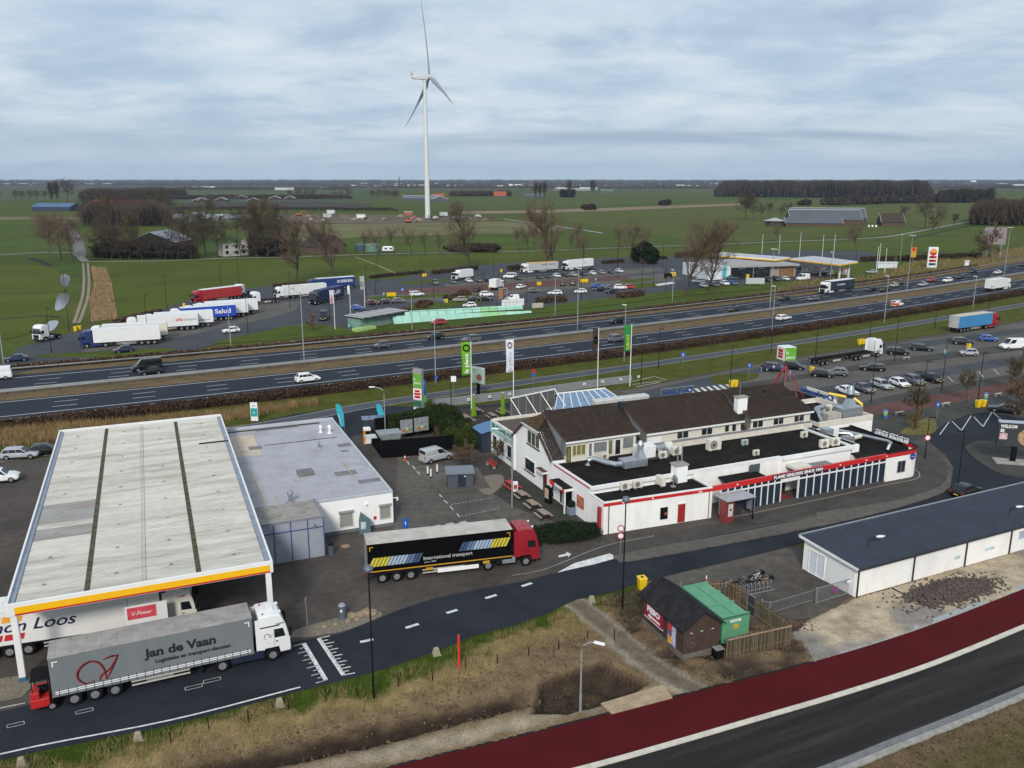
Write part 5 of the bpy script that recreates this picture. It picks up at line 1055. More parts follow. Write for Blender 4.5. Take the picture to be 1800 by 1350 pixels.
t=t0('steel_gate','grey steel gate frame closing the bin yard','gate',hloc(9.2,3.3),HA+R(90));M().tube([(0,0,0),(0,0,1.8),(1.0,0,1.8),(1.0,0,0)],.035,6).tube([(0,0,.9),(1,0,.9)],.03,6).bd('frame',S1,t);M().box(.05,.95,-.01,.01,.1,1.75).bd('leaf',mat('gate_dark',(.04,.045,.05),r=.6),t)
t=t0('service_box','low black cabinet with grey lid at the hut corner','cabinet',hloc(2.75,-.65),HA);M().box(-.35,.35,-.3,.3,0,.75).bd('body',black,t);M().box(-.38,.38,-.33,.33,.753,.8).bd('lid',mat('lid_grey',(.22,.22,.22),r=.6),t)
M().cyl(0,0,.7,.78,.55,n=20).bd('top',mat('terracotta',(.38,.14,.07),r=.8),t0('round_table','round terracotta table top inside the fenced bin yard','table',hloc(7.7,3.9),HA));bpy.data.objects['top'].parent;M().cyl(0,0,0,.7,.07,n=8).bd('leg',DS,[o for o in bpy.data.objects if o.name.startswith('round_table')][0])
# cars
def wheel_mesh(r,w,key):
 if key in WCACHE:return WCACHE[key]
 a=M().cyly(0,0,-w/2,w/2,r,n=18).mesh('tyre',bv=r*.12,sm=True);a.materials.append(rubber)
 mb=M();mb.cyly(0,0,-w/2-.012,w/2+.012,r*(.62 if r<.45 else .54),n=16);mb.cyly(0,0,-w/2-.03,w/2+.03,r*.18,n=8);c_=mb.mesh('rim',0,sm=True);c_.materials.append(rim)
 WCACHE[key]=(a,c_);return WCACHE[key]
WCACHE={}
def add_wheel(parent,x,y,r,w,name='wheel'):
 a,c_=wheel_mesh(r,w,(round(r,3),round(w,3)));o=link(name,a,None,parent,(x,y,r));link('rim',c_,None,o);return o
KINDS={'hatch':(4.05,1.76,1.48,.86,.93,1.02,.28,-1.35,-1.88,.95,2),'city':(3.55,1.64,1.50,.88,.94,1.00,.38,-1.25,-1.66,.95,2),'saloon':(4.60,1.80,1.44,.82,.91,.98,.18,-1.05,-1.72,.98,2),'estate':(4.65,1.80,1.47,.82,.91,1.05,.28,-1.80,-2.20,.93,3),'suv':(4.45,1.86,1.66,1.00,1.07,1.02,.38,-1.55,-2.08,1.05,3),'mpv':(4.45,1.82,1.66,.92,1.02,1.35,.45,-1.75,-2.12,1.0,3),'smallvan':(4.40,1.84,1.84,.98,1.10,1.18,.45,-2.02,-2.14,1.1,1),'van':(5.55,2.02,2.35,1.12,1.30,1.75,.95,-2.62,-2.72,1.3,1),'minibus':(5.10,1.95,1.98,1.05,1.15,1.70,.85,-2.30,-2.48,1.15,3),}
CARCACHE={}
def car_meshes(kind):
 if kind in CARCACHE:return CARCACHE[kind]
 L,W,H,hz,bz,xw,xr,xb,xe,dz,npn=KINDS[kind];w=W/2;gl=.24 if kind not in('van','minibus','smallvan') else .26
 st=[(L/2,.88,.45,.62),(L/2-.10,.95,.30,.74),(L/2-.55,.985,gl,hz-.05),(xw+.05,1.0,gl,hz+.04),(xw-.5,1.0,gl,bz),(0,1.0,gl,bz),(xe+.35,1.0,gl,bz+.02),(xe-.02,.985,gl,dz),(-L/2+.10,.96,.30,dz-.06),(-L/2,.90,.42,.72)]
 rings=[]
 for x,k,z0,z1 in st:
  zm=z0+(z1-z0)*.55
  rings.append([(x,-w*k*.86,z0),(x,-w*k,z0+.14),(x,-w*k,zm),(x,-w*k*.965,z1-.07),(x,-w*k*.86,z1),(x,w*k*.86,z1),(x,w*k*.965,z1-.07),(x,w*k,zm),(x,w*k,z0+.14),(x,w*k*.86,z0)])
 mb=M();mb.loft(rings)
 tk=.78 if kind not in('van','minibus','smallvan') else .90;wb,wr=w*.94,w*tk;bb=bz-.03
 mb.loft([[(xw,-wb*.93,bb),(xw,wb*.93,bb),(xe,wb*.95,bb),(xe,-wb*.95,bb)],[(xr+.02,-wr*.97,H-.06),(xr+.02,wr*.97,H-.06),(xb-.03,wr*.97,H-.07),(xb-.03,-wr*.97,H-.07)],[(xr-.16,-wr*.84,H),(xr-.16,wr*.84,H),(xb+.10,wr*.84,H-.01),(xb+.10,-wr*.84,H-.01)]])
 body=mb.mesh('body',bv=.035,seg=2,sm=True,ang=42)
 def lerp(a,b,t):return tuple(a[i]+(b[i]-a[i])*t for i in range(3))
 def patch(A,B,C_,D,s0,s1,t0,t1,off):
  n=(Vector(B)-Vector(A)).cross(Vector(D)-Vector(A)).normalized()
  P=[]
  for s,t in((s0,t0),(s1,t0),(s1,t1),(s0,t1)):P.append(Vector(lerp(lerp(A,B,s),lerp(D,C_,s),t))+n*off)
  return P
 g=M();side=[]
 fl,fr_,rl,rr=(xw,wb*.93,bb),(xw,-wb*.93,bb),(xe,wb*.95,bb),(xe,-wb*.95,bb);tfl,tfr,trl,trr=(xr+.02,wr*.97,H-.06),(xr+.02,-wr*.97,H-.06),(xb-.03,wr*.97,H-.07),(xb-.03,-wr*.97,H-.07)
 W1=M().quad(*patch(fr_,fl,tfl,tfr,.05,.95,.06,.97,.02)).mesh('windscreen');W1 .materials.append(CG)
 t0r=.15 if kind not in('van','smallvan') else .35
 W2=M().quad(*patch(rl,rr,trr,trl,.09,.91,t0r,.88,.02)).mesh('rear_window');W2 .materials.append(CG)
 ws=[]
 if npn==1:spans=[(.06,.34)]
 elif npn==2:spans=[(.07,.50),(.535,.90)]
 else:spans=[(.06,.36),(.385,.68),(.705,.94)]
 for sgn,(A,B,C_,D) in((1,(fl,rl,trl,tfl)),(-1,(rr,fr_,tfr,trr))):
  for s0,s1 in spans:
   if sgn<0:s0,s1=1-s1,1-s0
   m_=M().quad(*patch(A,B,C_,D,s0,s1,.10,.90,.02)).mesh('side_window');m_.materials.append(CG);ws.append(m_)
 tr=M();q=L*.30;aw=.36
 for sx in(L/2-.85*L/4.4,-L/2+.82*L/4.4):
  for sy in(-1,1):tr.cyly(sx,.33,sy*(w-.06),sy*(w+.004),aw,n=16)
 tr.box(-L/2+.55,L/2-.6,-w*.9,w*.9,gl-.06,gl+.06);trim=tr.mesh('trim');trim.materials.append(black)
 hl=[]
 for sy in(-1,1):
  a=M().box(L/2-.28,L/2-.03,sy*w*.62-.17,sy*w*.62+.17,.62,.74).mesh('headlight',.03);a.materials.append(headlamp);hl.append(('headlight',a))
  zt=dz-.12;a=M().box(-L/2-.012,-L/2+.25,sy*w*.80-.10,sy*w*.80+.10,zt-.18,zt+.06).mesh('tail_light',.02);a.materials.append(taillamp);hl.append(('tail_light',a))
  a=M().box(xw-.42,xw-.27,sy*(w+.10)-.09,sy*(w+.10)+.09,bz+.02,bz+.15).mesh('mirror',.03);a.materials.append(black);hl.append(('mirror',a))
 for x in(L/2-.015,-L/2-.03):a=M().box(x,x+.045,-.26,.26,.46,.57).mesh('number_plate');a.materials.append(plate_y);hl.append(('number_plate',a))
 a=M().box(L/2-.06,L/2-.005+.01,-w*.5,w*.5,.50 if False else .59,.70).mesh('grille');a.materials.append(black);hl.append(('grille',a))
 CARCACHE[kind]=(body,W1,W2,ws,trim,hl);return CARCACHE[kind]
COLR={'white':WP,'black':paint('black',(.004,.004,.005)),'dark':paint('anthracite',(.014,.016,.020)),'grey':paint('grey',(.11,.115,.125)),'silver':paint('silver',(.36,.38,.40)),'blue':paint('blue',(.022,.085,.36)),'navy':paint('navy',(.018,.028,.075)),'red':paint('red',(.40,.02,.025)),'maroon':paint('maroon',(.10,.018,.03)),'beige':paint('beige',(.26,.235,.20)),'teal':paint('teal',(.03,.11,.13)),'yellow':paint('yellow',(.75,.45,.01)),'green':paint('pale_green',(.38,.42,.30)),'brown':paint('brown',(.12,.05,.045))}
BODY={}
def car(kind,color,loc,rz,la,gr=None,name=None):
 name=name or{'van':'panel_van','smallvan':'panel_van','minibus':'minibus'}.get(kind,'car')
 t=t0(name,la,'van' if 'van' in kind or kind=='minibus' else 'car',(loc[0],loc[1],.035),rz,gr)
 body,W1,W2,ws,trim,hl=car_meshes(kind);k=(kind,color)
 if k not in BODY:BODY[k]=body.copy();BODY[k].materials.clear();BODY[k].materials.append(COLR[color])
 link('body',BODY[k],None,t);link('windscreen',W1,None,t);link('rear_window',W2,None,t)
 for m_ in ws:link('side_window',m_,None,t)
 link('trim',trim,None,t)
 for n,m_ in hl:link(n,m_,None,t)
 L,W=KINDS[kind][:2];r=.32 if kind not in('suv','van') else .36
 for sx in(L/2-.85*L/4.4,-L/2+.82*L/4.4):
  for sy in(-1,1):add_wheel(t,sx,sy*(W/2-.11),r,.22)
 return t
def car_w(kind,color,rear,front,la,gr=None):
 """placed by the ground marks of its near-side wheels"""
 a,c_=G(*rear),G(*front);d=Vector((c_[0]-a[0],c_[1]-a[1]));ang=math.atan2(d.y,d.x);m_=((a[0]+c_[0])/2,(a[1]+c_[1])/2)
 n=Vector((-d.y,d.x)).normalized()
 if n.y<0:n=-n
 return car(kind,color,(m_[0]+n.x*KINDS[kind][1]/2,m_[1]+n.y*KINDS[kind][1]/2),ang,la,gr)
def car_c(kind,color,px,deg,la,gr=None):
 return car(kind,color,G(px[0],px[1]-1),R(deg),la,gr)
def hw_ang(x):
 return math.degrees(math.atan(2*.0006*x+.6))
def car_hw(kind,color,px,east,la):
 x,y=G(px[0],px[1]-1);return car(kind,color,(x,y),R(hw_ang(x)+(0 if east else 180)),la,'vehicles on the motorway')
car_w('smallvan','silver',(759,816),(788,809),'silver panel van parked between the black fence and navy hut')
car_c('hatch','black',(1696,872),33,'black hatchback driving behind the long garage roof')
car_c('saloon','dark',(1766,726),148,'dark saloon parked beyond the white zigzag markings')
car_c('estate','silver',(37,806),12,'silver estate parked left of the station canopy','cars left of the canopy');car_c('hatch','black',(80,799),20,'black car parked half behind the station canopy','cars left of the canopy');car_c('suv','white',(0,848),20,'white car cut by the left edge beside the canopy','cars left of the canopy')
g1='cars in the southern car park'
car_w('suv','navy',(1349.3,653),(1373.3,654.4),'dark blue compact car with its door open beside two people',g1);car_w('hatch','black',(1382.7,649.6),(1406.7,651.7),'black hatchback between the open-doored car and the container lorry',g1)
car_w('hatch','black',(1431.7,663.3),(1458.7,665),'black hatchback just right of the sign cube',g1);car_w('hatch','grey',(1484,662),(1459,660.5),'grey hatchback facing the black hatchback near the sign cube',g1);car_w('estate','black',(1547.7,654),(1520.7,652.3),'black estate alone on the strip below the container lorry',g1)
for kind,colr,px,dg,lb in(('saloon','white',(1489,694),-76,'white sports saloon, leftmost of the nose-out row'),('saloon','grey',(1518,689),-76,'dark grey car second in the nose-out row'),('estate','silver',(1550,683),-76,'silver estate third in the nose-out row'),('hatch','white',(1581,680),-76,'white hatchback fourth in the nose-out row'),('suv','grey',(1606,676),-76,'grey compact car behind the bare tree in the nose-out row'),('hatch','black',(1639,672),-76,'black hatchback at the right end of the nose-out row')):car_c(kind,colr,px,dg,lb,g1)
car_w('mpv','black',(1565.6,624),(1592,625.3),'black people carrier right of the container lorry cab',g1);car_w('estate','black',(1608,616.7),(1633,618.3),'black estate second from the container lorry cab',g1);car_w('suv','dark',(1680,606),(1705,607.3),'black crossover left of the bright blue hatchback',g1);car_w('hatch','blue',(1724.7,600),(1750.7,601.6),'bright blue hatchback below the blue lorry',g1)
car_w('city','silver',(1716,626.7),(1692.7,626),'pale silver small car in front of a yellow bin',g1);car_w('van','white',(1799,614.7),(1770.7,615.6),'white panel van cut by the right edge of the car park')
for kind,colr,px,e,lb in(('van','white',(-8,668),0,'white van leaving at the left edge of the far carriageway'),('van','black',(259,652),0,'tall black van on the far carriageway'),('hatch','black',(266,659),0,'black hatchback alongside the tall black van'),('city','grey',(672,612),0,'small round grey car alone on the far carriageway'),('hatch','black',(765,597),0,'black hatchback behind a lamp mast on the far carriageway'),('suv','grey',(828,602),0,'silver-grey crossover behind the green banner'),('suv','black',(1085,568.5),0,'black off-roader on the far carriageway above the green flag'),('hatch','dark',(1291,548.5),0,'dark hatchback near the guard rail on the far carriageway'),('saloon','dark',(1379,528.5),0,'dark saloon left of the grey saloon, below the far filling station'),('saloon','grey',(1429,529.5),0,'grey saloon just left of the navy lorry'),('saloon','black',(1531,512.5),0,'black saloon right behind the navy lorry'),('hatch','black',(1556,513),0,'black hatchback second behind the navy lorry'),('city','green',(1571,505.5),0,'pale green small car with white van lights behind it'),('estate','brown',(1580,500.5),0,'red-brown estate beyond the pale green car'),('saloon','silver',(1622,504),0,'silver saloon left of the red car on the far carriageway'),('hatch','red',(1636,496),0,'red car on the far carriageway near the price pylon'),('suv','white',(1665,497),0,'white car right of the red car'),('saloon','dark',(1687,490.5),0,'dark saloon between two white cars'),('mpv','black',(1710,480.5),0,'black people carrier near the right end of the far carriageway'),('saloon','white',(1753,482.5),0,'white saloon at the right end of the far carriageway'),('hatch','dark',(1799,468),0,'dark car cut by the right edge of the motorway'),('suv','white',(541,672),1,'white crossover alone on the near carriageway at left'),('suv','grey',(1084,601),1,'grey crossover on the near carriageway behind the flags'),('estate','white',(1377,563.5),1,'white estate on the near carriageway'),('smallvan','white',(1577,539.5),1,'white van with orange-red rear and blue roof on the near carriageway')):car_hw(kind,colr,px,e,lb)
rv=[o for o in bpy.data.objects if o.get('label','').startswith('white van with orange-red')][0]
M().box(-2.22,-.55,-.94,.94,.45,1.12).bd('orange_livery',mat('orange_red',(.62,.08,.02),r=.4),rv,bv=.03);M().box(-1.6,.2,-.6,.6,1.83,1.9).bd('light_bar',mat('light_blue',(.02,.10,.35),r=.3),rv)
car_c('saloon','navy',(29,636),205,'dark blue saloon on the slip road at far left');car_w('hatch','navy',(231,619),(208,621.7),'dark blue hatchback on the slip road below the white lorries');car_c('hatch','white',(406,586),214,'white hatchback driving out of the lorry park');car_c('hatch','red',(771,571.5),208,'red hatchback on the slip road below the mint ramp')
g2='cars in the northern car park'
N_CARS=[('van','dark',(569,563),-82,'dark van facing the flags north of the motorway'),('hatch','blue',(629,546),2,'bright blue car by the flagpoles north of the motorway'),('hatch','maroon',(655,536.5),4,'dark red car left of two dark cars by the slatted pavilion'),('hatch','dark',(680,534.5),4,'dark car between the dark red and slate cars'),('hatch','grey',(701,533),4,'slate hatchback above the slatted pavilion'),('suv','white',(733,521.5),30,'white car beside the round blue parking sign'),('suv','grey',(765,501),-75,'grey off-roader, leftmost in the row below the white box lorry'),('hatch','grey',(797,499.5),-78,'grey hatchback at the nose of the white box lorry'),('saloon','white',(824,497),-70,'white saloon in front of the white box lorry'),('saloon','grey',(842,496.5),-70,'grey saloon right of the white saloon by the box lorry'),('hatch','dark',(858,496),-65,'dark hatchback at the right end of the row by the box lorry'),('minibus','white',(896,490),186,'white minibus left of the yellow-topped lorry'),('saloon','black',(910,492.5),-70,'black car behind the white minibus'),('hatch','dark',(839,513),75,'dark hatchback left of the white delivery box van'),('suv','white',(855,522),6,'white crossover above a black car in the northern car park'),('suv','beige',(808,531.5),184,'beige crossover at the left end of its row above the mint ramp'),('hatch','dark',(830,530.5),184,'dark hatchback right of the beige crossover'),('saloon','black',(853,529.5),5,'black saloon below the white crossover'),('hatch','white',(825,541),188,'white hatchback just above the mint ramp'),('saloon','maroon',(900,523),6,'dark red saloon behind the white van at the ramp end'),('smallvan','white',(900,529.5),186,'white van behind the white boards at the ramp end'),('saloon','white',(916,508),60,'white saloon alone beside the bin island'),('hatch','grey',(939,515),4,'grey hatchback alone right of the ramp boards'),('hatch','navy',(948,490.5),-78,'first car from left in the row below the two articulated lorries'),('hatch','dark',(963,489.5),-78,'second car from left in the row below the two articulated lorries'),('hatch','white',(979,488.5),-70,'white car third in the row below the two articulated lorries'),('saloon','dark',(994,487),-68,'fourth car in the row below the two articulated lorries'),('hatch','silver',(1008,486.5),-65,'silver-blue car fifth in the row below the two articulated lorries'),('suv','navy',(1026,485),-75,'dark blue off-roader sixth in the row below the two articulated lorries'),('hatch','white',(1042,484),-75,'white car seventh in the row below the two articulated lorries'),('hatch','beige',(1058,483),-75,'beige car eighth in the row below the two articulated lorries'),('hatch','navy',(1074,481.5),-75,'dark blue car ninth in the row below the two articulated lorries'),('hatch','white',(1089,480),-65,'white car at the right end of the row below the two articulated lorries'),('saloon','black',(1036,476),185,'black saloon right under the all-white articulated lorry'),('hatch','dark',(989,503),88,'left of two dark cars seen from behind beside the bins'),('suv','dark',(1007,502),88,'right of two dark cars seen from behind beside the bins'),('estate','white',(975,519),190,'white estate with a turquoise door above the left hedge'),('hatch','white',(1020,516.5),190,'white hatchback between the two hedges'),('saloon','blue',(1051,506.5),5,'bright blue saloon in the cluster left of the red car'),('saloon','black',(1054,512.5),186,'black saloon below the bright blue saloon'),('saloon','grey',(1073,509),5,'grey saloon in the middle of the cluster left of the red car'),('hatch','dark',(1075,516.5),190,'plum-dark hatchback lowest of the cluster left of the red car'),('suv','white',(1090,509.5),5,'white crossover left of the red car'),('hatch','red',(1107,508.5),5,'red hatchback beside the zebra crossing of the northern car park'),('suv','silver',(1227,498.5),188,'silver crossover behind the bare trees by the filling station'),('hatch','white',(1237,506),-80,'white car between the two bare tree trunks'),('estate','grey',(1256,504.5),-78,'grey estate right of the bare tree trunk'),('suv','white',(1274,502.5),-78,'white crossover next to the blue car at the shop'),('hatch','blue',(1288,501.5),-78,'blue hatchback outside the far station shop'),('hatch','white',(1271,491.5),5,'white car beside the turquoise banner of the far shop'),('saloon','teal',(1286,492),5,'dark teal saloon at the far shop corner'),('hatch','dark',(1333,497),-75,'dark hatchback under the yellow van'),('suv','black',(1349,496),-78,'left of two black off-roaders outside the far shop'),('suv','black',(1363,494.5),-78,'right of two black off-roaders outside the far shop'),('city','white',(1381,494),-75,'small white car left of the white delivery van'),('van','white',(1411,493.5),212,'white delivery van leaving the far filling station'),('smallvan','yellow',(1334,488),186,'yellow van outside the far station shop'),('saloon','dark',(1359,483.5),5,'dark car by the log-stack wall of the far shop'),('saloon','black',(1405,475),10,'black car at the pumps under the far canopy'),('smallvan','white',(1449,481),10,'white van at the pumps under the far canopy'),('saloon','silver',(1532,481.5),195,'silver car leaving the far station by the flagpoles')]
for kind,colr,px,dg,lb in N_CARS:car_c(kind,colr,px,dg,lb,g2)
tq=[o for o in bpy.data.objects if o.get('label','').startswith('white estate with a turquoise')][0]
M().box(-.4,.6,-.93,-.89,.4,.95).bd('turquoise_door',mat('turq',(.03,.35,.42),r=.4),tq)
# lorries
wl_r=.52
CM=mat('chassis_black',(.008,.008,.009),spec=.15,r=.75,var=.3);tank_m=mat('alu_tank',(.42,.43,.44),r=.4,metal=.6,var=.15)
def lorry_wheel(parent,x,y,name='wheel',w=.34):return add_wheel(parent,x,y,wl_r,w,name)
def cab(parent,col,skirt=None,visor=True,roof=True,xf=0.0,detail=True,deflector=True,H=3.75):
 """sleeper cab; front face at x = xf, extends backwards 2.25 m"""
 prof=[(xf-.04,.62),(xf,.95),(xf-.02,1.75),(xf-.30,2.95),(xf-.62,H-.12),(xf-1.2,H+.06),(xf-2.25,H+.02),(xf-2.25,.98),(xf-1.95,.98),(xf-1.88,1.12),(xf-.86,1.12),(xf-.8,.62)]
 c_=M().extr(prof,-1.23,1.23).bd('cab',col,parent,bv=.09,seg=3,sm=True,ang=50)
 def fquad(y0,y1,z0,z1,m,name,off=.012):
  def fx(z):return xf-.02-(z-1.75)*.2333 if z>1.75 else xf-.0
  M().slab([(fx(z0),y0,z0),(fx(z0),y1,z0),(fx(z1),y1,z1),(fx(z1),y0,z1)],(.97,0,.23),off).bd(name,m,c_)
 fquad(-1.12,1.12,1.82,2.80,CG,'windscreen',.02)
 M().box(xf-.03,xf+.03,-.85,.85,.98,1.68).bd('grille',CM,c_);M().box(xf-.12,xf+.05,-1.2,1.2,.45,.93).bd('bumper',skirt or CM,c_,bv=.04)
 for s in(-1,1):
  y=s*1.232
  M().slab([(xf-.36,y,1.92),(xf-.52,y,2.62),(xf-1.18,y,2.62),(xf-1.18,y,1.92)],(0,s,0),.012).bd('side_window',CG,c_)
  M().box(xf-.03,xf+.062,s*.95-.2,s*.95+.2,.66,.85).bd('headlight',headlamp,c_)
  M().box(xf-.12,xf+.10,s*1.38-.12,s*1.38+.12,1.95,2.65).bd('mirror',CM,c_,bv=.03)
  if detail:
   M().box(xf-1.22,xf-1.205,y-.004,y+.004+s*.008,1.1,2.7).bd('door_seam',CM,c_);M().box(xf-1.12,xf-.95,min(y,y+s*.03),max(y,y+s*.03),1.58,1.66).bd('door_handle',CM,c_)
   M().box(xf-.95,xf-.35,min(y-s*.08,y+s*.01),max(y-s*.08,y+s*.01),.5,.62).bd('step',CM,c_)
 if visor:fquad(-1.18,1.18,2.86,3.06,CM,'sun_visor',.09)
 if detail and roof:
  M().box(xf-1.55,xf-1.0,-.35,.35,H+.04,H+.10).bd('roof_hatch',col,c_,bv=.02)
  for s in(-1,1):M().cyl(xf-1.9,s*.8,H,H+.14,.06,n=8).bd('beacon',taillamp,c_)
  for k in range(2):M().box(xf-.72,xf-.55,-.8+k*1.4,-.6+k*1.4,H-.02,H+.08).bd('roof_lamp',headlamp,c_)
 for s in(-1,1):M().box(xf-2.55,xf-2.2,s*1.2-.03,s*1.2+.03,1.1,H-.15).bd('side_deflector',col,c_)
 return c_
def tractor(parent,col,skirt=None,xf=0.0,wb=3.7,detail=True,skirted=False,H=3.75):
 c_=cab(parent,col,skirt,xf=xf,detail=detail,H=H)
 M().box(xf-5.6,xf-.9,-.45,.45,.62,.95).bd('chassis',CM,parent)
 for x,ws_ in((xf-1.38,.34),(xf-1.38-wb,.58)):
  for s in(-1,1):lorry_wheel(parent,x,s*(1.25-ws_/2),'wheel',ws_)
 for s in(-1,1):
  if skirted:M().box(xf-4.45,xf-2.0,s*1.2-.04,s*1.2+.04,.42,1.08).bd('side_skirt',skirt or col,parent,bv=.02)
  else:
   M().box(xf-3.7,xf-2.4,s*.95-.28,s*.95+.28,.50,1.1).bd('fuel_tank',tank_m,parent,bv=.1,seg=2);M().box(xf-4.3,xf-3.75,s*.95-.25,s*.95+.25,.5,1.0).bd('battery_box',CM,parent,bv=.03)
  arch=[(xf-1.38-wb+.66*math.cos(R(a)),.52+.66*math.sin(R(a))) for a in range(10,171,20)]
  M().loft([[(x,s*1.24,z),(x,s*.72,z),(x,s*.72,z+.05),(x,s*1.24,z+.05)] for x,z in arch]).bd('mudguard',CM,parent)
 return c_
def trailer(parent,side,roof_m,x1,x0,rear=None,z0=1.12,z1=4.0,straps=True,guard=True,detail=True,front=None,bulk='trailer'):
 """body from x0 (rear) to x1 (front)"""
 W=1.275;tr=M().box(x0,x1,-W,W,z0,z1-.06).bd(bulk,side,parent,bv=.015)
 M().box(x0-.02,x1+.02,-W-.02,W+.02,z1-.06,z1+.02).bd('roof',roof_m,tr,bv=.012)
 if detail:
  for i in range(14):
   x=x0+.4+i*(x1-x0-.8)/13;M().box(x-.02,x+.02,-W+.03,W-.03,z1+.021,z1+.035).bd('roof_bow',roof_m,tr)
 M().box(x0-.03,x0-.003,-W+.02,W-.02,z0+.05,z1-.1).bd('rear_door',rear or side,tr)
 if detail:
  for y in(-.6,-.2,.2,.6):M().tube([(x0-.06,y,z0+.05),(x0-.06,y,z1-.15)],.022,5).bd('door_bar',S1,tr)
 M().box(x0-.06,x0-.02,-W,W,.55,.75).bd('rear_bumper',CM,tr)
 for s in(-1,1):M().box(x0-.075,x0-.03,s*1.0-.2,s*1.0+.2,.78,.92).bd('tail_light',taillamp,tr)
 M().box(x0+.1,x1-.2,-.45,.45,.78,z0).bd('frame',CM,tr);M().box(x0,x1,-W,W,z0-.14,z0-.003).bd('side_rail',S1 if straps else CM,tr)
 ax=[x0+3.9,x0+2.6,x0+1.3] if x1-x0>10 else[x0+1.9]
 for x in ax:
  for s in(-1,1):
   lorry_wheel(tr,x,s*1.06,'wheel',.38)
   if detail:
    arch=[(x+.6*math.cos(R(a)),.50+.58*math.sin(R(a))) for a in range(30,151,20)]
    M().loft([[(xx,s*1.27,z),(xx,s*.85,z),(xx,s*.85,z+.03),(xx,s*1.27,z+.03)] for xx,z in arch]).bd('mudguard',CM,tr)
 if x1-x0>10:
  for s in(-1,1):M().box(x1-3.9,x1-3.75,s*.8-.08,s*.8+.08,.15,.95).bd('landing_leg',CM,tr)
  if guard:
   for s in(-1,1):
    for z in(.52,.80):M().box(x0+5.0,x1-4.6,s*1.2-.03,s*1.2+.03,z,z+.1).bd('side_guard',mat('guard_beige',(.45,.43,.38),r=.6,var=.1),tr)
    M().box(x0+6.0,x0+7.8,s*1.15-.03,s*1.15+.04,.48,.98).bd('pallet_box',mat('pallet_grey',(.17,.17,.165),r=.6),tr)
 if straps and detail:
  for s in(-1,1):
   for i in range(24):
    x=x0+.45+i*(x1-x0-.9)/23;M().box(x-.02,x+.02,s*W-.012,s*W+.018,z0-.12,z0+.42).bd('strap',CM,tr)
   M().box(x0+.2,x1-.2,s*W-.01,s*W+.014,z0+.06,z0+.13).box(x0+.2,x1-.2,s*W-.01,s*W+.014,z0+.20,z0+.27).bd('buckle_rail',LW,tr)
 return tr
def lorry_place(rear,front,la,name='articulated_lorry',length=None,width=2.5,gr=None):
 """Empty at the front; local +x forward; near side marks on the ground"""
 a,c_=G(*rear),G(*front);d=Vector((c_[0]-a[0],c_[1]-a[1]));n=Vector((-d.y,d.x)).normalized()
 if n.y<0:n=-n
 t=t0(name,la,'lorry',(c_[0]+n.x*width/2,c_[1]+n.y*width/2,.02),math.atan2(d.y,d.x),gr)
 return t,d.length
TL=16.5
gx=mat('grey_curtain',(.165,.18,.19),r=.55,var=.07,sc=1.2,se=(1,1,.3),dirt=.2,dsc=1,dcol=(.13,.14,.14));dirty_roof=mat('dirty_tarp',(.30,.285,.27),r=.8,var=.2,sc=.8,dirt=.6,dsc=1.2,dcol=(.17,.155,.14))
t,L=lorry_place((92,1250),(513,1155),'grey curtain-sided lorry with white cab in the foreground');
navy_p=paint('navy_skirt',(.016,.022,.045));TX=0
tractor(t,WP,navy_p,skirted=True)
tr=trailer(t,gx,dirty_roof,-2.75,-16.3,rear=CM)
nearside=-1.293
text(tr,'Jan de Vaan',(-10.3,nearside,2.55),(1,0,0),(0,0,1),.68,letter_dark,4.9,bold=.035);text(tr,'Logistieke en transport diensten',(-9.6,nearside,1.98),(1,0,0),(0,0,1),.30,letter_dark,5.2,bold=.025)
def stroke(parent,pts,r,m,y=nearside,name='emblem_stroke'):
 P=smooth_poly(pts,6);rr=[r*(.35+.65*math.sin(math.pi*min(1,max(0,i/(len(P)-1))))) for i in range(len(P))]
 L_=ribbon_pts(P,-1,1);A=[((p[0]),y-.004,p[1]) for p in P];n=len(P);V=[]
 for i in range(n):
  a=P[max(i-1,0)];c_=P[min(i+1,n-1)];d=Vector((c_[0]-a[0],c_[1]-a[1])).normalized();V+=[(P[i][0]-d.y*rr[i],y-.006,P[i][1]+d.x*rr[i]),(P[i][0]+d.y*rr[i],y-.006,P[i][1]-d.x*rr[i])]
 M().add(V,[(2*i,2*i+1,2*i+3,2*i+2) for i in range(n-1)]).bd(name,m,parent)
redink=mat('emblem_red',(.42,.03,.02),r=.5)
for m_,o in((redink,-.04),(letter_dark,.02)):
 stroke(tr,[(-13.6+o,1.62),(-14.2+o,1.55),(-14.62+o,2.1),(-14.45+o,2.75),(-13.8+o,3.15),(-13.2+o,2.9),(-12.9+o,2.2),(-12.85+o,1.55)],.07,m_);stroke(tr,[(-13.3+o,1.5),(-13.1+o,1.95),(-12.5+o,2.35),(-12.0+o,3.2)],.05,m_);stroke(tr,[(-12.85+o,1.5),(-12.4+o,2.3),(-11.95+o,3.2)],.045,m_);stroke(tr,[(-12.9+o,3.1),(-12.4+o,3.22),(-11.9+o,3.22)],.07,m_)
for x,k in((-16.1,1),(-2.95,-1)):M().box(min(x,x+k*.35),max(x,x+k*.35),nearside-.004,nearside,3.62,3.70).box(min(x,x+k*.08),max(x,x+k*.08),nearside-.004,nearside,3.3,3.62).bd('corner_marker',LW,tr)
c_=[o for o in t.children if o.name.startswith('cab')][0]
M().box(-2.2,-.75,-1.245,-1.232,2.86,2.96).bd('side_stripe',navy_p,c_);stroke(c_,[(-1.75,1.9),(-1.95,2.05),(-1.85,2.3),(-1.6,2.3),(-1.5,2.0),(-1.3,2.35)],.025,letter_dark,-1.24)
for k in range(4):M().box(-1.0+k*.16,-.9+k*.16,-1.246,-1.231,2.98,3.08).bd('side_mark',letter_dark,c_)
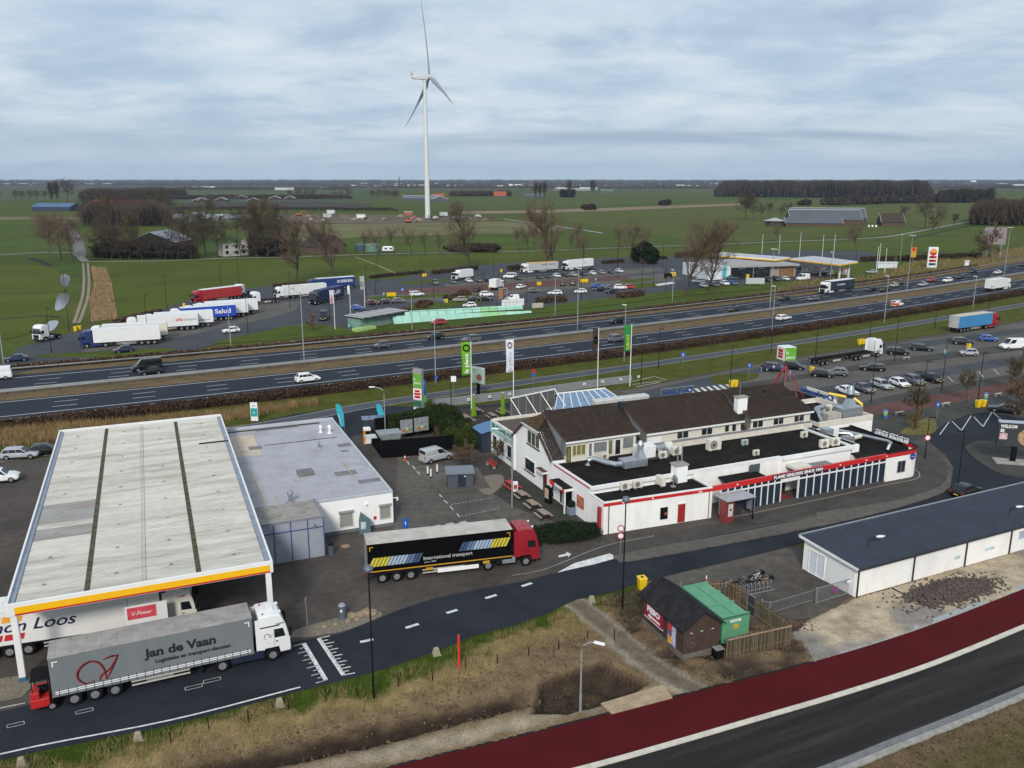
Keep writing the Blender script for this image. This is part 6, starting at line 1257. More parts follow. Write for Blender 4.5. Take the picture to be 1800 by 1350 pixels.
f=t0('mounted_forklift','small red forklift carried on the tail of the grey lorry','forklift',tuple(t.matrix_basis@Vector((-16.35,0,0))),t.rotation_euler[2])
rp=paint('forklift_red',(.45,.02,.02));M().box(-1.35,-.15,-1.15,1.15,.35,1.0).bd('chassis',rp,f,bv=.05);M().box(-1.3,-.75,-1.1,-.3,1.0,1.5).bd('engine_cover',rp,f,bv=.05);M().box(-1.0,-.3,-.3,.4,.95,1.3).bd('seat',black,f,bv=.05)
for s in(-.45,.45):M().box(-.14,-.02,s-.06,s+.06,.4,2.75).bd('mast',CM,f)
[M().box(x,x+.06,y,y+.06,1.0,2.3).bd('guard_post',CM,f) for x,y in((-1.2,-.9),(-1.2,.84),(-.2,-.9))];M().box(-1.25,-.1,-.95,.95,2.3,2.36).bd('overhead_guard',CM,f)
for s in(-1,1):add_wheel(f,-.05,s*1.05,.3,.22)
add_wheel(f,-1.1,0,.28,.25);M().box(-1.37,-1.352,-.9,-.45,.55,.85).bd('radiator',CM,f)
blk=mat('black_curtain',(.0025,.0025,.003),r=.7,var=.15,sc=1,dirt=.15,dsc=1.2,dcol=(.008,.008,.008),spec=.08);pale_roof=mat('pale_tarp',(.46,.44,.395),r=.8,var=.15,sc=.7,dirt=.55,dsc=1.1,dcol=(.26,.245,.22))
t,L=lorry_place((657,1028),(949,993),'black curtain-sided lorry with red cab before the restaurant')
redp=paint('cab_red',(.28,.012,.022));tractor(t,redp,CM)
tr=trailer(t,blk,pale_roof,-2.75,-16.3,rear=mat('grey_doors',(.22,.225,.23),r=.6,var=.15),straps=False)
ye=mat('livery_yellow',(.55,.47,.05),r=.5);bl1=mat('livery_pale_blue',(.33,.42,.55),r=.5);bl2=mat('livery_blue',(.12,.18,.30),r=.5);bl3=mat('livery_deep_blue',(.045,.08,.16),r=.5)
def slashes(x0,n,seq,z0,z1):
 for i in range(n):
  x=x0+i*.33;M().quad((x,nearside-.006,z0),(x+.26,nearside-.006,z0),(x+.26+.42,nearside-.006,z1),(x+.42,nearside-.006,z1)).bd('slash',seq[min(i,len(seq)-1)],tr)
slashes(-16.2,14,[ye]*5+[bl1]*5+[bl2]*2+[bl3]*2,1.75,2.6);slashes(-7.9,14,[bl3]*2+[bl2]*2+[bl1]*5+[ye]*5,2.35,3.2)
text(tr,'International transport',(-11.2,nearside-.004,1.88),(1,0,0),(0,0,1),.36,mat('letter_grey',(.45,.45,.45),r=.5),4.6,bold=.012);text(tr,'since 1989',(-11.15,nearside-.004,1.58),(1,0,0),(0,0,1),.17,mat('letter_grey',(.45,.45,.45),r=.5),1.1)
M().box(-16.25,-2.8,nearside-.004,nearside+.01,1.22,1.32).bd('amber_line',mat('amber',(.52,.28,.02),r=.5),tr)
for x,k in((-16.1,1),(-2.95,-1)):M().box(min(x,x+k*.35),max(x,x+k*.35),nearside-.004,nearside,3.62,3.70).box(min(x,x+k*.08),max(x,x+k*.08),nearside-.004,nearside,3.3,3.62).bd('corner_marker',mat('amber',(.52,.28,.02),r=.5),tr)
for x in(-11.0,-5.6):M().box(x,x+.65,nearside-.006,nearside+.01,.82,1.08).bd('reflector_plate',mat('amber',(.52,.28,.02),r=.5),tr)
M().box(-9.9,-6.0,-1.24,-1.2,.42,.82).bd('side_panel',LW,tr)
wb_=mat('white_box',(.72,.71,.68),r=.5,var=.05,sc=.6,dirt=.15,dsc=.8,dcol=(.5,.48,.44))
t=t0('articulated_lorry','white lorry with script lettering standing under the station canopy','lorry',cloc(12.9,4.2,.02),CA-R(4.5))
crp=paint('cab_cream',(.66,.64,.56));cb_=tractor(t,crp,CM,skirted=True);M().box(-2.2,-.1,-1.25,-1.232,1.12,1.42).bd('orange_stripe',mat('orange_stripe',(.7,.24,.01),r=.4),cb_);M().slab([(-1.5,-1.236,3.1),(-.7,-1.236,3.28),(-.9,-1.236,3.1)],(0,-1,0),.01).bd('side_flash',RB,cb_)
tr=trailer(t,wb_,WT,-2.75,-16.3,straps=False);navy_ink=mat('navy_ink',(.012,.014,.07),r=.5)
text(tr,'Simon Loos',(-16.1,nearside,2.2),(1,0,0),(0,0,1),.95,navy_ink,7.3,shear=.35,bold=.01)
for i in range(5):
 for z0,z1,m_ in((3.0,3.5,mat('orange_patch',(.75,.33,.02),r=.5)),(1.5,2.0,mat('red_patch',(.50,.02,.02),r=.5))):M().quad((-16.2+i*.75,nearside-.005,z0),(-15.6+i*.75,nearside-.005,z0),(-15.45+i*.75,nearside-.005,z1),(-16.05+i*.75,nearside-.005,z1)).bd('livery_patch',m_,tr)
gl='lorries in the northern lorry park'
def FL_(rear,front,la,cabc,side,roofm=None,reard=None,straps=False,txt=None,skirted=True,gr=gl,length=16.3,rigid=False):
 t,L=lorry_place(rear,front,la,'box_lorry' if rigid else 'articulated_lorry',gr=gr)
 if rigid:
  cab(t,cabc,detail=False,H=2.9,visor=False);tr=trailer(t,side,roofm or WT,-2.4,-2.4-length,detail=False,guard=False,straps=False,z0=1.0,z1=3.6)
  for s in(-1,1):lorry_wheel(t,-1.4,s*1.08)
  return t,tr
 tractor(t,cabc,detail=False,skirted=skirted);tr=trailer(t,side,roofm or WT,-2.75,-length,rear=reard,detail=False,straps=straps)
 if txt:
  for(s_,x,z,h_,m_,w_) in txt:text(tr,s_,(x,-1.285,z),(1,0,0),(0,0,1),h_,m_,w_,bold=.02) if math.cos(t.rotation_euler[2])>0 else text(tr,s_,(x,1.285,z),(-1,0,0),(0,0,1),h_,m_,w_,bold=.02)
 return t,tr
wt=WP;blp=paint('lorry_blue',(.02,.035,.12));rdp=paint('lorry_red',(.35,.015,.02));dkp=paint('lorry_dark',(.03,.045,.06))
FL_((1676,587),(1754,575.8),'blue curtain-sided lorry with red and white cab in the southern car park',rdp,mat('blue_curtain',(.045,.21,.42),r=.55,var=.12,se=(2,1,.3)),mat('beige_tarp',(.50,.45,.38),r=.8,var=.1),mat('dirty_doors',(.46,.46,.45),r=.6,var=.15,dirt=.4),gr='lorries')
FL_((1513.5,509.3),(1451,518),'navy lorry with white cab on the far carriageway',wt,mat('navy_curtain',(.018,.028,.045),r=.55),wt,txt=[('C.H. ROBINSON',-6.2,2.4,.5,LW,4.4)],gr='lorries')
t_,tr_=FL_((1735,515),(1776,508.8),'white box lorry seen from behind on the near carriageway',wt,wt,wt,gr='lorries',length=12.5)
FL_((287.5,604.5),(141,613.5),'lorry with navy cab and plain white trailer, nearest in the lorry park',blp,wt,wt)
FL_((300,597),(158,605),'cream trailer lorry second from the slip road in the lorry park',wt,mat('cream_box',(.66,.62,.53),r=.5,var=.05),wt)
al=[('alfa',-13.2,2.4,.75,mat('alfa_red',(.6,.08,.05),r=.5),1.6)];FL_((352,579),(222,588),'white lorry with red and grey lettering in the lorry park',wt,wt,wt,txt=[('alfa',-11.2,2.4,.75,mat('alfa_red',(.6,.08,.05),r=.5),1.7),('transport',-13.0,2.4,.75,mat('alfa_grey',(.33,.34,.37),r=.5),3.0)])
FL_((380,573.5),(252,582),'white trailer lorry with a small line of text behind the lettered lorry',wt,wt,wt,txt=[('www.ferrari.com',-12.3,1.7,.3,letter_dark,3.2)])
t_,tr_=FL_((421.7,561.5),(300,571),'bright blue trailer with green pears and white lettering',wt,mat('salud_blue',(.015,.06,.42),r=.5),wt,txt=[('Salud',-11.0,2.0,1.2,LW,4.0)])
for k,x in enumerate((-7.0,-9.3)):tr_ and M().cyly(x,2.6,1.283,1.29,.75,n=16).bd('pear',mat('pear_green',(.35,.45,.06),r=.5),tr_)
FL_((445,555.5),(325,565),'white trailer lorry directly behind the bright blue trailer',wt,wt,wt)
t_,tr_=FL_((460,551),(345,560),'white trailer with round blue emblem on its rear doors',wt,wt,wt)
M().add([(-16.345,.55*math.cos(a),3.0+.55*math.sin(a)) for a in[2*math.pi*i/18 for i in range(18)]],[tuple(range(18))]).bd('round_emblem',mat('emblem_navy',(.02,.04,.20),r=.5),tr_);M().box(-16.35,-16.335,-1.1,1.1,1.75,2.15).bd('blue_strip',mat('strip_blue',(.02,.16,.45),r=.5),tr_)
FL_((413,526.5),(344,535.5),'red curtain-sided lorry with red cab at the back of the lorry park',rdp,mat('red_curtain',(.40,.03,.03),r=.55,var=.1),wt)
FL_((612,517),(487,527.5),'white silo lorry with small green emblem in the lorry park',wt,mat('white_silo',(.70,.70,.67),r=.4),wt,txt=[('bulk',-4.6,2.9,.45,mat('green_ink',(.03,.30,.14),r=.5),1.2)],skirted=False)
FL_((614,522),(556,537),'dark blue lorry with bold white lettering facing the slip road',dkp,mat('cldn_navy',(.012,.022,.09),r=.5),mat('cldn_roof',(.016,.03,.11),r=.5),txt=[('CLdN',-9.0,1.9,1.3,LW,5.0)])
FL_((643,505),(545,513),'blue trailer with white roof and white lettering behind the flags',blp,mat('duis_blue',(.015,.04,.17),r=.5),wt,txt=[('DUISBURG',-9.8,2.3,.9,LW,5.5)])
FL_((836,489.5),(802,494),'plain white box lorry in the northern car park',wt,wt,wt,rigid=True,length=6.8)
FL_((985.6,477.2),(920,481.5),'lorry with grey trailer, yellow roof and blue emblem',wt,mat('ewals_grey',(.42,.43,.43),r=.5),mat('ewals_yellow',(.75,.42,.02),r=.6),txt=[('Ewals',-8.6,2.9,.65,mat('ewals_blue',(.02,.06,.30),r=.5),2.2),('Cargo Care',-11.2,2.9,.65,mat('ewals_blue',(.02,.06,.30),r=.5),3.8)])
FL_((1057.8,470),(995,476.5),'all-white articulated lorry with pale red lettering beyond the car rows',wt,wt,wt,txt=[('alfa',-10.5,2.4,.7,mat('alfa_pale',(.62,.3,.26),r=.5),1.6)])
t_,tr_=FL_((868,512),(886,507.5),'white delivery box van seen from behind in the northern car park',wt,wt,wt,rigid=True,length=3.6)
def solo(rear,front,la,cabc=wt):
 t,L=lorry_place(rear,front,la,'tractor_unit',gr='tractor units without trailers');tractor(t,cabc,detail=False);M().box(-5.3,-3.6,-.5,.5,.95,1.12).bd('fifth_wheel',CM,t);return t
solo((106,595.5),(72,602.5),'white tractor unit without trailer by the pond at far left');solo((448,516),(424,522),'white tractor unit beside a yellow bin at the back of the lorry park')
def skeletal(rear,front,la,n=2):
 t,L=lorry_place(rear,front,la,'container_lorry');cab(t,wt,CM,detail=True)
 for s in(-1,1):lorry_wheel(t,-1.4,s*1.07)
 secs=[(-2.6,-9.6),(-10.6,-L+.1)] if n==2 else[(-2.6,-L+.1)]
 for x1,x0 in secs:
  for s in(-.45,.45):M().box(x0,x1,s-.08,s+.08,.95,1.25).bd('beam',CM,t)
  k=int((x1-x0)/1.1)
  for i in range(k+1):x=x0+.1+i*(x1-x0-.2)/k;M().box(x-.09,x+.09,-1.24,1.24,1.18,1.36).bd('cross_member',CM,t)
  for s in(-1,1):M().box(x0,x1,s*1.2-.04,s*1.2+.04,1.1,1.22).bd('side_rail',mat('rust_red',(.10,.03,.025),r=.7),t)
  xa=(x0+2.6,x0+1.3)
  for x in xa:
   for s in(-1,1):lorry_wheel(t,x,s*1.05,'wheel',.38)
  for s in(-1,1):M().box((x0+x1)/2,(x0+x1)/2+2.2,s*1.15-.03,s*1.15+.03,.55,.9).bd('side_panel',mat('guard_beige',(.45,.43,.38),r=.6,var=.1),t)
 if n==2:M().box(-10.7,-9.5,-.1,.1,.8,.95).bd('drawbar',CM,t)
 return t
skeletal((1437,645),(1551,627.3),'white-cabbed container lorry with empty black chassis and trailer');skeletal((496,532),(444,537),'white-cabbed lorry with short empty chassis in the lorry park',1)
# wind turbine
turb_m=mat('turbine_white',(.62,.63,.63),r=.45,var=.03,sc=.05)
tx,ty=G(752,383)
t=t0('wind_turbine','tall white three-bladed wind turbine in the fields','wind turbine',(tx,ty,0),math.atan2(.45,.89))
M().loft([[(r_*math.cos(a),r_*math.sin(a),z) for a in[2*math.pi*i/28 for i in range(28)]] for z,r_ in((0,2.45),(35,2.25),(80,1.85),(123.5,1.4))]).bd('tower',turb_m,t,sm=True)
M().cyl(0,0,-.3,.4,3.4,3.2,24).bd('foundation',CN,t);M().box(-.5,.5,-2.5,-2.42,.4,2.6).bd('tower_door',DS,t)
M().loft([[(x,-w_,z0),(x,w_,z0),(x,w_,z1),(x,-w_,z1)] for x,w_,z0,z1 in((-12.5,1.5,124.3,127.2),(-10,1.8,123.6,127.8),(1.5,1.9,123.4,127.9),(3.0,1.6,123.8,127.5))]).bd('nacelle',turb_m,t,bv=.25,seg=2,sm=True)
M().box(-13.0,-11.2,-2.2,2.2,127.4,130.0).bd('cooler',turb_m,t);M().cyl(-12,0,130,130.6,.25).bd('aviation_light',RB,t)
hub=Vector((4.6,0,126));M().loft([[(hub.x+dx,r_*math.cos(a),hub.z+r_*math.sin(a)) for a in[2*math.pi*i/16 for i in range(16)]] for dx,r_ in((-1.6,1.7),(0,1.9),(1.4,1.5),(2.4,.6))]).bd('hub',turb_m,t,sm=True)
for th in(-6,114,-126):
 a=R(th);rings=[]
 d=Vector((0,-math.sin(a),math.cos(a)));q=Vector((0,math.cos(a),math.sin(a)))
 for f,ch,tk,tw in((.02,1.5,1.5,0),(.06,1.7,1.5,0),(.16,3.6,1.0,.35),(.3,3.1,.7,.28),(.5,2.2,.45,.18),(.7,1.6,.30,.10),(.88,1.0,.18,.05),(.97,.6,.10,.02),(1.0,.15,.04,0)):
  c0=hub+d*(f*69.3)+Vector((-4.2*f*f,0,0));cq=q*math.cos(tw)+Vector((1,0,0))*math.sin(tw);cn=Vector((1,0,0))*math.cos(tw)-q*math.sin(tw)
  rings.append([tuple(c0+cq*(ch*1.35*(.5*math.cos(u)+.12))+cn*(tk*.7*math.sin(u))) for u in[2*math.pi*i/12 for i in range(12)]])
 M().loft(rings).bd('blade',mat('blade_grey',(.30,.32,.34),r=.45,var=.03),t,sm=True,ang=60)  # white blades coloured grey, the shade on them put into the material
# bare winter trees
bark=mat('bark',(.090,.072,.054),r=.9,var=.3,sc=3);twig_b=mat('brown_twigs',(.165,.115,.080),r=.9,var=.3,sc=.4);twig_d=mat('grey_twigs',(.088,.066,.050),r=.9,var=.3,sc=.4);twig_o=mat('olive_twigs',(.110,.086,.045),r=.9,var=.3,sc=.4)
def bare_tree(h,spread,up,nb,seed,levels=4,trunk_f=.28,twig_w=.05,twigs=9):
 rg=np.random.default_rng(seed);T=[];Cn=[]
 def grow(p,d,L,r,lev):
  n=3 if lev<2 else 2;pts=[p]
  for i in range(n):
   d=d+rg.normal(0,.10+.05*lev,3)+np.array([0,0,up*.10*(lev>0)]);d/=np.linalg.norm(d);q=pts[-1]+d*L/n
   r1=r*(1-.62*(i+1)/n) if lev else r*(1-.55*(i+1)/n);r0=r*(1-.62*i/n) if lev else r*(1-.55*i/n)
   (T if lev<2 else Cn).append((pts[-1],q,max(r0,twig_w*.5),max(r1,twig_w*.4)));pts.append(q)
  if lev>=levels:return
  k=nb if lev==0 else(5 if lev==1 else(twigs if lev==levels-1 else 6))
  for i in range(k):
   f=rg.uniform(trunk_f if lev==0 else .25,1.0);j=min(int(f*n),n-1);ff=f*n-j;s=pts[j]*(1-ff)+pts[j+1]*ff
   az=rg.uniform(0,2*math.pi) if lev else i*2.399+rg.uniform(-.4,.4);e=spread*rg.uniform(.7,1.25)
   u=d if lev==0 else(pts[j+1]-pts[j])/np.linalg.norm(pts[j+1]-pts[j])
   a=np.cross(u,[0.3,.2,1] if abs(u[2])<.9 else[1,0,0]);a/=np.linalg.norm(a);b_=np.cross(u,a)
   nd=u*math.cos(e)+(a*math.cos(az)+b_*math.sin(az))*math.sin(e)
   Lr={0:.52,1:.52,2:.52,3:.55}[lev];grow(s,nd,L*Lr*rg.uniform(.6,1.1)*(1.15-.45*f if lev==0 else 1),r*(.36 if lev==0 else .42),lev+1)
 grow(np.array([0.,0,-.2]),np.array([0.,0,1]),h*.86,h*.0165+.05,0)
 def mesh(S,name):
  P=np.array([s[0] for s in S]);Q=np.array([s[1] for s in S]);r0=np.array([s[2] for s in S]);r1=np.array([s[3] for s in S]);D=Q-P;D/=np.linalg.norm(D,axis=1)[:,None]
  A=np.cross(D,np.where(np.abs(D[:,2:3])<.9,[[0,0,1.]],[[1.,0,0]]));A/=np.linalg.norm(A,axis=1)[:,None];B=np.cross(D,A);V=[]
  for c_,r_ in((P,r0),(Q,r1)):
   for k in range(3):V.append(c_+(A*math.cos(2.094*k)+B*math.sin(2.094*k))*r_[:,None])
  V=np.stack(V,1);b0=np.arange(len(S))*6;F=np.concatenate([np.stack([b0+k,b0+(k+1)%3,b0+3+(k+1)%3,b0+3+k],1) for k in range(3)])
  return npmesh(name,V.reshape(-1,3),F)
 return mesh(T,'trunk'),mesh(Cn,'crown')
TREES={}
def tree_kind(k):
 if k in TREES:return TREES[k]
 p={'poplar':(20,.66,1.4,34,3,4,.20,.026,7),'poplar2':(20,.60,1.5,36,8,4,.18,.026,7),'round':(18,1.0,.7,26,5,4,.28,.03,8),'round2':(18,1.05,.6,26,15,4,.25,.03,8),'slim':(12,.7,1.2,16,21,4,.3,.02,6),'slim2':(12,.75,1.1,16,22,4,.3,.02,6),'young':(5,.75,.9,16,31,4,.35,.022,8),'bush':(5,.8,.9,12,41,4,.02,.035,9),'lombardy':(28,.36,1.5,60,51,4,.05,.05,7)}[k]
 a,c_=bare_tree(p[0],p[1],p[2],p[3],p[4],p[5],p[6],p[7],p[8]);a.materials.append(bark);TREES[k]=(a,c_,{});return TREES[k]
def tree(k,loc,s,la,rz=None,tm=twig_b,gr='bare trees',wide=1.0,name='bare_tree',cat='tree'):
 a,c_,cache=tree_kind(k)
 if tm.name not in cache:cache[tm.name]=c_.copy();cache[tm.name].materials.append(tm)
 t=t0(name,la,cat,(loc[0],loc[1],0),random.uniform(0,6.28) if rz is None else rz,gr);t.scale=(s*wide,s*wide,s)
 link('trunk',a,None,t);link('crown',cache[tm.name],None,t);return t
tree('round',G(87,452),1.15,'leftmost of three bare trees beside the pond track');tree('round2',G(108,457),1.2,'middle of three bare trees beside the pond track');tree('round',G(129,463),1.1,'rightmost of three bare trees beside the pond track')
for i,(px,k,s,lb) in enumerate((((522,494),'poplar',1.05,'tall bare tree behind the white silo lorry'),((590,492),'poplar2',1.1,'tall bare tree behind the lettered flags'),((828,474),'poplar',1.25,'tall bare tree behind the white box lorry'),((975,474),'poplar2',1.3,'tall bare tree behind the grey trailer with the yellow roof'),((960,474),'slim',1.2,'thinner bare tree left of the grey trailer lorry'),((1024,468),'slim2',1.1,'thin bare tree behind the all-white lorry'),((1106,463),'round2',1.0,'rounded bare tree right of the all-white lorry'),((1203,518),'poplar2',1.15,'tall bare tree on the verge by the far station, left of the pair'),((1242,514),'poplar',1.05,'tall bare tree on the verge by the far station, right of the pair'),((1505,456),'slim2',1.35,'lone bare tree beyond the far station canopy'),((1368,426),'slim',.95,'small bare tree on the lane before the round shed'))):tree(k,G(*px),s,lb)
for i,(x,y) in enumerate(((640,449),(666,449),(694,448),(724,447),(746,447),(774,446),(914,442),(928,441),(940,441),(1003,439),(1016,438),(1090,436),(1290,428))):tree('slim' if i%2 else 'slim2',G(x,y),.85+.25*random.random(),'slender bare tree in the row along the country lane',gr='row of slender trees along the lane')
wl=[(168,396,.9),(178,398,1.15),(196,402,1.1),(205,390,1.2),(224,388,1.15),(236,383,1.1),(150,386,1.0),(255,386,1.2),(276,384,1.25),(300,388,1.1),(160,372,1.0),(185,372,1.1),(210,370,1.1),(240,368,1.1),(262,370,1.1),(285,372,1.0),(172,440,.8),(186,448,.75),(204,450,.8),(222,452,.85),(240,452,.9),(326,450,.95),(345,452,.9),(362,448,1.0),(380,452,.85),(455,447,1.05),(470,446,1.1),(488,446,1.05),(505,446,.95),(448,430,1.1),(325,425,1.1),(300,440,.95),(352,425,1.1),(415,425,.95),(395,422,.9),(495,430,1.0),(430,424,1.0)]
for i,(x,y,s) in enumerate(wl):tree(('round','round2','poplar')[i%3],G(x,y),s*1.05,'bare tree in the dark wood round the old farm',tm=(twig_d,twig_d,twig_o)[i%3],gr='trees of the dark wood at left')
for i,(x,y,s) in enumerate(((182,452,2.2),(196,455,2.0),(212,456,1.8),(228,455,1.8),(250,456,1.6),(290,456,1.6),(312,456,1.7),(335,456,1.6),(452,452,1.8),(470,452,2.0),(486,452,2.0),(425,452,1.4))):tree('bush',G(x,y),s,'dark bare shrub at the foot of the wood by the lane',tm=twig_d,gr='shrubs at the foot of the wood',wide=1.5,name='bare_shrub',cat='shrub')
for i,(x,y,k,s) in enumerate(((92,355,'lombardy',.8),(101,355,'lombardy',.85),(118,356,'round',1.3))):tree(k,G(x,y),s*(1.15 if k=='lombardy' else 1.5),('left of two tall columnar trees at the far left','right of two tall columnar trees at the far left','rounded tree right of the two columnar trees')[i],tm=twig_d)
for i,x in enumerate((-2,27,39,53,65,80)):tree('round',G(x,353),.95,'small round bare tree in the distant row at far left',tm=twig_d,gr='distant row of round trees at left')
for i,x in enumerate((586,599,610,655,664,675,684,691,699,511,525,540,552)):tree('round2',G(x,351-.2*(x>600)),.8+.3*random.random(),'small round bare tree in a distant row left of the turbine',tm=twig_d,gr='distant row of round trees by the turbine')
for i,(x,y,s) in enumerate(((941,349,.78),(949,349,.74),(957,349,.8),(1000,347,.85),(1040,341,.85),(1044,341,.8))):tree('lombardy',G(x,y),s*1.15,'columnar poplar in the far fields right of the turbine',tm=twig_d,gr='far columnar poplars')
for i,(px,k,s,lb) in enumerate((((1312,387),'round',1.35,'broad bare tree left of the round shed'),((1325,387),'round2',1.2,'second bare tree left of the round shed'),((1340,386),'slim',1.3,'slim bare tree nearest the round shed'),((1352,386),'slim2',1.3,'slim bare tree behind the round shed'),((1372,385),'slim',1.2,'slim bare tree left of the grey barns'),((1388,384),'slim2',1.2,'slim bare tree touching the grey barns'),((1592,396),'slim2',1.3,'thin tree just right of the brown farmhouse'),((1626,399),'round',1.25,'big rounded bare tree right of the farmhouse'),((1640,404),'bush',2.2,'low bare shrub at the bend of the lane'),((1650,402),'slim',1.5,'upright bare tree at the bend of the lane'),((1676,400),'young',2.0,'small dark tree beside the lane on the right'),((1738,455),'bush',2.8,'wide bare shrub before the pink billboard'),((1720,455),'bush',2.2,'bare shrub left of the pink billboard'))):tree(k,G(*px),s,lb,tm=twig_d if i not in(11,12) else twig_b)
for px,s,lb in(((1698.7,709),1.05,'young bare tree in a grey tree pit beside the red path'),((1612,748),1.15,'young bare tree among autumn shrubs at the corner lawn'),((1775,690),1.2,'young bare tree at the right edge beyond the promenade'),((872,823),.75,'thin young tree by the red bench')):tree('young',G(*px),s,lb,tm=twig_o)
tree('bush',G(1604,757),.62,'yellowish bare shrub at the foot of the corner lamp',tm=mat('yellow_twigs',(.22,.145,.03),r=.9,var=.3,sc=.4),name='bare_shrub',cat='shrub');tree('bush',G(1800,760),1.6,'spreading bare bush at the right edge behind the billboard',tm=mat('tan_twigs',(.16,.11,.07),r=.9,var=.3),name='bare_shrub',cat='shrub',wide=1.3);tree('bush',G(1796,720),1.3,'bare bush at the right edge above the billboard',tm=mat('tan_twigs',(.16,.11,.07),r=.9,var=.3),name='bare_shrub',cat='shrub');tree('bush',G(548,582),.9,'bare willow shrub on the verge of the lorry park',tm=mat('tan_twigs',(.16,.11,.07),r=.9,var=.3),name='bare_shrub',cat='shrub')
for i,(x,y) in enumerate(((805,812),(815,806),(822,815))):tree('bush',G(x,y),.42,('low dry shrub right of the silver van','low dry shrub behind the silver van nose','low dry shrub beside the navy hut')[i],tm=mat('tan_twigs',(.16,.11,.07),r=.9,var=.3),name='bare_shrub',cat='shrub',wide=1.5)
for i,(x,y,s,k) in enumerate(((730,577,0,0),)):pass
ever=mat('evergreen',(.024,.040,.011),r=.9,var=.5,sc=1.2,wo=True);ever_d=mat('dark_evergreen',(.014,.024,.011),r=.9,var=.4,sc=1.2,wo=True);bramble=mat('bramble',(.055,.040,.030),r=.9,var=.4,sc=.6,wo=True)
def bush(loc,rx,ry,h,la,m=ever,n=5000,size=.16,name='evergreen_bush',cat='bush',lumps=9,gr=None,core=True):
 t=t0(name,la,cat,(loc[0],loc[1],0),0,gr);P=[]
 for i in range(lumps):
  c_=np.array([RNG.uniform(-.6,.6)*rx,RNG.uniform(-.6,.6)*ry,h*RNG.uniform(.3,.68)]);v=RNG.normal(size=(n//lumps,3));v/=np.linalg.norm(v,axis=1)[:,None]
  P.append(c_+v*np.array([rx*.55,ry*.55,h*.38])*RNG.uniform(.72,1.05,(n//lumps,1)))
 P=np.concatenate(P);P[:,2]=np.abs(P[:,2]);V,F=leaves(P,size,tri=False);link('foliage',npmesh('foliage',V,F,m),None,t)
 if core:M().loft([[(rx*k*math.cos(a),ry*k*math.sin(a),z*h) for a in[2*math.pi*i/10 for i in range(10)]] for z,k in((0,.45),(.35,.5),(.6,.25))]).bd('inner_twigs',hedge_dark,t,sm=True)
 return t
bush(G(779,765),3.0,2.6,4.6,'tallest dark green bush at the right end of the black fence',n=22000,size=.09);bush(G(812,785),2.4,2.6,3.0,'rounded green bush between black fence and path',mat('bush_olive',(.040,.056,.014),r=.9,var=.5,sc=1.2,wo=True),n=16000,size=.09);bush(G(800,775),2.2,2.0,3.4,'green bush in the middle of the clump at the black fence',n=14000,size=.09)
hedge(gp([(682,767),(712,762),(742,757),(768,752)]),2.6,3.0,'clipped dark conifer hedge behind the black fence',ever,dens=160,size=.10,name='conifer_hedge')
b_=bush(G(992,946),4.3,2.2,1.2,'low dark green shrub bed beside the red cab',ever_d,n=26000,size=.06,lumps=18);b_.rotation_euler[2]=R(24)
bush(G(1133,463),5.2,5.2,9,'dark round evergreen tree in the field left of the far station',ever_d,n=4000,size=.6,name='evergreen_tree',cat='tree');bush(G(830,443),14,3,4.0,'long low dark thicket beside the lane below the turbine',bramble,n=3500,size=.6,name='thicket',cat='shrub',lumps=14)
bush(G(1035,369),8,4,6,'dark bush on the reed belt right of the turbine',bramble,n=1500,size=1.4,name='thicket',cat='shrub');bush(G(1169,361),8,5,7.5,'round dark bush on the reed belt farther right',bramble,n=1500,size=1.4,name='thicket',cat='shrub');bush(G(1414,361),10,6,7,'round dark bush in the field behind the grey barns',bramble,n=1500,size=1.4,name='thicket',cat='shrub')
for i,(x,y) in enumerate(((1470,360.5),(1500,359.5),(1530,359),(1560,357.5),(1590,357),(1620,356),(1635,355))):bush(G(x,y),22,9,9+4*random.random(),'dark thicket in the hedge line behind the farm',bramble,n=1200,size=1.5,name='thicket',cat='shrub',gr='thickets behind the farm')
for i,(a,b2,wd,h_) in enumerate((((945,533),(992,529),3.0,1.5),((1088,524),(1128,519),3.0,1.5),((560,498),(480,505),2,1.0),((760,482),(838,473),2.0,1.2),((650,489),(745,480),1.5,1.0),((1060,464),(1095,461),2,1.3),((1120,458),(1170,455),2,1.3),((895,476),(912,474),2.5,1.8),((205,570),(280,550),2,1.1),((1515,460),(1570,458),2.5,2.0),((1580,459),(1720,453),2.5,2.2),((1190,453),(1232,450),3,2.2))):
 hedge(gp([a,b2]),wd,h_,('brown hedge block left of the pair above the grass verge','brown hedge block right of the pair above the grass verge','brown hedge behind the silo lorry','dark hedge behind the white box lorry','dark hedge left of the white box lorry','dark hedge right of the all-white lorry','dark hedge left of the far station','dark shrub row left of the yellow-roofed lorry','brown hedge beside the reed belt','dark hedge beyond the far canopy','dark hedge along the slip road at right','bramble hedge behind the far car park')[i],hedge_dark if i in(3,4,5,6,7,9,10,11) else hedge_brown,dens=8,size=.3)
for i,(x,y) in enumerate(((737,541),(748,537),(715,551),(790,527),(815,518),(806,523))):bush(G(x,y),2.2,1.6,1.5,('brown bush left of the sloping footpath','brown bush above the sloping footpath','brown bush at the pavilion end','brown bush left of the yellow bin','brown bush on the grass island','brown bush below the grass island')[i],hedge_brown,n=900,size=.25,name='brown_bush')
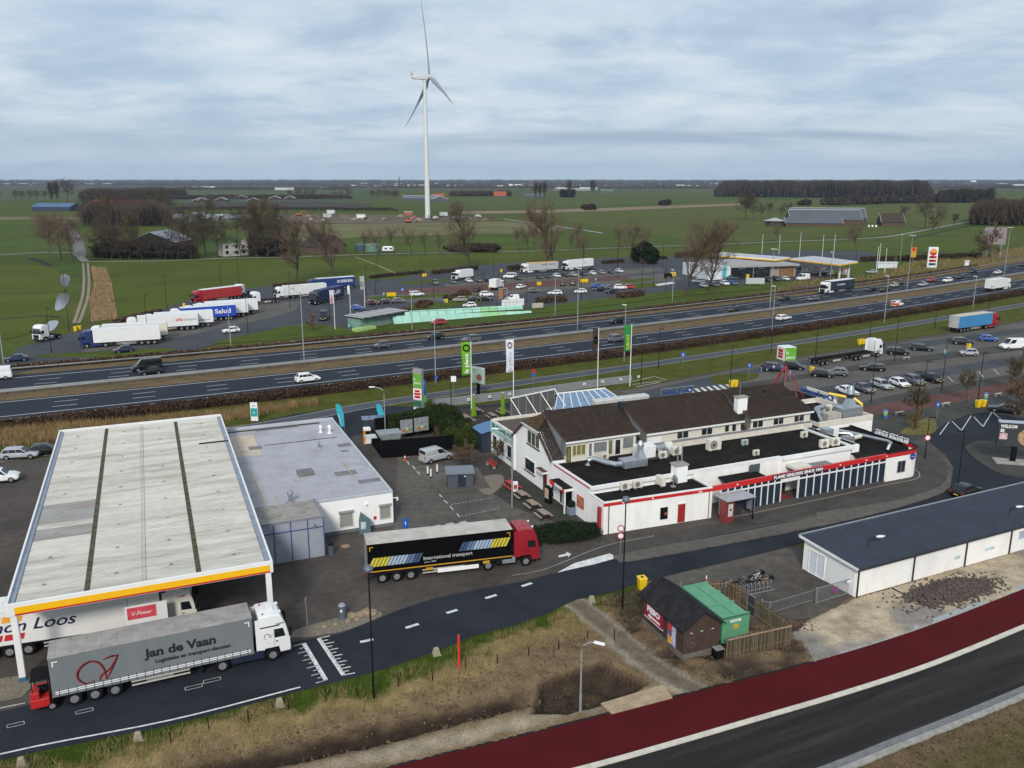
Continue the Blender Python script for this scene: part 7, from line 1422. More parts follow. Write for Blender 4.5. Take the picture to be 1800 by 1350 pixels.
def wood_mass(name,la,px0,px1,y0,y1,h,n,m,depth,wd=1.6,lean=.25,base_gap=.0,jag=.35):
 """upright twig sheaves filling a belt between two bearings"""
 f=RNG.uniform(0,1,n);px=px0+(px1-px0)*f;py=y0+(y1-y0)*f;A=np.array([G(a,c_) for a,c_ in zip(px,py)]);d=A/np.linalg.norm(A,axis=1)[:,None];A=A+d*RNG.uniform(0,depth,n)[:,None]
 hv=h*(1-jag+jag*1.6*fbm(f*abs(px1-px0)*6,f*0+3,60,6,6))*np.clip(np.minimum(f,1-f)*14+.45,0,1);zb=hv*np.where(RNG.uniform(0,1,n)<.5,RNG.uniform(base_gap,.6,n),RNG.uniform(.3,.75,n));P=np.stack([A[:,0],A[:,1],zb],1)
 t=RNG.uniform(0,6.28,n);dd=np.stack([np.cos(t),np.sin(t),0*t],1)*(wd/2);L=hv-zb;up=np.stack([RNG.normal(0,lean,n)*L,RNG.normal(0,lean,n)*L,L*RNG.uniform(.35,1.05,n)],1)
 V=np.stack([P-dd,P+dd,P+up],1).reshape(-1,3);F=np.arange(3*n).reshape(-1,3)
 if base_gap:
  k=n//14;tp=A[:k];z0=np.zeros(k);T0=np.stack([tp[:,0]-.35,tp[:,1],z0],1);T1=np.stack([tp[:,0]+.35,tp[:,1],z0],1);T2=np.stack([tp[:,0],tp[:,1],z0+hv[:k]*.8],1)
  V=np.concatenate([V,np.stack([T0,T1,T2],1).reshape(-1,3)]);F=np.arange(len(V)).reshape(-1,3)
 return tag(link(name,npmesh(name,V,F,m)),la,'wood',kind='stuff')
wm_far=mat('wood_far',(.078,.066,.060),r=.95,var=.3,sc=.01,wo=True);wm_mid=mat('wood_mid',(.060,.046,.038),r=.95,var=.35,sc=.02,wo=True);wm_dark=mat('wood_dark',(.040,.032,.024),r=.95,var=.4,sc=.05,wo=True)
wood_mass('poplar_wood','long poplar plantation on the right horizon',1255,1640,346,350,34,26000,wm_mid,160,1.6,.12,.16,.12);wood_mass('wood','dark rounded copse behind the lane at far right',1648,1745,357,356,22,9000,wm_dark,120,2.0);wood_mass('wood','brown wood at the right edge beside the lane',1706,1900,396,398,21,26000,mat('wood_brown',(.075,.052,.038),r=.95,var=.4,sc=.05,wo=True),90,.9,.2);
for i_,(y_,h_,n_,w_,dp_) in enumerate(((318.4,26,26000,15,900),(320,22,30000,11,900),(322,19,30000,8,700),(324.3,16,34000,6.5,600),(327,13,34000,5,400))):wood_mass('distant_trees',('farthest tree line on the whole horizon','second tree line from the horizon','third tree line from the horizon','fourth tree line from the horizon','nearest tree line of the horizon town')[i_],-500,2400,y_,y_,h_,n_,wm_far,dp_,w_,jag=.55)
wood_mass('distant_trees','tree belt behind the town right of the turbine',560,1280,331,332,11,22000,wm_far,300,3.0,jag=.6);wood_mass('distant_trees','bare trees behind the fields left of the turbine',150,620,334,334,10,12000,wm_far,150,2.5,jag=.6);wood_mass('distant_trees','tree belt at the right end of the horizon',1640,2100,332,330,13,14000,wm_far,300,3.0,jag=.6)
wood_mass('thicket','dark undergrowth along the lane at the foot of the wood',165,345,453,456,7,14000,wm_dark,22,.35,.4);wood_mass('thicket','dark undergrowth under the trees right of the ruined house',440,512,449,451,9,8000,wm_dark,22,.35,.4);wood_mass('wood','bare brown wood behind the old barn',145,300,398,398,19,15000,mat('wood_umber',(.085,.064,.05),r=.95,var=.35,sc=.05,wo=True),90,.45,.35)
wood_mass('wood','bare trees round the far farm right of the turbine',790,900,345,345,13,5000,wm_mid,60,1.5);wood_mass('wood','dark trees between the columnar poplars',985,1010,347,347,17,2500,ever_d,60,2.0);wood_mass('wood','bare wood behind the red-roofed barn at left',140,330,352,350,20,12000,wm_mid,120,1.5);wood_mass('wood','bare trees behind the far fields at left centre',280,620,351,350,9,7000,wm_mid,40,1.2);wood_mass('orchard','low row of pollards before the ploughed field',300,700,369,372,5,4000,wm_dark,12,.6)
slate=mat('slate_roof',(.075,.085,.098),r=.6,var=.1,sc=.1);brick_f=mat('farm_brick',(.10,.066,.052),r=.9,var=.2);green_f=mat('farm_green',(.012,.045,.040),r=.6,var=.1);pale_r=mat('pale_ridge',(.55,.57,.58),r=.5)
def barn(name,la,loc,rz,L,W,he,hr,wallm,roofm,ridge=None,gablem=None,doors=2,cat='barn',verge=True,gr=None):
 t=t0(name,la,cat,loc,rz,gr)
 M().box(0,L,0,W,0,he).bd('wall',wallm,t)
 for x in(0,L-.2):M().slab([(x,0,he),(x,W,he),(x,W/2,hr)],(1,0,0),.2).bd('gable',gablem or wallm,t)
 r_=M().slab([(-.5,-.5,he-.1),(L+.5,-.5,he-.1),(L+.5,W/2,hr+.1),(-.5,W/2,hr+.1)],(0,-.3,.95),.18).slab([(-.5,W+.5,he-.1),(L+.5,W+.5,he-.1),(L+.5,W/2,hr+.1),(-.5,W/2,hr+.1)],(0,.3,.95),.18).bd('roof',roofm,t)
 if ridge:M().box(-.5,L+.5,W/2-.9,W/2+.9,hr+.12,hr+.45).bd('ridge_light',ridge,r_)
 if verge:
  for x in(-.62,L+.5):
   for q in(0,1):
    y0=-.6 if q==0 else W+.6;M().slab([(x,y0,he-.05),(x,W/2,hr+.25),(x,W/2,hr-.15),(x,y0,he-.45)],(1,0,0),.12).bd('verge_board',LW,r_)
 for i in range(doors):y=W*(i+.5)/doors;M().box(L,L+.06,y-1.5,y+1.5,0,min(he*.85,3.6)).bd('door',mat('barn_door',(.02,.03,.03),r=.6),t)
 return t
fa=R(-9);fo=G(1381,398)
def floc(u,v):return(fo[0]+u*math.cos(fa)-v*math.sin(fa),fo[1]+u*math.sin(fa)+v*math.cos(fa),0)
barn('farm_barn','low long grey-roofed shed in front of the big barns',floc(0,0),fa,42,13,2.6,6.5,brick_f,slate,None,green_f,1);barn('farm_barn','big grey barn with pale ridge light at the farm',floc(6,17),fa,54,27,4.5,11.5,brick_f,slate,pale_r,green_f,2);barn('farm_barn','second big grey barn with pale ridge behind the first',floc(12,46),fa,58,27,4.5,12.0,brick_f,slate,pale_r,green_f,2)
barn('farmhouse','brown farmhouse with tiled roof and dormer at the farm',floc(74,14),R(-4),17,12,3.2,9.5,brick_f,mat('old_tiles',(.058,.045,.036),r=.9,var=.2),None,None,1,'house')
for k in range(3):tag(M().cyl(0,0,0,1.5,.75,n=12).bd('hay_bale',LW,sm=True),'white wrapped bale in the row before the farmhouse','bale','white bales at the farm').location=floc(62+k*2.6,3)
t=t0('round_shed','round open shed with pale conical roof left of the barns','shed',(*G(1361,397),0));M().cyl(0,0,4.0,6.3,8.5,.6,16).bd('roof',mat('shed_roof',(.34,.35,.36),r=.6),t)
for i in range(12):a=i*math.pi/6;M().cyl(7.8*math.cos(a),7.8*math.sin(a),0,4.1,.22,n=6).bd('post',brick_f,t)
M().cyl(0,0,0,3.4,6.6,n=16).bd('inner_wall',mat('shed_inner',(.06,.06,.06),r=.9),t)
so_=G(56,371);barn('blue_shed','dark blue shed with lighter blue roof in the fields at far left',(*so_,0),R(-6),46,26,4.5,8.5,mat('blue_wall',(.016,.035,.075),r=.6),mat('blue_roof',(.05,.105,.21),r=.5),None,None,0,'shed',False)
barn('greenhouse','long pale glass-roofed greenhouse behind the wood',(*G(303,390),0),R(0),68,14,3.0,6.0,mat('gh_wall',(.16,.18,.17),r=.5),mat('gh_roof',(.30,.35,.38),r=.3,var=.15,sc=.3),None,None,0,'greenhouse',False);barn('greenhouse','taller gabled greenhouse bay in the middle of the long greenhouse',(*G(356,392),0),R(90),24,17,3.5,8.5,mat('gh_wall',(.16,.18,.17),r=.5),mat('gh_roof',(.30,.35,.38),r=.3,var=.15,sc=.3),None,None,0,'greenhouse',False)
barn('old_barn','dark gabled barn with grey roof inside the wood',(*G(309,440),0),R(90),26,25,4.0,9.0,mat('old_dark',(.028,.024,.021),r=.9),mat('old_grey_roof',(.22,.245,.28),r=.6,var=.2),None,None,0,'barn',False)
barn('red_barn','long red-roofed barn behind the wood at left',(*G(163,362),0),R(0),75,14,3.0,8.0,mat('red_barn_wall',(.12,.08,.06),r=.9),mat('red_roof',(.26,.045,.04),r=.8,var=.3),None,None,0,'barn',False)
barn('pale_house','pale house showing through the wood at left',(*G(193,393),0),R(0),15,9,4.0,8.0,mat('pale_house_wall',(.45,.42,.36),r=.8),mat('brown_roof',(.08,.06,.05),r=.9),None,None,1,'house',False)
barn('old_barn','dark barn at the lane right of the wood',(*G(531,444),0),R(-37),17,14,3.2,8.5,mat('barn_brick',(.12,.085,.07),r=.9),mat('barn_roof',(.055,.048,.045),r=.9),None,None,1,'barn',False)
t=t0('ruined_house','roofless white ruined house beside the lane','ruin',(*G(393,451),0),R(35));M().box(0,12,0,.4,0,6.0).box(0,.4,.41,8,0,5.2).box(11.6,12,.41,8,0,6.8).box(4.5,4.9,.41,8,0,5.0).bd('wall',mat('ruin_wall',(.40,.39,.36),r=.9,var=.3,dirt=.5),t)
for x in(1.2,5.8,9.0):M().box(x,x+1.4,-.02,-.004,1.0,2.6).bd('opening',black,t);M().box(x,x+1.2,-.02,-.004,3.6,5.0).bd('opening',black,t)
M().box(11.2,11.9,3,3.8,6.8,8.2).bd('chimney_stump',mat('brick_orange',(.35,.15,.08),r=.9),t)
fr_=R(4);barn('far_farm','long blue-grey farm shed left of the turbine base',(*G(708,353),0),fr_,62,24,4,8,mat('far_wall',(.10,.10,.11),r=.9),mat('far_roof',(.10,.12,.145),r=.6),pale_r,None,0,'barn',False);barn('far_farm','gabled grey barn right of the turbine base',(*G(757,354),0),R(-80),22,26,4,9,mat('far_wall',(.10,.10,.11),r=.9),mat('far_roof2',(.20,.19,.20),r=.7),None,None,0,'barn',True);barn('far_farm','orange-tiled farmhouse in the fields right of the turbine',(*G(868,347),0),R(-3),24,14,3,11,mat('far_wall',(.10,.10,.11),r=.9),mat('orange_tiles',(.30,.085,.04),r=.8),None,None,0,'house',False);barn('far_farm','dark slate barn right of the orange-tiled farmhouse',(*G(922,347.5),0),R(-4),38,16,3.5,8,mat('far_wall',(.10,.10,.11),r=.9),slate,None,green_f,0,'barn',False);barn('far_farm','orange-roofed house behind the turbine tower',(*G(760,349),0),R(0),22,12,3,9,mat('far_wall',(.10,.10,.11),r=.9),mat('orange_tiles',(.30,.085,.04),r=.8),None,None,0,'house',False)
for i,(x,y,w_) in enumerate(((341,355,20),(352,355,16),(383,354,18),(417,350,24),(436,355,18),(475,351,20),(503,351,18),(308,348,22))):barn('far_barn','small dark gabled barn in the distant hamlet left of the turbine',(*G(x,y),0),R(-84+10*random.random()),22,w_,3,7,mat('far_wall2',(.055,.05,.05),r=.9),mat('far_roof3',(.10,.105,.11),r=.7),None,None,0,'barn',True,'barns of the distant hamlet')
def plain(name,la,cat,loc,sx,sy,sz,m,rz=0,gr=None,roofm=None):
 t=t0(name,la,cat,(*loc,0),rz,gr);M().box(-sx/2,sx/2,-sy/2,sy/2,0,sz).bd('wall',m,t);M().box(-sx/2-.2,sx/2+.2,-sy/2-.2,sy/2+.2,sz,sz+.5).bd('roof',roofm or pale_r,t);return t
for i,(x,y,sx,sz,c_) in enumerate(((10,325,60,8,(.5,.5,.48)),(48,325,110,9,(.45,.47,.46)),(58,326,40,7,(.6,.56,.38)),(80,326,60,8,(.42,.44,.46)),(72,323,50,9,(.7,.7,.7)),(104,324,40,9,(.4,.42,.45)),(130,324,70,8,(.38,.4,.42)),(160,325,60,8,(.45,.47,.48)),(190,325,50,9,(.5,.5,.5)),(360,332,70,8,(.5,.52,.53)),(371,333,30,9,(.8,.8,.8)),(420,333,40,7,(.3,.45,.42)),(500,334,60,7,(.5,.5,.5)),(568,333,35,6,(.6,.62,.65)),(640,324,60,9,(.6,.6,.6)),(665,330,35,9,(.7,.7,.7)),(690,329,45,9,(.55,.56,.58)),(742,329,60,10,(.6,.6,.58)),(700,325,40,8,(.6,.6,.6)),(905,327,60,9,(.7,.7,.7)),(880,329,30,7,(.6,.6,.6)),(990,333,50,7,(.45,.46,.48)),(1010,335,120,6,(.25,.27,.3)),(1067,340,32,8,(.05,.10,.09)),(1035,333,60,7,(.5,.5,.5)),(1090,330,60,7,(.5,.5,.5)),(1200,328,60,8,(.5,.52,.55)),(1255,325,40,8,(.7,.7,.7)),(1640,322,110,8,(.6,.62,.65)),(1665,326,40,7,(.6,.6,.6)),(1700,324,120,8,(.3,.33,.36)),(1745,326,50,8,(.6,.62,.64)),(1712,322,30,14,(.7,.7,.7)),(1760,325,60,9,(.5,.55,.6)),(1790,327,60,9,(.5,.5,.5)))):
 plain('distant_hall','pale flat-roofed hall among the trees of the far horizon','hall',G(x,y),sx,sx*.5,sz,mat('hall_%d'%i,c_,r=.7,var=0),R(random.uniform(-15,15)),'halls on the far horizon')
hp=None
for i in range(90):
 x=RNG.uniform(560,1260);y=RNG.uniform(322.5,331);l=G(x,y)
 if hp is None:
  hp=t0('distant_house','tiny pale house among the trees of the distant town','house',(*l,0),0,'houses of the distant town');M().box(-6,6,-4.5,4.5,0,6).bd('wall',mat('town_wall',(.62,.58,.54),r=.8),hp);M().extr([(-6.3,6),(6.3,6),(0,10.5)],-4.8,4.8).bd('roof',mat('town_roof',(.11,.075,.065),r=.8),hp);KIDS[hp.name]=list(hp.children)
 else:dup(hp,(*l,0),RNG.uniform(0,3),scale=float(RNG.uniform(.8,1.3)))
t=t0('church_tower','small dark church tower rising from the distant town','church',(*G(702,329),0));M().box(-5,5,-5,5,0,26).bd('tower',mat('church',(.07,.055,.05),r=.9),t);M().loft([[(-5,-5,26),(5,-5,26),(5,5,26),(-5,5,26)],[(-.2,-.2,48),(.2,-.2,48),(.2,.2,48),(-.2,.2,48)]]).bd('spire',slate,t);M().box(5,34,-7,7,0,12).bd('nave',mat('church',(.07,.055,.05),r=.9),t)
t=t0('water_tower','distant elevated billboard sign on the right horizon','sign',(*G(1710,326),0));M().box(-.8,.8,-.8,.8,0,22).bd('post',S1,t);M().box(-14,14,-1,1,18,28).bd('board',mat('far_board',(.6,.6,.66),r=.5),t)
junk_m=[mat('junk_%d'%i,c_,r=.9,var=.3) for i,c_ in enumerate(((.04,.035,.03),(.16,.12,.09),(.25,.2,.15),(.07,.06,.05),(.4,.38,.36),(.12,.08,.06)))]
for i in range(46):
 x=RNG.uniform(482,870);y=RNG.uniform(379.5,388.5);l=G(x,y);s=RNG.uniform(1.0,2.6);m_=junk_m[i%6];o=M()
 pts=[[(s*k*RNG.uniform(1.2,2.2)*math.cos(a),s*k*RNG.uniform(.8,1.3)*math.sin(a),z*s*RNG.uniform(.8,1.2)) for a in[2*math.pi*j/8 for j in range(8)]] for z,k in((0,1),(.5,.75),(.9,.3))]
 tag(o.loft(pts).bd('rubble_heap',m_),'heap of rubble and junk in the yard at the turbine foot','heap','heaps in the yard at the turbine foot').location=(*l,0)
for i,(x,y,c_,lb) in enumerate(((576,382,(.45,.47,.5),'pale grey site cabin at the left end of the turbine yard'),(582,375,(.6,.6,.6),'white site cabin behind the turbine yard'),(635,383,(.7,.7,.7),'white site cabin in the middle of the turbine yard'),(780,379,(.5,.5,.5),'grey site cabin right of the turbine tower'),(718,378,(.35,.09,.05),'rust-red container left of the turbine tower'))):plain('site_cabin',lb,'cabin',G(x,y),8,4,3,mat('cabin_%d'%i,c_,r=.6),roofm=mat('cabin_roof',(.5,.5,.5),r=.6))
for px,lb in(((718,391.5),'orange excavator working before the turbine'),((525,380),'orange excavator in the yard left of the turbine')):
 t=t0('excavator',lb,'excavator',(*G(*px),0),R(20));om=paint('excavator_orange',(.60,.10,.02))
 for s in(-1,1):M().extr([(-2.2,.2),(2.2,.2),(2.5,.6),(2.2,1.0),(-2.2,1.0),(-2.5,.6)],s*1.2-.3,s*1.2+.3).bd('track',rubber,t)
 M().box(-2.4,1.6,-1.4,1.4,1.1,2.4).bd('house',om,t,bv=.1);M().box(.2,1.8,.1,1.3,2.4,3.3).bd('cab',CG,t,bv=.05);M().tube([(1.2,-.4,2.0),(4.0,-.4,5.2),(6.5,-.4,4.6)],.32,6).bd('boom',om,t);M().tube([(6.5,-.4,4.6),(7.3,-.4,1.8)],.22,6).bd('stick',om,t);M().box(6.6,7.8,-1,.2,.6,1.8).bd('bucket',DS,t)
for px,s,m_,lb in(((635,441),3.4,mat('tank_teal',(.035,.075,.085),r=.5),'left of two teal silage tanks beside the lane'),((655,442),3.8,mat('tank_green',(.12,.20,.17),r=.5),'right of two green tanks beside the lane')):
 t=t0('silage_tank',lb,'tank',(*G(*px),0));M().cyl(0,0,0,s*.9,s,n=18).bd('drum',m_,t,sm=True);M().cyl(0,0,s*.9,s*1.15,s,s*.2,18).bd('dome',m_,t,sm=True)
t=t0('caravan','white caravan parked beside the lane','caravan',(*G(683,443),0));M().extr([(-3,.6),(2.6,.6),(3,1.6),(2.4,2.8),(-2.6,2.9),(-3.1,1.8)],-1.1,1.1).bd('body',WP,t,bv=.15,seg=2);M().box(-1.8,-.6,-1.12,-1.1,1.5,2.2).bd('window',CG,t);M().box(.8,1.9,-1.12,-1.1,1.5,2.2).bd('window',CG,t)
for s in(-1,1):add_wheel(t,0,s*1.0,.33,.2)
# lamps and masts
def lamp(px,h,la,kind='dark',aim=0.0,arm=1.1,gr='street lamps'):
 t=t0('street_lamp',la,'street lamp',(*G(*px),0),R(aim),gr);m_=PD if kind in('dark','globe') else pole_grey
 M().tube([(0,0,-.1),(0,0,1.4)],.09,8).bd('base',m_,t,sm=True)
 if kind=='curved':
  M().tube([(0,0,1.4),(0,0,h-1.0),(.12,0,h-.45),(.5,0,h-.12),(arm,0,h)],[.075,.06,.055,.05,.045],8).bd('pole',m_,t,sm=True);M().box(arm-.05,arm+.75,-.14,.14,h-.06,h+.10).bd('lamp_head',lightlens,t,bv=.05)
 elif kind=='mast':
  M().tube([(0,0,1.4),(0,0,h)],[.13,.07],8).bd('pole',m_,t,sm=True)
  for s in(-1,1):M().box(.15*s if s>0 else-1.1,1.1 if s>0 else-.15,-.16,.16,h-.06,h+.12).bd('lamp_head',lightlens,t,bv=.03)
 elif kind=='mast1':
  M().tube([(0,0,1.4),(0,0,h)],[.12,.07],8).bd('pole',m_,t,sm=True);M().box(-.05,1.0,-.16,.16,h-.06,h+.12).bd('lamp_head',lightlens,t,bv=.03)
 elif kind=='globe':
  M().tube([(0,0,1.4),(0,0,h)],[.075,.05],8).bd('pole',m_,t,sm=True);M().loft([[(r_*math.cos(a),r_*math.sin(a),h-.25+z) for a in[2*math.pi*i/12 for i in range(12)]] for z,r_ in((0,.12),(.1,.28),(.3,.34),(.48,.26),(.56,.08))]).bd('lamp_head',mat('blue_grey_lamp',(.11,.13,.17),r=.4),t,sm=True)
 else:
  M().tube([(0,0,1.4),(0,0,h)],[.065,.045],8).bd('pole',m_,t,sm=True);M().box(-.05,arm*.75,-.13,.13,h-.04,h+.07).bd('lamp_head',m_,t,bv=.03)
 return t
lamp((657,1225),9.9,'black lamp post with round head in front of the grey lorry','globe');lamp((1094,1068),9.9,'black lamp post left of the brick hut','globe');lamp((1681.8,866),7.6,'black lamp post behind the black hatchback at the garage',aim=190);lamp((1625.5,805.6),5.6,'black lamp post with a round traffic sign at the restaurant corner',aim=0)
lamp((1020,1252),5.6,'silver lamp post beside the pit and cycle path','curved',aim=-25,arm=.9);lamp((900,892),9.2,'grey curved lamp post at the picnic tables','curved',aim=178,arm=1.5);lamp((678,778),8.0,'grey curved lamp post at the black fence','curved',aim=180,arm=1.3)
for px,h,am,lb in(((1572,636),8.5,10,'black lamp post right of the container lorry cab'),((1655,687),9,10,'black lamp post at the end of the nose-out row'),((1718.7,703),8,10,'black lamp post rising from the yellow bin pair'),((1608,753),8.6,180,'black lamp post among the autumn shrubs'),((1619,731),8.6,10,'black lamp post behind the autumn shrubs'),((1794,655),8,10,'black lamp post at the right edge of the car park'),((1643,577),8,10,'black lamp post left of the blue lorry'),((1355,622),8.2,10,'black lamp post on the strip above the zebra crossing'),((1433,634),8.2,10,'black lamp post behind the sign cube'),((1529,594),8.4,10,'black lamp post left of the two yellow bins on the strip'),((1531,707),8.6,10,'black lamp post in front of the silver estate'),((1157.5,648.7),8,10,'black lamp post on the frontage road verge'),((1126.7,675),8,10,'black lamp post right of the green flag'),((793,721.7),7.5,180,'black lamp post left of the green banner'),((1283,687),8,10,'black lamp post beside the bins near the zebra crossing'),((1736,556),8,10,'black lamp post behind the red-cabbed blue lorry')):lamp(px,h,lb,aim=am)
for i,px in enumerate(((91,620),(122,581),(261,599),(293.7,543),(436,586),(390,525),(420,500),(510,541.7),(580,566.7),(660.7,518),(664,497),(741,514.7),(762.7,526.7),(840,522),(868,492),(960,487),(1024,492),(1085,489),(1128,505),(1148,503),(1170,512),(1165,470),(1085,470),(645,528),(876,540),(848,543),(926,532),(1022,528))):lamp(px,9.5+(i%3)*.5,'thin black lamp post in the parking areas north of the motorway',aim=20,gr='lamp posts of the northern parking areas')
for px,h,k,lb in(((535,638),14.5,'mast','tall grey mast in the central reserve at left'),((406,612),9.5,'mast1','grey mast behind the far rail below the alfa lorry'),((7.5,645),10,'mast1','grey mast at the left edge of the motorway'),((724.7,581),9.5,'mast1','grey mast below the slatted pavilion'),((765.8,673),11.5,'mast1','grey mast beside the price pylon'),((1015,580),15,'mast','tall grey mast in the central reserve at the middle'),((975.6,557),11,'mast1','grey mast below the left hedge block'),((1097,636),11.5,'mast1','grey mast just left of the green flag'),((1181.7,530),9.5,'mast1','grey mast on the verge left of the far station'),((1353,545),17,'mast','tall grey mast in the central reserve below the far station'),((1356.7,588.6),11.5,'mast1','grey mast on the near verge right of the middle'),((1459.5,492),10,'mast1','grey mast at the nose of the navy lorry'),((1323,495),8,'mast1','grey mast outside the far station shop'),((1594,511),18,'mast','tall grey mast in the central reserve left of the price pylon'),((1554,568),12,'mast1','grey mast left of the orange-backed van'),((1765,484),18,'mast','tall grey mast in the central reserve at right'),((1710,541.7),9,'mast1','grey mast below the white box lorry'),((1582,460),12,'mast1','grey mast on the slip road behind the flagpoles'),((1727.5,454),13,'mast1','grey mast before the pink billboard')):lamp(px,h,lb,k,aim=120,gr='grey motorway masts')
for px,h,lb in(((1540,480),10,'left of three white flagpoles at the far station exit'),((1544,473),10,'middle of three white flagpoles at the far station exit'),((1555,479),9,'right of three white flagpoles at the far station exit'),((1405,452),11,'white pole behind the middle of the far canopy'),((1339,446),9,'white pole behind the left of the far canopy'),((1369,447),9,'second white pole behind the left of the far canopy'),((1445,453),10,'white pole behind the right of the far canopy'),((1464,463),12,'pole with lamp at the far canopy corner')):
 t=t0('flag_pole',lb,'pole',(*G(*px),0),gr='poles at the far station');M().tube([(0,0,0),(0,0,h)],[.12,.07],8).bd('pole',WP,t);M().cyl(0,0,h,h+.3,.18,.1).bd('finial',lightlens,t)
# flags and banners
def banner(px,h,wd,drop,col,la,letters=None,lm=None,parts=(),pole_m=WP,side=-1):
 t=t0('banner_flag',la,'flag',(*G(*px),0),0);M().tube([(0,0,0),(0,0,h)],[.09,.06],8).bd('pole',pole_m,t,sm=True)
 n,k=10,14;V=[];
 for j in range(k+1):
  for i in range(n+1):
   u=i/n;v=j/k;V.append((side*(.08+u*wd*(1-.10*v*math.sin(3*v))),.16*math.sin(u*5+v*3.0)*u+.05*math.sin(v*9),h-.15-v*drop-.25*u*v))
 F=[(j*(n+1)+i,j*(n+1)+i+1,(j+1)*(n+1)+i+1,(j+1)*(n+1)+i) for j in range(k) for i in range(n)]
 me=npmesh('cloth',np.array(V),np.array(F),col,sm=True);c_=link('cloth',me,None,t);so_=c_.modifiers.new('thickness','SOLIDIFY');so_.thickness=.012
 if letters:text(c_,letters,(side*(wd*.30),-.22,h-.2-drop*.94),(0,0,1),(-1,0,0) if side<0 else(1,0,0),wd*.42,lm or LW,drop*.60,bold=.02)
 for z0,z1,x0,x1,m_ in parts:M().loft([[(side*(wd*(x0+x1)/2)+wd*(x1-x0)/2*math.cos(a),-.19,h-.2-drop*(z0+z1)/2+drop*(z1-z0)/2*math.sin(a)),(side*(wd*(x0+x1)/2)+wd*(x1-x0)/2*.7*math.cos(a),-.19,h-.2-drop*(z0+z1)/2+drop*(z1-z0)/2*.7*math.sin(a))] for a in[2*math.pi*i/18 for i in range(19)]],False).bd('emblem',m_,c_)
 return t
banner((829,721),11.2,1.45,5.2,mat('flag_green',(.14,.36,.03),r=.8,var=.15),'green banner flag with white vertical lettering','la place',None,[(.05,.27,.1,.9,LW)])
banner((902.5,716.7),11.3,1.15,5.2,mat('flag_white',(.66,.66,.72),r=.8,var=.1),'white banner flag with faint lettering','la place',mat('faint_grey',(.45,.47,.5),r=.8),[(.05,.25,.2,.8,mat('faint_green',(.45,.5,.35),r=.8))])
banner((1050,687.5),11.2,.95,3.6,mat('flag_brown',(.055,.042,.036),r=.8,var=.3),'dark brown flag with orange-red emblem',None,None,[(.35,.72,.1,.9,mat('flag_orange',(.55,.10,.02),r=.8)),(.42,.62,.2,.8,mat('flag_red',(.35,.03,.03),r=.8))])
banner((1107,679),11.2,1.25,4.6,mat('flag_deep_green',(.03,.22,.06),r=.8,var=.15),'deep green flag with yellow and white vertical lettering','SUBWAY',mat('flag_yellow',(.62,.52,.05),r=.8))
banner((589,579),9.8,.9,3.2,mat('flag_pale',(.55,.53,.58),r=.8),'pale banner with pink lettering north of the motorway','FEBO',mat('flag_pink',(.55,.06,.16),r=.8));banner((617,568.7),9.8,.5,2.0,WP,'bare-looking white pole with narrow pennant north of the motorway');banner((641.6,544.7),9.6,1.1,3.6,mat('flag_grey',(.36,.36,.36),r=.8),'grey flag with red disc north of the motorway',None,None,[(.4,.75,.1,.9,mat('flag_disc',(.35,.06,.04),r=.8))])
turq_m=mat('turquoise_cloth',(.02,.36,.47),r=.7,var=.1)
for px,lb in(((606,757),'left of two turquoise beach flags at the charging bay'),((677,757),'right of two turquoise beach flags at the charging bay')):
 t=t0('beach_flag',lb,'flag',(*G(*px),0),R(8),'turquoise beach flags');M().tube([(0,0,0),(-.05,0,2.5),(-.5,0,4.1)],.03,6).bd('pole',S1,t);P=[(.0,.6),(-.02,2.4),(-.3,3.6),(-.75,4.1),(-1.15,4.05),(-1.1,3.2),(-.75,1.8),(-.55,.6)]
 c_=M().slab([(x,0,z) for x,z in P],(0,1,0),.02).bd('cloth',turq_m,t);text(c_,'OrangeGas',(-.45,-.005,1.0),(-.18,0,.98),(-1,0,-.1),.2,LW,1.6)
t=t0('beach_flag','turquoise beach flag at the far station shop','flag',(*G(1276,492),0));M().tube([(0,0,0),(0,0,5)],.04,6).bd('pole',S1,t);M().slab([(0,0,.8),(0,0,5),(-1.2,0,4.8),(-1.2,0,1.2)],(0,1,0),.02).bd('cloth',turq_m,t)
# signs
def SP(px,h,la,shape,m,size=.65,rz=0,inner=None,txt=None,pole=True,second=None):
 t=t0('road_sign',la,'sign',(*G(*px),0),R(rz));M().tube([(0,.05,0),(0,.05,h)],.035,6).bd('post',S1,t)
 def plate(z,m_,inn,shp):
  if shp=='disc':
   p=M().cyly(0,z,-.02,.01,size/2,n=20).bd('plate',m_,t)
   if inn:M().cyly(0,z,-.03,-.021,size*.36,n=20).bd('plate_face',inn,p)
  else:p=M().box(-size/2,size/2,-.02,.01,z-size*(.5 if shp=='sq' else .75),z+size*(.5 if shp=='sq' else .75)).bd('plate',m_,t)
  return p
 p=plate(h-size*.4,m,inner,shape)
 if second:plate(h-size*1.5,*second)
 if txt:text(p,txt,(0,-.035,h-size*.4-size*.3),(1,0,0),(0,0,1),size*.55,LW,center=True,bold=.03)
 return t
rd=mat('sign_red',(.42,.02,.03),r=.4);wf=LW
SP((1090,976),3.1,'pair of round red-rimmed traffic signs on the kerb island','disc',rd,.7,inner=wf,second=(rd,wf,'disc'));bpy.context.view_layer.update()
t=t0('road_sign','round red-rimmed sign fixed to the corner lamp post','sign',(*G(1625.5,805.9),0));M().cyly(0,2.9,-.16,-.1,.42,n=20).bd('plate',rd,t);M().cyly(0,2.9,-.17,-.161,.30,n=20).bd('plate_face',wf,t)
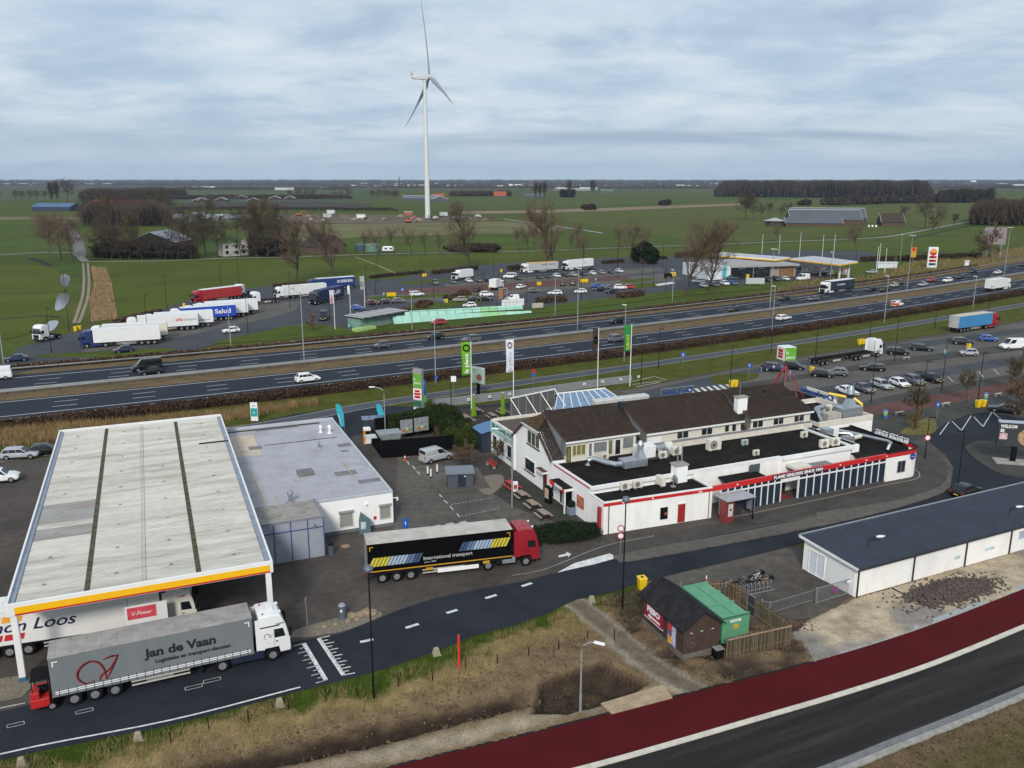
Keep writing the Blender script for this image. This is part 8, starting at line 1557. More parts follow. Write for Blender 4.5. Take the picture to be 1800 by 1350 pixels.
SP((714,957),2.6,'blue square sign with white mark behind the black lorry','tall',blue_sign,.65,txt='1');SP((1646,737),2.6,'blue parking sign on a post beside the promenade bench','tall',blue_sign,.6,txt='P');SP((1548,626),3.2,'blue square sign behind the white container cab','sq',blue_sign,.6);SP((1316,668),3.0,'blue parking sign at the lawn by the zebra crossing','tall',blue_sign,.6,txt='P');SP((1200,643),2.6,'blue direction arrow sign on the verge','sq',blue_sign,.9,txt='>');SP((938,682),3.4,'red over blue traffic sign on the verge behind the terrace','disc',rd,.7,second=(blue_sign,None,'disc'));SP((797,694),3.2,'white square sign with dark stripe on the verge','sq',wf,1.0);SP((708,527),3.5,'round-topped blue parking sign in the northern car park','sq',blue_sign,.9,txt='P');SP((767,676),1.6,'small red and blue sign at the foot of the grey mast','sq',blue_sign,.6)
t=t0('direction_sign','white sign with turquoise arrow beside the reeds','sign',(*G(448,742),0));M().box(-.55,.55,-.05,.05,.2,3.1).bd('panel',WP,t);M().box(-.5,.5,-.062,-.051,.9,2.2).bd('arrow_field',mat('teal_field',(.02,.30,.30),r=.5),t);text(t,'>',(0,-.07,1.25),(1,0,0),(0,0,1),.5,LW,center=True);text(t,'gas',(0,-.055,2.5),(1,0,0),(0,0,1),.3,mat('teal_field',(.02,.30,.30),r=.5),center=True)
t=t0('restaurant_pylon','tall grey pylon with green and red panels left of the green banner','sign',(*G(737,738),0),R(-24));M().box(-.75,.75,-.35,.35,0,8.0).bd('slab',mat('pylon_grey',(.27,.265,.265),r=.7,var=.1),t,bv=.02)
for z0,z1,m_ in((5.2,7.3,mat('sign_green',(.13,.36,.035),r=.5)),(3.3,5.0,LW),(2.2,3.1,mat('pylon_dark_green',(.02,.12,.06),r=.5)),(1.0,2.0,LW),(.3,.9,RB)):M().box(-.7,.7,-.375,-.352,z0,z1).bd('panel',m_,t)
text(t,'la\nplace',(0,-.38,6.3),(1,0,0),(0,0,1),.42,LW,center=True)
for k,(z0,z1,w_) in enumerate(((4.45,4.8,.45),(4.0,4.35,.55),(3.5,3.9,.5))):M().box(-w_,w_,-.385,-.376,z0,z1).bd('burger_emblem',RB,t)
M().tube([(-.4,-.37,1.2),(.4,-.37,1.9)],.1,4).bd('stripe',RB,t)
t=t0('direction_sign','narrow blue and lime sign right of the grey pylon','sign',(*G(746,716),0),R(-20));M().tube([(0,0,0),(0,0,4.4)],.06,6).bd('post',S1,t);M().box(-.35,.35,-.05,.05,2.1,4.5).bd('blue_plate',blue_sign,t);M().box(-.4,.4,-.06,.04,.9,2.05).bd('lime_plate',mat('lime',(.10,.62,.03),r=.5),t);text(t,'P',(0,-.055,3.6),(1,0,0),(0,0,1),.4,LW,center=True)
t=t0('advertising_board','mint advertising board on a black post behind the terrace','billboard',(*G(841,696),0),R(-38));M().box(-.2,.2,-.2,.2,.3,2.4).bd('post',black,t);M().box(-1.4,1.4,-1.1,1.1,0,.3).bd('base',mat('base_grey',(.12,.12,.12),r=.9),t);M().box(-1.35,1.35,-.2,.2,2.2,5.0).bd('case',mat('case_silver',(.42,.48,.50),r=.5),t,bv=.03);M().box(-1.28,1.28,-.215,-.202,2.4,4.9).bd('poster',mat('mint_poster',(.40,.52,.42),r=.5),t);M().cyly(.4,3.3,-.23,-.216,.6,n=14).bd('burger_picture',mat('burger_brown',(.28,.10,.05),r=.6,var=.4,sc=4),t);text(t,'lekker\nvers',(-1.1,-.218,4.45),(1,0,0),(0,0,1),.28,mat('board_green',(.02,.09,.05),r=.5))
t=t0('advertising_board','dark menu billboard on a black pillar at the right edge','billboard',(*G(1779,815),.1),R(-14));M().box(-.3,.3,-.2,.2,.3,2.5).bd('pillar',black,t);M().box(-2.2,2.6,-1.0,1.0,0,.3).bd('plinth',CN,t,bv=.05);M().box(-2.2,3.4,-.3,.3,2.3,5.4).bd('case',mat('board_dark',(.035,.038,.042),r=.5,var=.3),t);M().box(-2.25,3.45,-.4,.4,5.42,5.6).bd('light_rail',mat('rail_blue',(.35,.42,.5),r=.5),t);text(t,'WELKOM\nBIJ',(-2.0,-.305,4.75),(1,0,0),(0,0,1),.42,LW,1.9,bold=.03);M().cyly(1.2,3.6,-.33,-.302,1.1,n=18).bd('food_picture',mat('food_tan',(.36,.24,.13),r=.6,var=.6,sc=3),t);M().box(-2.0,-1.1,-.32,-.302,3.2,4.0).bd('poster',mat('poster_pink',(.6,.4,.42),r=.6,var=.5,sc=4),t)
t=t0('advertising_board','pinkish billboard on posts in front of the bare shrub at right','billboard',(*G(1745,452),0),R(-20));M().box(-4.5,4.5,-.2,.2,6,14).bd('panel',mat('board_pink',(.24,.20,.21),r=.7,var=.2),t)
for x in(-3,3):M().box(x-.2,x+.2,-.1,.1,0,6).bd('post',S1,t)
t=t0('price_pylon','white fuel price pylon with shell emblem beside the motorway','sign',(*G(1637,471),0),R(-8));M().box(-1.9,1.9,-.5,.5,0,8.6).bd('slab',WP,t,bv=.05)
M().add([(0,-.52,6.3)]+[(1.15*math.cos(R(a))*(1-.06*(i%2)),-.52,6.5+1.2*math.sin(R(a))*(1-.06*(i%2))) for i,a in enumerate(range(0,181,12))],[(0,i+1,i+2) for i in range(15)]).bd('scallop_emblem',mat('scallop_yellow',(.75,.36,.01),r=.4),t);M().add([(1.35*math.cos(R(a)),-.51,6.45+1.4*math.sin(R(a))) for a in range(0,360,15)],[tuple(range(24))]).bd('emblem_rim',RB,t)
for z0,m_ in((4.0,RB),(2.5,RB),(1.1,mat('price_blue',(.05,.10,.2),r=.5))):M().box(-1.4,1.4,-.52,-.503,z0,z0+1.0).bd('price_panel',m_,t);M().box(-1.2,.4,-.53,-.521,z0+.25,z0+.75).bd('price_digits',black,t)
t=t0('mini_sign','yellow temporary road sign left of the fuel price pylon','sign',(*G(1604,461),0));M().tube([(0,0,0),(0,0,4)],.08,6).bd('post',S1,t);M().box(-1.2,1.2,-.05,.05,2.2,6.5).bd('panel',mat('amber',(.52,.28,.02),r=.5),t);M().cyly(0,5.6,-.08,-.06,.8,n=16).bd('disc',RB,t)
t=t0('route_sign','grey sign board on the grass by the far shop','sign',(*G(1327,504),0));M().box(-3.2,3.2,-.05,.05,1.0,3.0).bd('panel',mat('back_grey',(.42,.46,.46),r=.5),t);M().tube([(-2,0,0),(-2,0,1)],.07,6).tube([(2,0,0),(2,0,1)],.07,6).bd('posts',S1,t)
# bins and benches
def bin_y(px,la,rz=15,gr='yellow wheeled bins'):
 t=t0('wheeled_bin',la,'bin',(*G(*px),.02),R(rz),gr);M().loft([[(-.30,-.28,.08),(.30,-.28,.08),(.30,.28,.08),(-.30,.28,.08)],[(-.37,-.38,1.15),(.37,-.38,1.15),(.37,.38,1.15),(-.37,.38,1.15)]]).bd('body',YB,t,bv=.03)
 M().box(-.40,.40,-.42,.42,1.155,1.25).bd('lid',YB,t,bv=.04);M().cyl(0,0,1.252,1.27,.15,n=12).bd('opening',black,t);M().cyly(.28,.1,-.32,.32,.1,n=10).bd('wheels',rubber,t);return t
for px,lb in(((1128,1037),'yellow bin behind the brick hut'),((1285.6,681),'left of two yellow bins by the zebra crossing lawn'),((1292.5,680.5),'right of two yellow bins by the zebra crossing lawn'),((1510.6,606.5),'left of two yellow bins on the strip left of the white container cab'),((1516.5,605.5),'right of two yellow bins on the strip left of the white container cab'),((1426.7,656),'yellow bin under the sign cube'),((1718.7,717),'left of two yellow bins beside the young tree'),((1727.5,716),'right of two yellow bins beside the young tree'),((1702,614.5),'yellow bin behind the pale silver small car'),((133,583),'left of two yellow bins by the pond gate'),((140,581.5),'right of two yellow bins by the pond gate'),((323.7,541),'yellow bin left of the red lorry'),((416,519.5),'yellow bin beside the white tractor unit'),((785,533),'yellow bin beside the green bin on the grass island'),((860.6,508.5),'yellow bin left of the white delivery box van'),((881,479),'yellow bin at the field edge left of the shrub row')):bin_y(px,lb)
for k in range(4):bin_y((682+k*4,521.5),'one of four yellow bins in a row at the northern footway',gr='four yellow bins by the blue parking sign')
for k in range(4):bin_y((1022+k*3.3,497-.1*k),'one of four yellow bins in a row below the car row',gr='four yellow bins in the northern car park')
for k in range(2):bin_y((744+k*4,487-.4*k),'one of two yellow bins at the field hedge',gr='two yellow bins at the field hedge');bin_y((945.6+k*3.6,502),'one of two yellow bins beside the white saloon',gr='two yellow bins by the white saloon')
def litter(px,la,c1=(.03,.14,.42),c2=(.22,.42,.10)):
 t=t0('litter_bin',la,'bin',(*G(*px),.1),0,'blue and green litter bins');M().cyl(0,0,0,.4,.33,n=12).bd('foot',mat('bin_blue',c1,r=.5),t);M().cyl(0,0,.4,.8,.31,n=12).bd('belly',mat('bin_green',c2,r=.5),t);M().cyl(0,0,.8,1.1,.31,n=12).bd('hood',mat('bin_grey',(.4,.45,.5),r=.5),t);M().cyl(0,0,1.1,1.25,.35,.2,12).bd('cap',mat('bin_blue',c1,r=.5),t)
for px,lb in(((1387,663.5),'blue and green litter bin below the two black hatchbacks'),((1661,624.5),'blue and green litter bin left of the pale silver small car'),((1732,704),'blue and green litter bin behind the yellow bin pair'),((1555.6,735),'blue and green litter bin beside the service wing'),((675,521),'green litter bin left of the four yellow bins'),((781,533),'green litter bin on the grass island'),((1047,495),'green litter bin right of the four yellow bins'),((614,578),'green litter bin at the foot of the white pole')):litter(px,lb)
def bench(px,la,rz,red=False,l=1.8):
 t=t0('bench',la,'bench',(*G(*px),.1),R(rz));m_=mat('bench_red',(.36,.03,.02),r=.6) if red else mat('bench_pale',(.45,.40,.32),r=.7)
 for y in(-.17,0,.17):M().box(-l/2,l/2,y-.07,y+.07,.42,.47).bd('seat_slat',m_,t)
 for x in(-l*.38,l*.38):M().box(x-.05,x+.05,-.2,.2,0,.42).bd('leg',CN,t)
 if red:
  for z in(.6,.78):M().box(-l/2,l/2,.26,.30,z,z+.12).bd('back_slat',m_,t)
for px,lb,rz in(((1593,632.5),'pale bench between the black people carrier and the lamp post',25),((1662,714),'pale bench right of the parking sign',28),((1754.4,697),'pale bench right of the litter bin on the promenade',28),((1580.7,730),'pale bench left of the autumn shrubs',25),((1457,658),'pale bench hidden behind the grey hatchback',25)):bench(px,lb,rz)
bench((863,822),'red bench with back beside the thin young tree',-60,True,2.2)
def picnic(px,la,rz,m_,l=2.0):
 t=t0('picnic_table',la,'picnic table',(*G(*px),.02),R(rz))
 for k in range(5):M().box(-l/2,l/2,-.38+k*.155,-.24+k*.155,.72,.77).bd('top_plank',m_,t)
 for s in(-1,1):
  for k in range(2):M().box(-l/2,l/2,s*.68-.14+k*.145,s*.68-.005+k*.145,.43,.47).bd('seat_plank',m_,t)
 for x in(-l*.36,l*.36):M().box(x-.04,x+.04,-.80,.80,.36,.43).bd('cross_beam',DS,t);M().slab([(x-.04,-.55,0),(x-.04,-.45,0),(x-.04,-.15,.72),(x-.04,-.25,.72)],(1,0,0),.08).bd('leg',DS,t);M().slab([(x-.04,.55,0),(x-.04,.45,0),(x-.04,.15,.72),(x-.04,.25,.72)],(1,0,0),.08).bd('leg',DS,t)
pt_m=mat('table_wood',(.30,.235,.185),r=.8,var=.15,sc=3);pr_m=mat('table_red',(.40,.025,.018),r=.6,var=.1)
for px,lb in(((917,877),'brown picnic table farthest from the shrub bed'),((936,894),'middle of the three brown picnic tables'),((955,911),'brown picnic table nearest the shrub bed')):picnic(px,lb,-66,pt_m,1.75)
picnic((900,860),'red picnic table at the grey curved lamp post',-66,pr_m,2.4)
t=t0('defibrillator_box','white round-topped box beside the picnic table lamp post','box',(*G(906,868),0));M().box(-.3,.3,-.25,.25,.3,1.5).bd('case',WP,t,bv=.06);M().box(-.2,.2,-.262,-.252,.7,1.2).bd('screen',mat('screen_red',(.4,.05,.05),r=.5),t);M().box(-.35,.35,-.3,.3,0,.3).bd('foot',DS,t)
t=t0('menu_stand','black menu stand beside the restaurant entrance','sign',(*G(964,884),0),R(-60));M().box(-.5,.5,-.25,.25,0,2.0).bd('case',black,t,bv=.05);M().box(-.4,.4,-.262,-.252,.6,1.8).bd('poster',mat('menu_poster',(.5,.36,.28),r=.5,var=.6,sc=4),t)
t=t0('planter','blue-grey planter with clipped shrub at the entrance','planter',(*G(1004,904),0),BA);M().box(-.4,.4,-.4,.4,0,.9).bd('pot',mat('planter_blue',(.16,.20,.26),r=.6),t,bv=.03);P=RNG.normal(size=(900,3));P/=np.linalg.norm(P,axis=1)[:,None];V,F=leaves(P*.42*RNG.uniform(.7,1,(900,1))+[0,0,1.2],.07,tri=False);link('shrub',npmesh('shrub',V,F,ever_d),None,t)
# black compound, navy hut, small things of the court
C0,C1,C2=G(671.7,806),G(795,796),G(651.7,778)
def panel_fence(a,c_,la,h=2.5,pw=1.25):
 d=math.hypot(c_[0]-a[0],c_[1]-a[1]);t=t0('panel_fence',la,'fence',(*a,0),math.atan2(c_[1]-a[1],c_[0]-a[0]));n=max(1,int(d/pw));fm=mat('black_panel',(.005,.005,.006),r=.9,var=.2,spec=.05)
 for i in range(n):M().box(i*d/n+.03,(i+1)*d/n-.03,-.03,.03,.05,h+random.uniform(-.02,.02)).bd('fence_panel',fm,t)
 for i in range(n+1):M().box(i*d/n-.05,i*d/n+.05,-.05,.05,0,h+.08).bd('fence_post',black,t)
 return t
panel_fence(C0,C1,'black panel fence facing the parking court');panel_fence(C2,C0,'black panel fence returning towards the charging bay');panel_fence(G(660,770),G(770,757),'black panel fence at the back of the compound',2.9)
for(a,c_,lb) in(((705,774),(726,771),'left of two colourful posters inside the black compound'),((729,770),(754,766),'right of two colourful posters inside the black compound')):
 A,B_=G(*a),G(*c_);d=math.hypot(B_[0]-A[0],B_[1]-A[1]);t=t0('picture_board',lb,'poster',(A[0],A[1]-.3,0),math.atan2(B_[1]-A[1],B_[0]-A[0]));M().box(0,d,-.05,.05,1.0,3.0).bd('board',mat('grey_picture',(.23,.25,.26),r=.5,var=.4,sc=1.5),t)
 for k in range(5):M().cyly(d*(.2+.15*k),1.4+.12*(k%3),-.07,-.055,.22,n=10).bd('picture_patch',[mat('patch_orange',(.5,.16,.06),r=.6),mat('patch_green',(.1,.25,.06),r=.6),mat('patch_white',(.55,.5,.48),r=.6)][k%3],t)
t=t0('steel_hopper','galvanised open hopper inside the black compound','hopper',(*G(684,792),0),R(20));M().loft([[(-1.2,-.9,1.2),(1.2,-.9,1.2),(1.2,.9,1.2),(-1.2,.9,1.2)],[(-1.6,-1.2,2.7),(1.6,-1.2,2.7),(1.6,1.2,2.7),(-1.6,1.2,2.7)]]).bd('tub',mat('tub_grey',(.22,.25,.25),r=.5,var=.2),t);M().box(-1.1,1.1,-.8,.8,0,1.2).bd('stand',DS,t);M().box(-3.2,-1.7,-.8,.8,2.2,2.35).bd('chute',mat('pale_chute',(.45,.5,.52),r=.5),t)
NH=G(787.3,858);na=R(8);t=t0('transformer_hut','small navy and grey transformer hut in the parking court','hut',(*NH,.05),na);t.scale=(.78,.82,.8)
M().box(0,3.9,0,2.7,0,2.05).bd('wall',mat('hut_slate',(.07,.077,.095),r=.5),t);M().box(1.55,2.75,-.03,-.003,.05,1.95).bd('double_door',navy,t);M().box(-.03,-.003,.3,2.4,.05,1.95).bd('side_door',navy,t);M().slab([(-.25,-.25,2.08),(4.15,-.25,2.08),(4.15,2.95,2.26),(-.25,2.95,2.26)],(0,0,1),.12).bd('roof',mat('hut_roof',(.15,.17,.195),r=.5,var=.1),t)
M().box(2.5,2.75,-.045,-.031,1.6,1.75).bd('warning_plate',LW,t)
for px,lb in(((752,835.5),'left of three white bollards by the navy hut'),((757.5,840.5),'front one of three white bollards by the navy hut'),((768.7,832.3),'right of three white bollards by the navy hut')):t=t0('bollard',lb,'bollard',(*G(*px),.05),0,'white bollards');M().cyl(0,0,0,.2,.11,n=10).bd('foot',black,t);M().cyl(0,0,.2,1.15,.10,n=10).bd('post',LW,t);M().cyl(0,0,1.15,1.2,.10,.05,10).bd('cap',S1,t)
t=t0('traffic_cone','red and white traffic cone at the black fence','cone',(*G(712,809),0));M().box(-.22,.22,-.22,.22,0,.05).bd('foot',mat('cone_red',(.55,.05,.02),r=.6),t);M().cyl(0,0,.05,.4,.17,.115,12).bd('cone',mat('cone_red',(.55,.05,.02),r=.6),t);M().cyl(0,0,.4,.58,.115,.08,12).bd('band',LW,t);M().cyl(0,0,.58,.78,.08,.04,12).bd('tip',mat('cone_red',(.55,.05,.02),r=.6),t)
t=t0('charging_station','dark charging cabinet under a small solar roof','charger',(*G(657,762),0),R(15));M().box(-1.6,1.6,-1.0,1.0,0,2.3).bd('cabinet',mat('charger_dark',(.035,.045,.06),r=.4),t,bv=.05)
for k in range(3):M().box(-1.65+k*1.12,-.6+k*1.12,-1.1,1.1,2.35,2.42).bd('solar_panel',mat('solar',(.10,.13,.19),r=.2),t)
t=t0('fuel_dispenser','white and orange gas dispenser beside the charging cabinet','fuel pump',(*G(647,779),0),R(15));M().box(-.6,.6,-.4,.4,0,2.3).bd('cabinet',WP,t,bv=.06);M().box(-.62,-.35,-.42,.42,.2,2.0).bd('orange_side',mat('orange_stripe',(.7,.24,.01),r=.4),t);M().box(-.4,.4,-.415,-.402,1.2,1.9).bd('screen',black,t)
t=t0('column_bin','dark round bin at the corner of the grey annex','bin',(*sloc(-7.6,-4.6),));M().cyl(0,0,0,1.0,.32,n=12).bd('drum',mat('bin_slate',(.07,.08,.10),r=.5),t);M().cyl(0,0,1.0,1.15,.34,.2,12).bd('cap',black,t)
for px,lb in(((602,1087),'grey litter drum on the gravel bed beside the road'),((713,944),'grey litter drum behind the black lorry roof')):t=t0('litter_drum',lb,'bin',(*G(*px),.05));M().cyl(0,0,0,1.15,.34,.30,12).bd('drum',mat('drum_grey',(.085,.10,.125),r=.5),t,sm=True);M().cyl(0,0,1.15,1.3,.33,.22,12).bd('cap',mat('drum_cap',(.24,.27,.31),r=.5),t,sm=True);M().box(-.08,.08,-.35,-.33,.7,.9).bd('plate',LW,t)
t=t0('air_station','teal tyre air post at the corner of the white shop','air station',(*G(642,938),0),R(10));M().box(-.6,.6,-.2,.2,0,1.5).bd('cabinet',mat('teal_cabinet',(.09,.15,.17),r=.5),t);M().slab([(-.6,-.2,1.5),(.6,-.2,1.5),(-.4,-.2,2.4)],(0,1,0),.4).bd('peak',mat('teal_cabinet',(.09,.15,.17),r=.5),t);M().box(-.4,.1,-.215,-.202,.6,1.4).bd('notice',mat('notice_pale',(.5,.56,.58),r=.5),t)
M().cyl(0,0,.004,.016,.45,n=18).bd('cover',mat('manhole',(.30,.22,.14),r=.9),t0('manhole','round sandy manhole cover beside the annex','manhole',(*G(607,960),0)))
t=t0('road_post','thin grey post on the gravel bed beside the white cab','post',(*G(541,1110),0));M().tube([(0,0,0),(0,0,3.0)],.04,6).bd('post',S1,t);M().box(-.03,.03,-.2,.2,2.5,3.0).bd('edge_on_plate',S1,t)
t=t0('marker_post','bright red marker post in the verge','post',(*G(807,1173),-.2));M().cyl(0,0,0,2.9,.09,n=8).bd('post',mat('marker_red',(.62,.04,.02),r=.5),t)
for i,(x,y,h_) in enumerate(((760,1193,.9),(818,1172,.8),(874,1163,.8),(929,1152,.8),(982,1141,.9),(1080,1126,1.2),(1033,1120,.7),(700,1205,.8),(627,1222,.7),(507,1245,.9),(573,1232,.7),(437,1268,1.0),(367,1282,1.0),(300,1305,.9),(215,1320,.9))):
 t=t0('fence_stake','thin dark stake in the row along the verge','stake',(*G(x,y),-.15),0,'dark stakes along the verge');M().cyl(0,0,0,h_,.045,.035,7).bd('stake',PD,t);M().cyl(0,0,h_,h_+.04,.045,.02,7).bd('cap',black,t)
for px,lb in(((492,1240),'stone marker block at the road edge below the grey lorry'),((767,1150),'stone marker block at the road edge below the painted dashes'),((1040,1058),'stone marker block at the head of the dirt path'),((243,1300),'stone marker block nearest the left corner'),((38,1345),'stone marker block at the bottom left corner')):
 t=t0('marker_stone',lb,'stone',(*G(*px),-.05),R(25));M().loft([[(-.32,-.3,0),(.32,-.3,0),(.32,.3,0),(-.32,.3,0)],[(-.17,-.15,.62),(.17,-.15,.62),(.17,.15,.62),(-.17,.15,.62)]]).bd('block',mat('old_stone',(.30,.26,.19),r=.95,var=.2,sc=3,dirt=.3),t,bv=.04);M().box(-.34,.34,-.32,.32,-.05,.04).bd('foot',CN,t)
rk=mat('rock',(.24,.19,.125),r=.95,var=.3,sc=3)
for i,(x,y,s) in enumerate(((618,1083,.45),(633,1082,.4),(643,1078,.5),(655,1080,.45),(628,1090,.3),(612,1093,.3),(590,1099,.25),(570,1103,.25))):
 me=bpy.data.meshes.new('rock');bm=bmesh.new();bmesh.ops.create_icosphere(bm,subdivisions=2,radius=s)
 for v in bm.verts:v.co*=.8+.45*random.random();v.co.z*=.6
 bm.to_mesh(me);bm.free();o=link('rock',me,rk);o.location=(*G(x,y),.1);tag(o,'sandy boulder at the end of the gravel bed','rock','boulders on the gravel bed')
dt=t0('terrace_deck','dark timber terrace beyond the welcome wall','deck',bloc(6,40,0),BA);M().box(-8,4.8,0,11,0,.35).bd('floor',mat('deck_dark',(.045,.038,.034),r=.8,var=.3),dt)
for k in range(11):M().box(-8.1,-8.0,k*1.08,k*1.1+.1,.35,1.2).bd('rail_post',wood,dt)
M().box(-8.12,-7.98,0,11,1.2,1.28).bd('hand_rail',wood,dt)
for u,v,lb in((-2,4,'picnic table on the terrace left of the first umbrella'),(1,7,'picnic table on the terrace between the umbrellas'),(4.5,5,'picnic table on the terrace near the roof billboard'),(2,3.2,'picnic table on the terrace nearest the welcome wall'),(-4.5,7.5,'picnic table at the far left of the terrace')):
 p=bloc(4+u,41+v,.36);n0=len(bpy.data.objects);picnic((0,1000),lb,24+90,mat('deck_table',(.26,.21,.17),r=.8));q=[o for o in bpy.data.objects if o.get('label')==lb][0];q.location=p
for px,lb in(((833,742),'left of two folded lime umbrellas on the terrace'),((884,738),'right of two folded lime umbrellas on the terrace')):
 t=t0('umbrella',lb,'umbrella',(*G(*px),.3),0,'folded lime umbrellas');M().tube([(0,0,0),(0,0,4.0)],.04,6).bd('pole',S1,t);lm=mat('lime_cloth',(.13,.27,.012),r=.8,var=.2,sc=2);M().loft([[(r_*(1+.25*(i%2))*math.cos(2*math.pi*i/14),r_*(1+.25*(i%2))*math.sin(2*math.pi*i/14),z) for i in range(14)] for z,r_ in((.7,.38),(1.2,.33),(2.0,.22),(2.3,.24),(3.2,.20),(3.95,.06))]).bd('folded_cloth',lm,t,sm=True,ang=60);M().cyl(0,0,3.95,4.1,.1,.05).bd('cap',LW,t);M().cyl(0,0,0,.1,.4,n=12).bd('foot',CN,t)
crate_m=mat('crate_wood',(.36,.18,.085),r=.8,var=.2)
for k,(u,v,z) in enumerate(((-6.5,2.2,.36),(-6.2,3.6,.36),(-6.8,5.0,.36),(-6.4,2.3,1.16))):t=t0('wooden_crate',('orange wooden crate nearest the corner of the terrace','orange wooden crate second along the terrace rail','orange wooden crate farthest along the terrace rail','orange wooden crate stacked on top at the terrace corner')[k],'crate',bloc(5.4+u,40+v,z),BA);[M().box(-.6,.6,-.5,.5,j*.2,j*.2+.17).bd('board',crate_m,t) for j in range(4)]
wall=ribbon('retaining_wall',smooth_poly(gp([(760,716),(850,706),(960,692),(1060,678),(1110,672)]),4),-.15,.15,0,mat('wall_grey',(.22,.23,.24),r=.8,var=.15),h=1.3,structure=False);tag(wall,'grey concrete wall behind the terrace','wall')
for i,(x,y) in enumerate(((824,711),(861,706),(896,701),(1027,683.5),(1059,679),(1091,675),(1122,670))):t=t0('wall_plate','small white number plate on the grey wall','plate',(*G(x,y),.6),0,'white plates on the grey wall');M().box(-.22,.22,-.22,-.17,.1,.5).bd('plate',LW,t);M().box(-.1,.1,-.23,-.221,.2,.4).bd('symbol',DS,t)
t=t0('blue_shed','navy shed with bright blue metal roof beside the welcome wall','shed',bloc(-1.3,30.3,0),BA);M().box(0,2.5,0,3.4,0,2.7).bd('wall',mat('shed_navy',(.02,.03,.05),r=.5),t)
for k in range(5):M().slab([(-.15,-.2+k*.76,2.72),(-.15,.54+k*.76,2.72),(2.55,.54+k*.76,3.25),(2.55,-.2+k*.76,3.25)],(0,0,1),.06).bd('roof_sheet',mat('bright_blue_roof',(.06,.15,.32),r=.35,var=.15),t)
t=t0('pergola','black slatted shelter behind the tiled roof ridge','shelter',bloc(29,32.5,0),BA);M().box(0,8,0,4,2.3,2.5).bd('roof',black,t)
for u in(0,4,8):
 for v in(0,4):M().box(u-.08,u+.08,v-.08,v+.08,0,2.3).bd('post',black,t)
# bicycles, racks, gates on the yard
def bicycle(px,la,rz,c_,basket=False):
 t=t0('bicycle',la,'bicycle',(*G(*px),.02),R(rz),'bicycles at the racks');fm=paint('bike_'+la[:14].replace(' ','_'),c_)
 for x in(-.54,.54):w_=M().loft([[(x+(.34+.02*math.cos(p))*math.cos(a),.02*math.sin(p),.36+(.34+.02*math.cos(p))*math.sin(a)) for p in[2*math.pi*j/5 for j in range(5)]] for a in[2*math.pi*i/20 for i in range(21)]],False).bd('wheel',rubber,t);[M().tube([(x,0,.36),(x+.33*math.cos(a),0,.36+.33*math.sin(a))],.006,3).bd('spoke',S1,w_) for a in[2*math.pi*i/8 for i in range(8)]]
 M().tube([(.54,0,.36),(.40,0,.92),(-.05,0,.38),(-.54,0,.36),(-.18,0,.88),(-.05,0,.38)],.028,6).tube([(.42,0,.85),(-.16,0,.80)],.028,6).bd('frame',fm,t);M().box(-.32,-.06,-.09,.09,.92,.98).bd('saddle',black,t,bv=.02);M().tube([(.30,-.3,1.05),(.42,0,1.0),(.30,.3,1.05)],.018,6).tube([(.42,0,1.0),(.40,0,.9)],.018,6).bd('handlebar',S1,t);M().box(-.9,-.3,-.14,.14,.72,.75).bd('carrier',black,t)
 if basket:M().box(.5,.85,-.2,.2,.75,1.0).bd('basket',black,t)
for px,lb,rz,c_,bk in(((1277,1038),'white and copper bicycle nearest the lone sign post',10,(.6,.55,.5),False),((1302,1035),'dark bicycle at the left end of the rack',20,(.03,.03,.03),False),((1326,1034),'dark bicycle in the middle of the rack',15,(.05,.05,.06),False),((1342,1032),'orange-wheeled bicycle with basket at the rack end',10,(.45,.2,.1),True),((1328,1024),'white bicycle standing behind the rack',25,(.6,.6,.6),True)):bicycle(px,lb,rz,c_,bk)
t=t0('cycle_rack','row of grey hoop cycle stands beside the orange-brown fence','cycle rack',(*G(1300,1050),.02),R(22))
for k in range(9):M().tube([(k*.42,0,0),(k*.42,0,.75),(k*.42+.15,.25,.95),(k*.42+.2,.55,.75),(k*.42+.2,.6,0)],.03,6).bd('hoop',S1,t)
M().box(-.1,3.8,-.04,.04,0,.06).box(-.1,3.8,.56,.64,0,.06).bd('base_rail',S1,t)
t=t0('sign_stake','dark post with red and white tip at the cycle stands','post',(*G(1241,1030),0));M().cyl(0,0,0,1.0,.06,n=8).bd('post',LW,t);M().cyl(0,0,.5,.7,.065,n=8).bd('red_band',RB,t);
def bar_fence(a,c_,h,la,step=.14,gate=False):
 A,B_=G(*a),G(*c_);d=math.hypot(B_[0]-A[0],B_[1]-A[1]);t=t0('bar_gate' if gate else 'bar_fence',la,'gate' if gate else 'fence',(*A,0),math.atan2(B_[1]-A[1],B_[0]-A[0]))
 n=int(d/step);me=M().cyl(0,0,.12,h-.05,.014,n=5).mesh('bar');me.materials.append(S1 if gate else mat('grey_bar',(.15,.155,.15),r=.6))
 for i in range(n+1):link('bar',me,None,t,(i*d/n,0,0))
 M().box(0,d,-.025,.025,h-.06,h).box(0,d,-.025,.025,.1,.16).bd('rails',S1 if gate else mat('grey_bar',(.15,.155,.15),r=.6),t)
 for x in(0,d):M().box(x-.05,x+.05,-.05,.05,0,h+.1).bd('post',S1,t)
 return t
bar_fence((1352,1080),(1432,1056),1.1,'low grey bar fence along the yard edge');g_=bar_fence((1434,1062),(1500,1042),1.5,'grey sliding bar gate beside the garage',gate=True);M().cyly(2.2,.9,-.06,-.03,.32,n=16).bd('no_entry_disc',rd,g_);M().cyly(2.2,.9,-.07,-.061,.22,n=16).bd('disc_face',mat('disc_blue',(.05,.08,.35),r=.4),g_);M().box(3.6,4.3,-.05,-.03,1.2,1.4).bd('notice',LW,g_)
bar_fence((1338,1078),(1352,1082),1.2,'short grey bar panel at the bin yard corner')
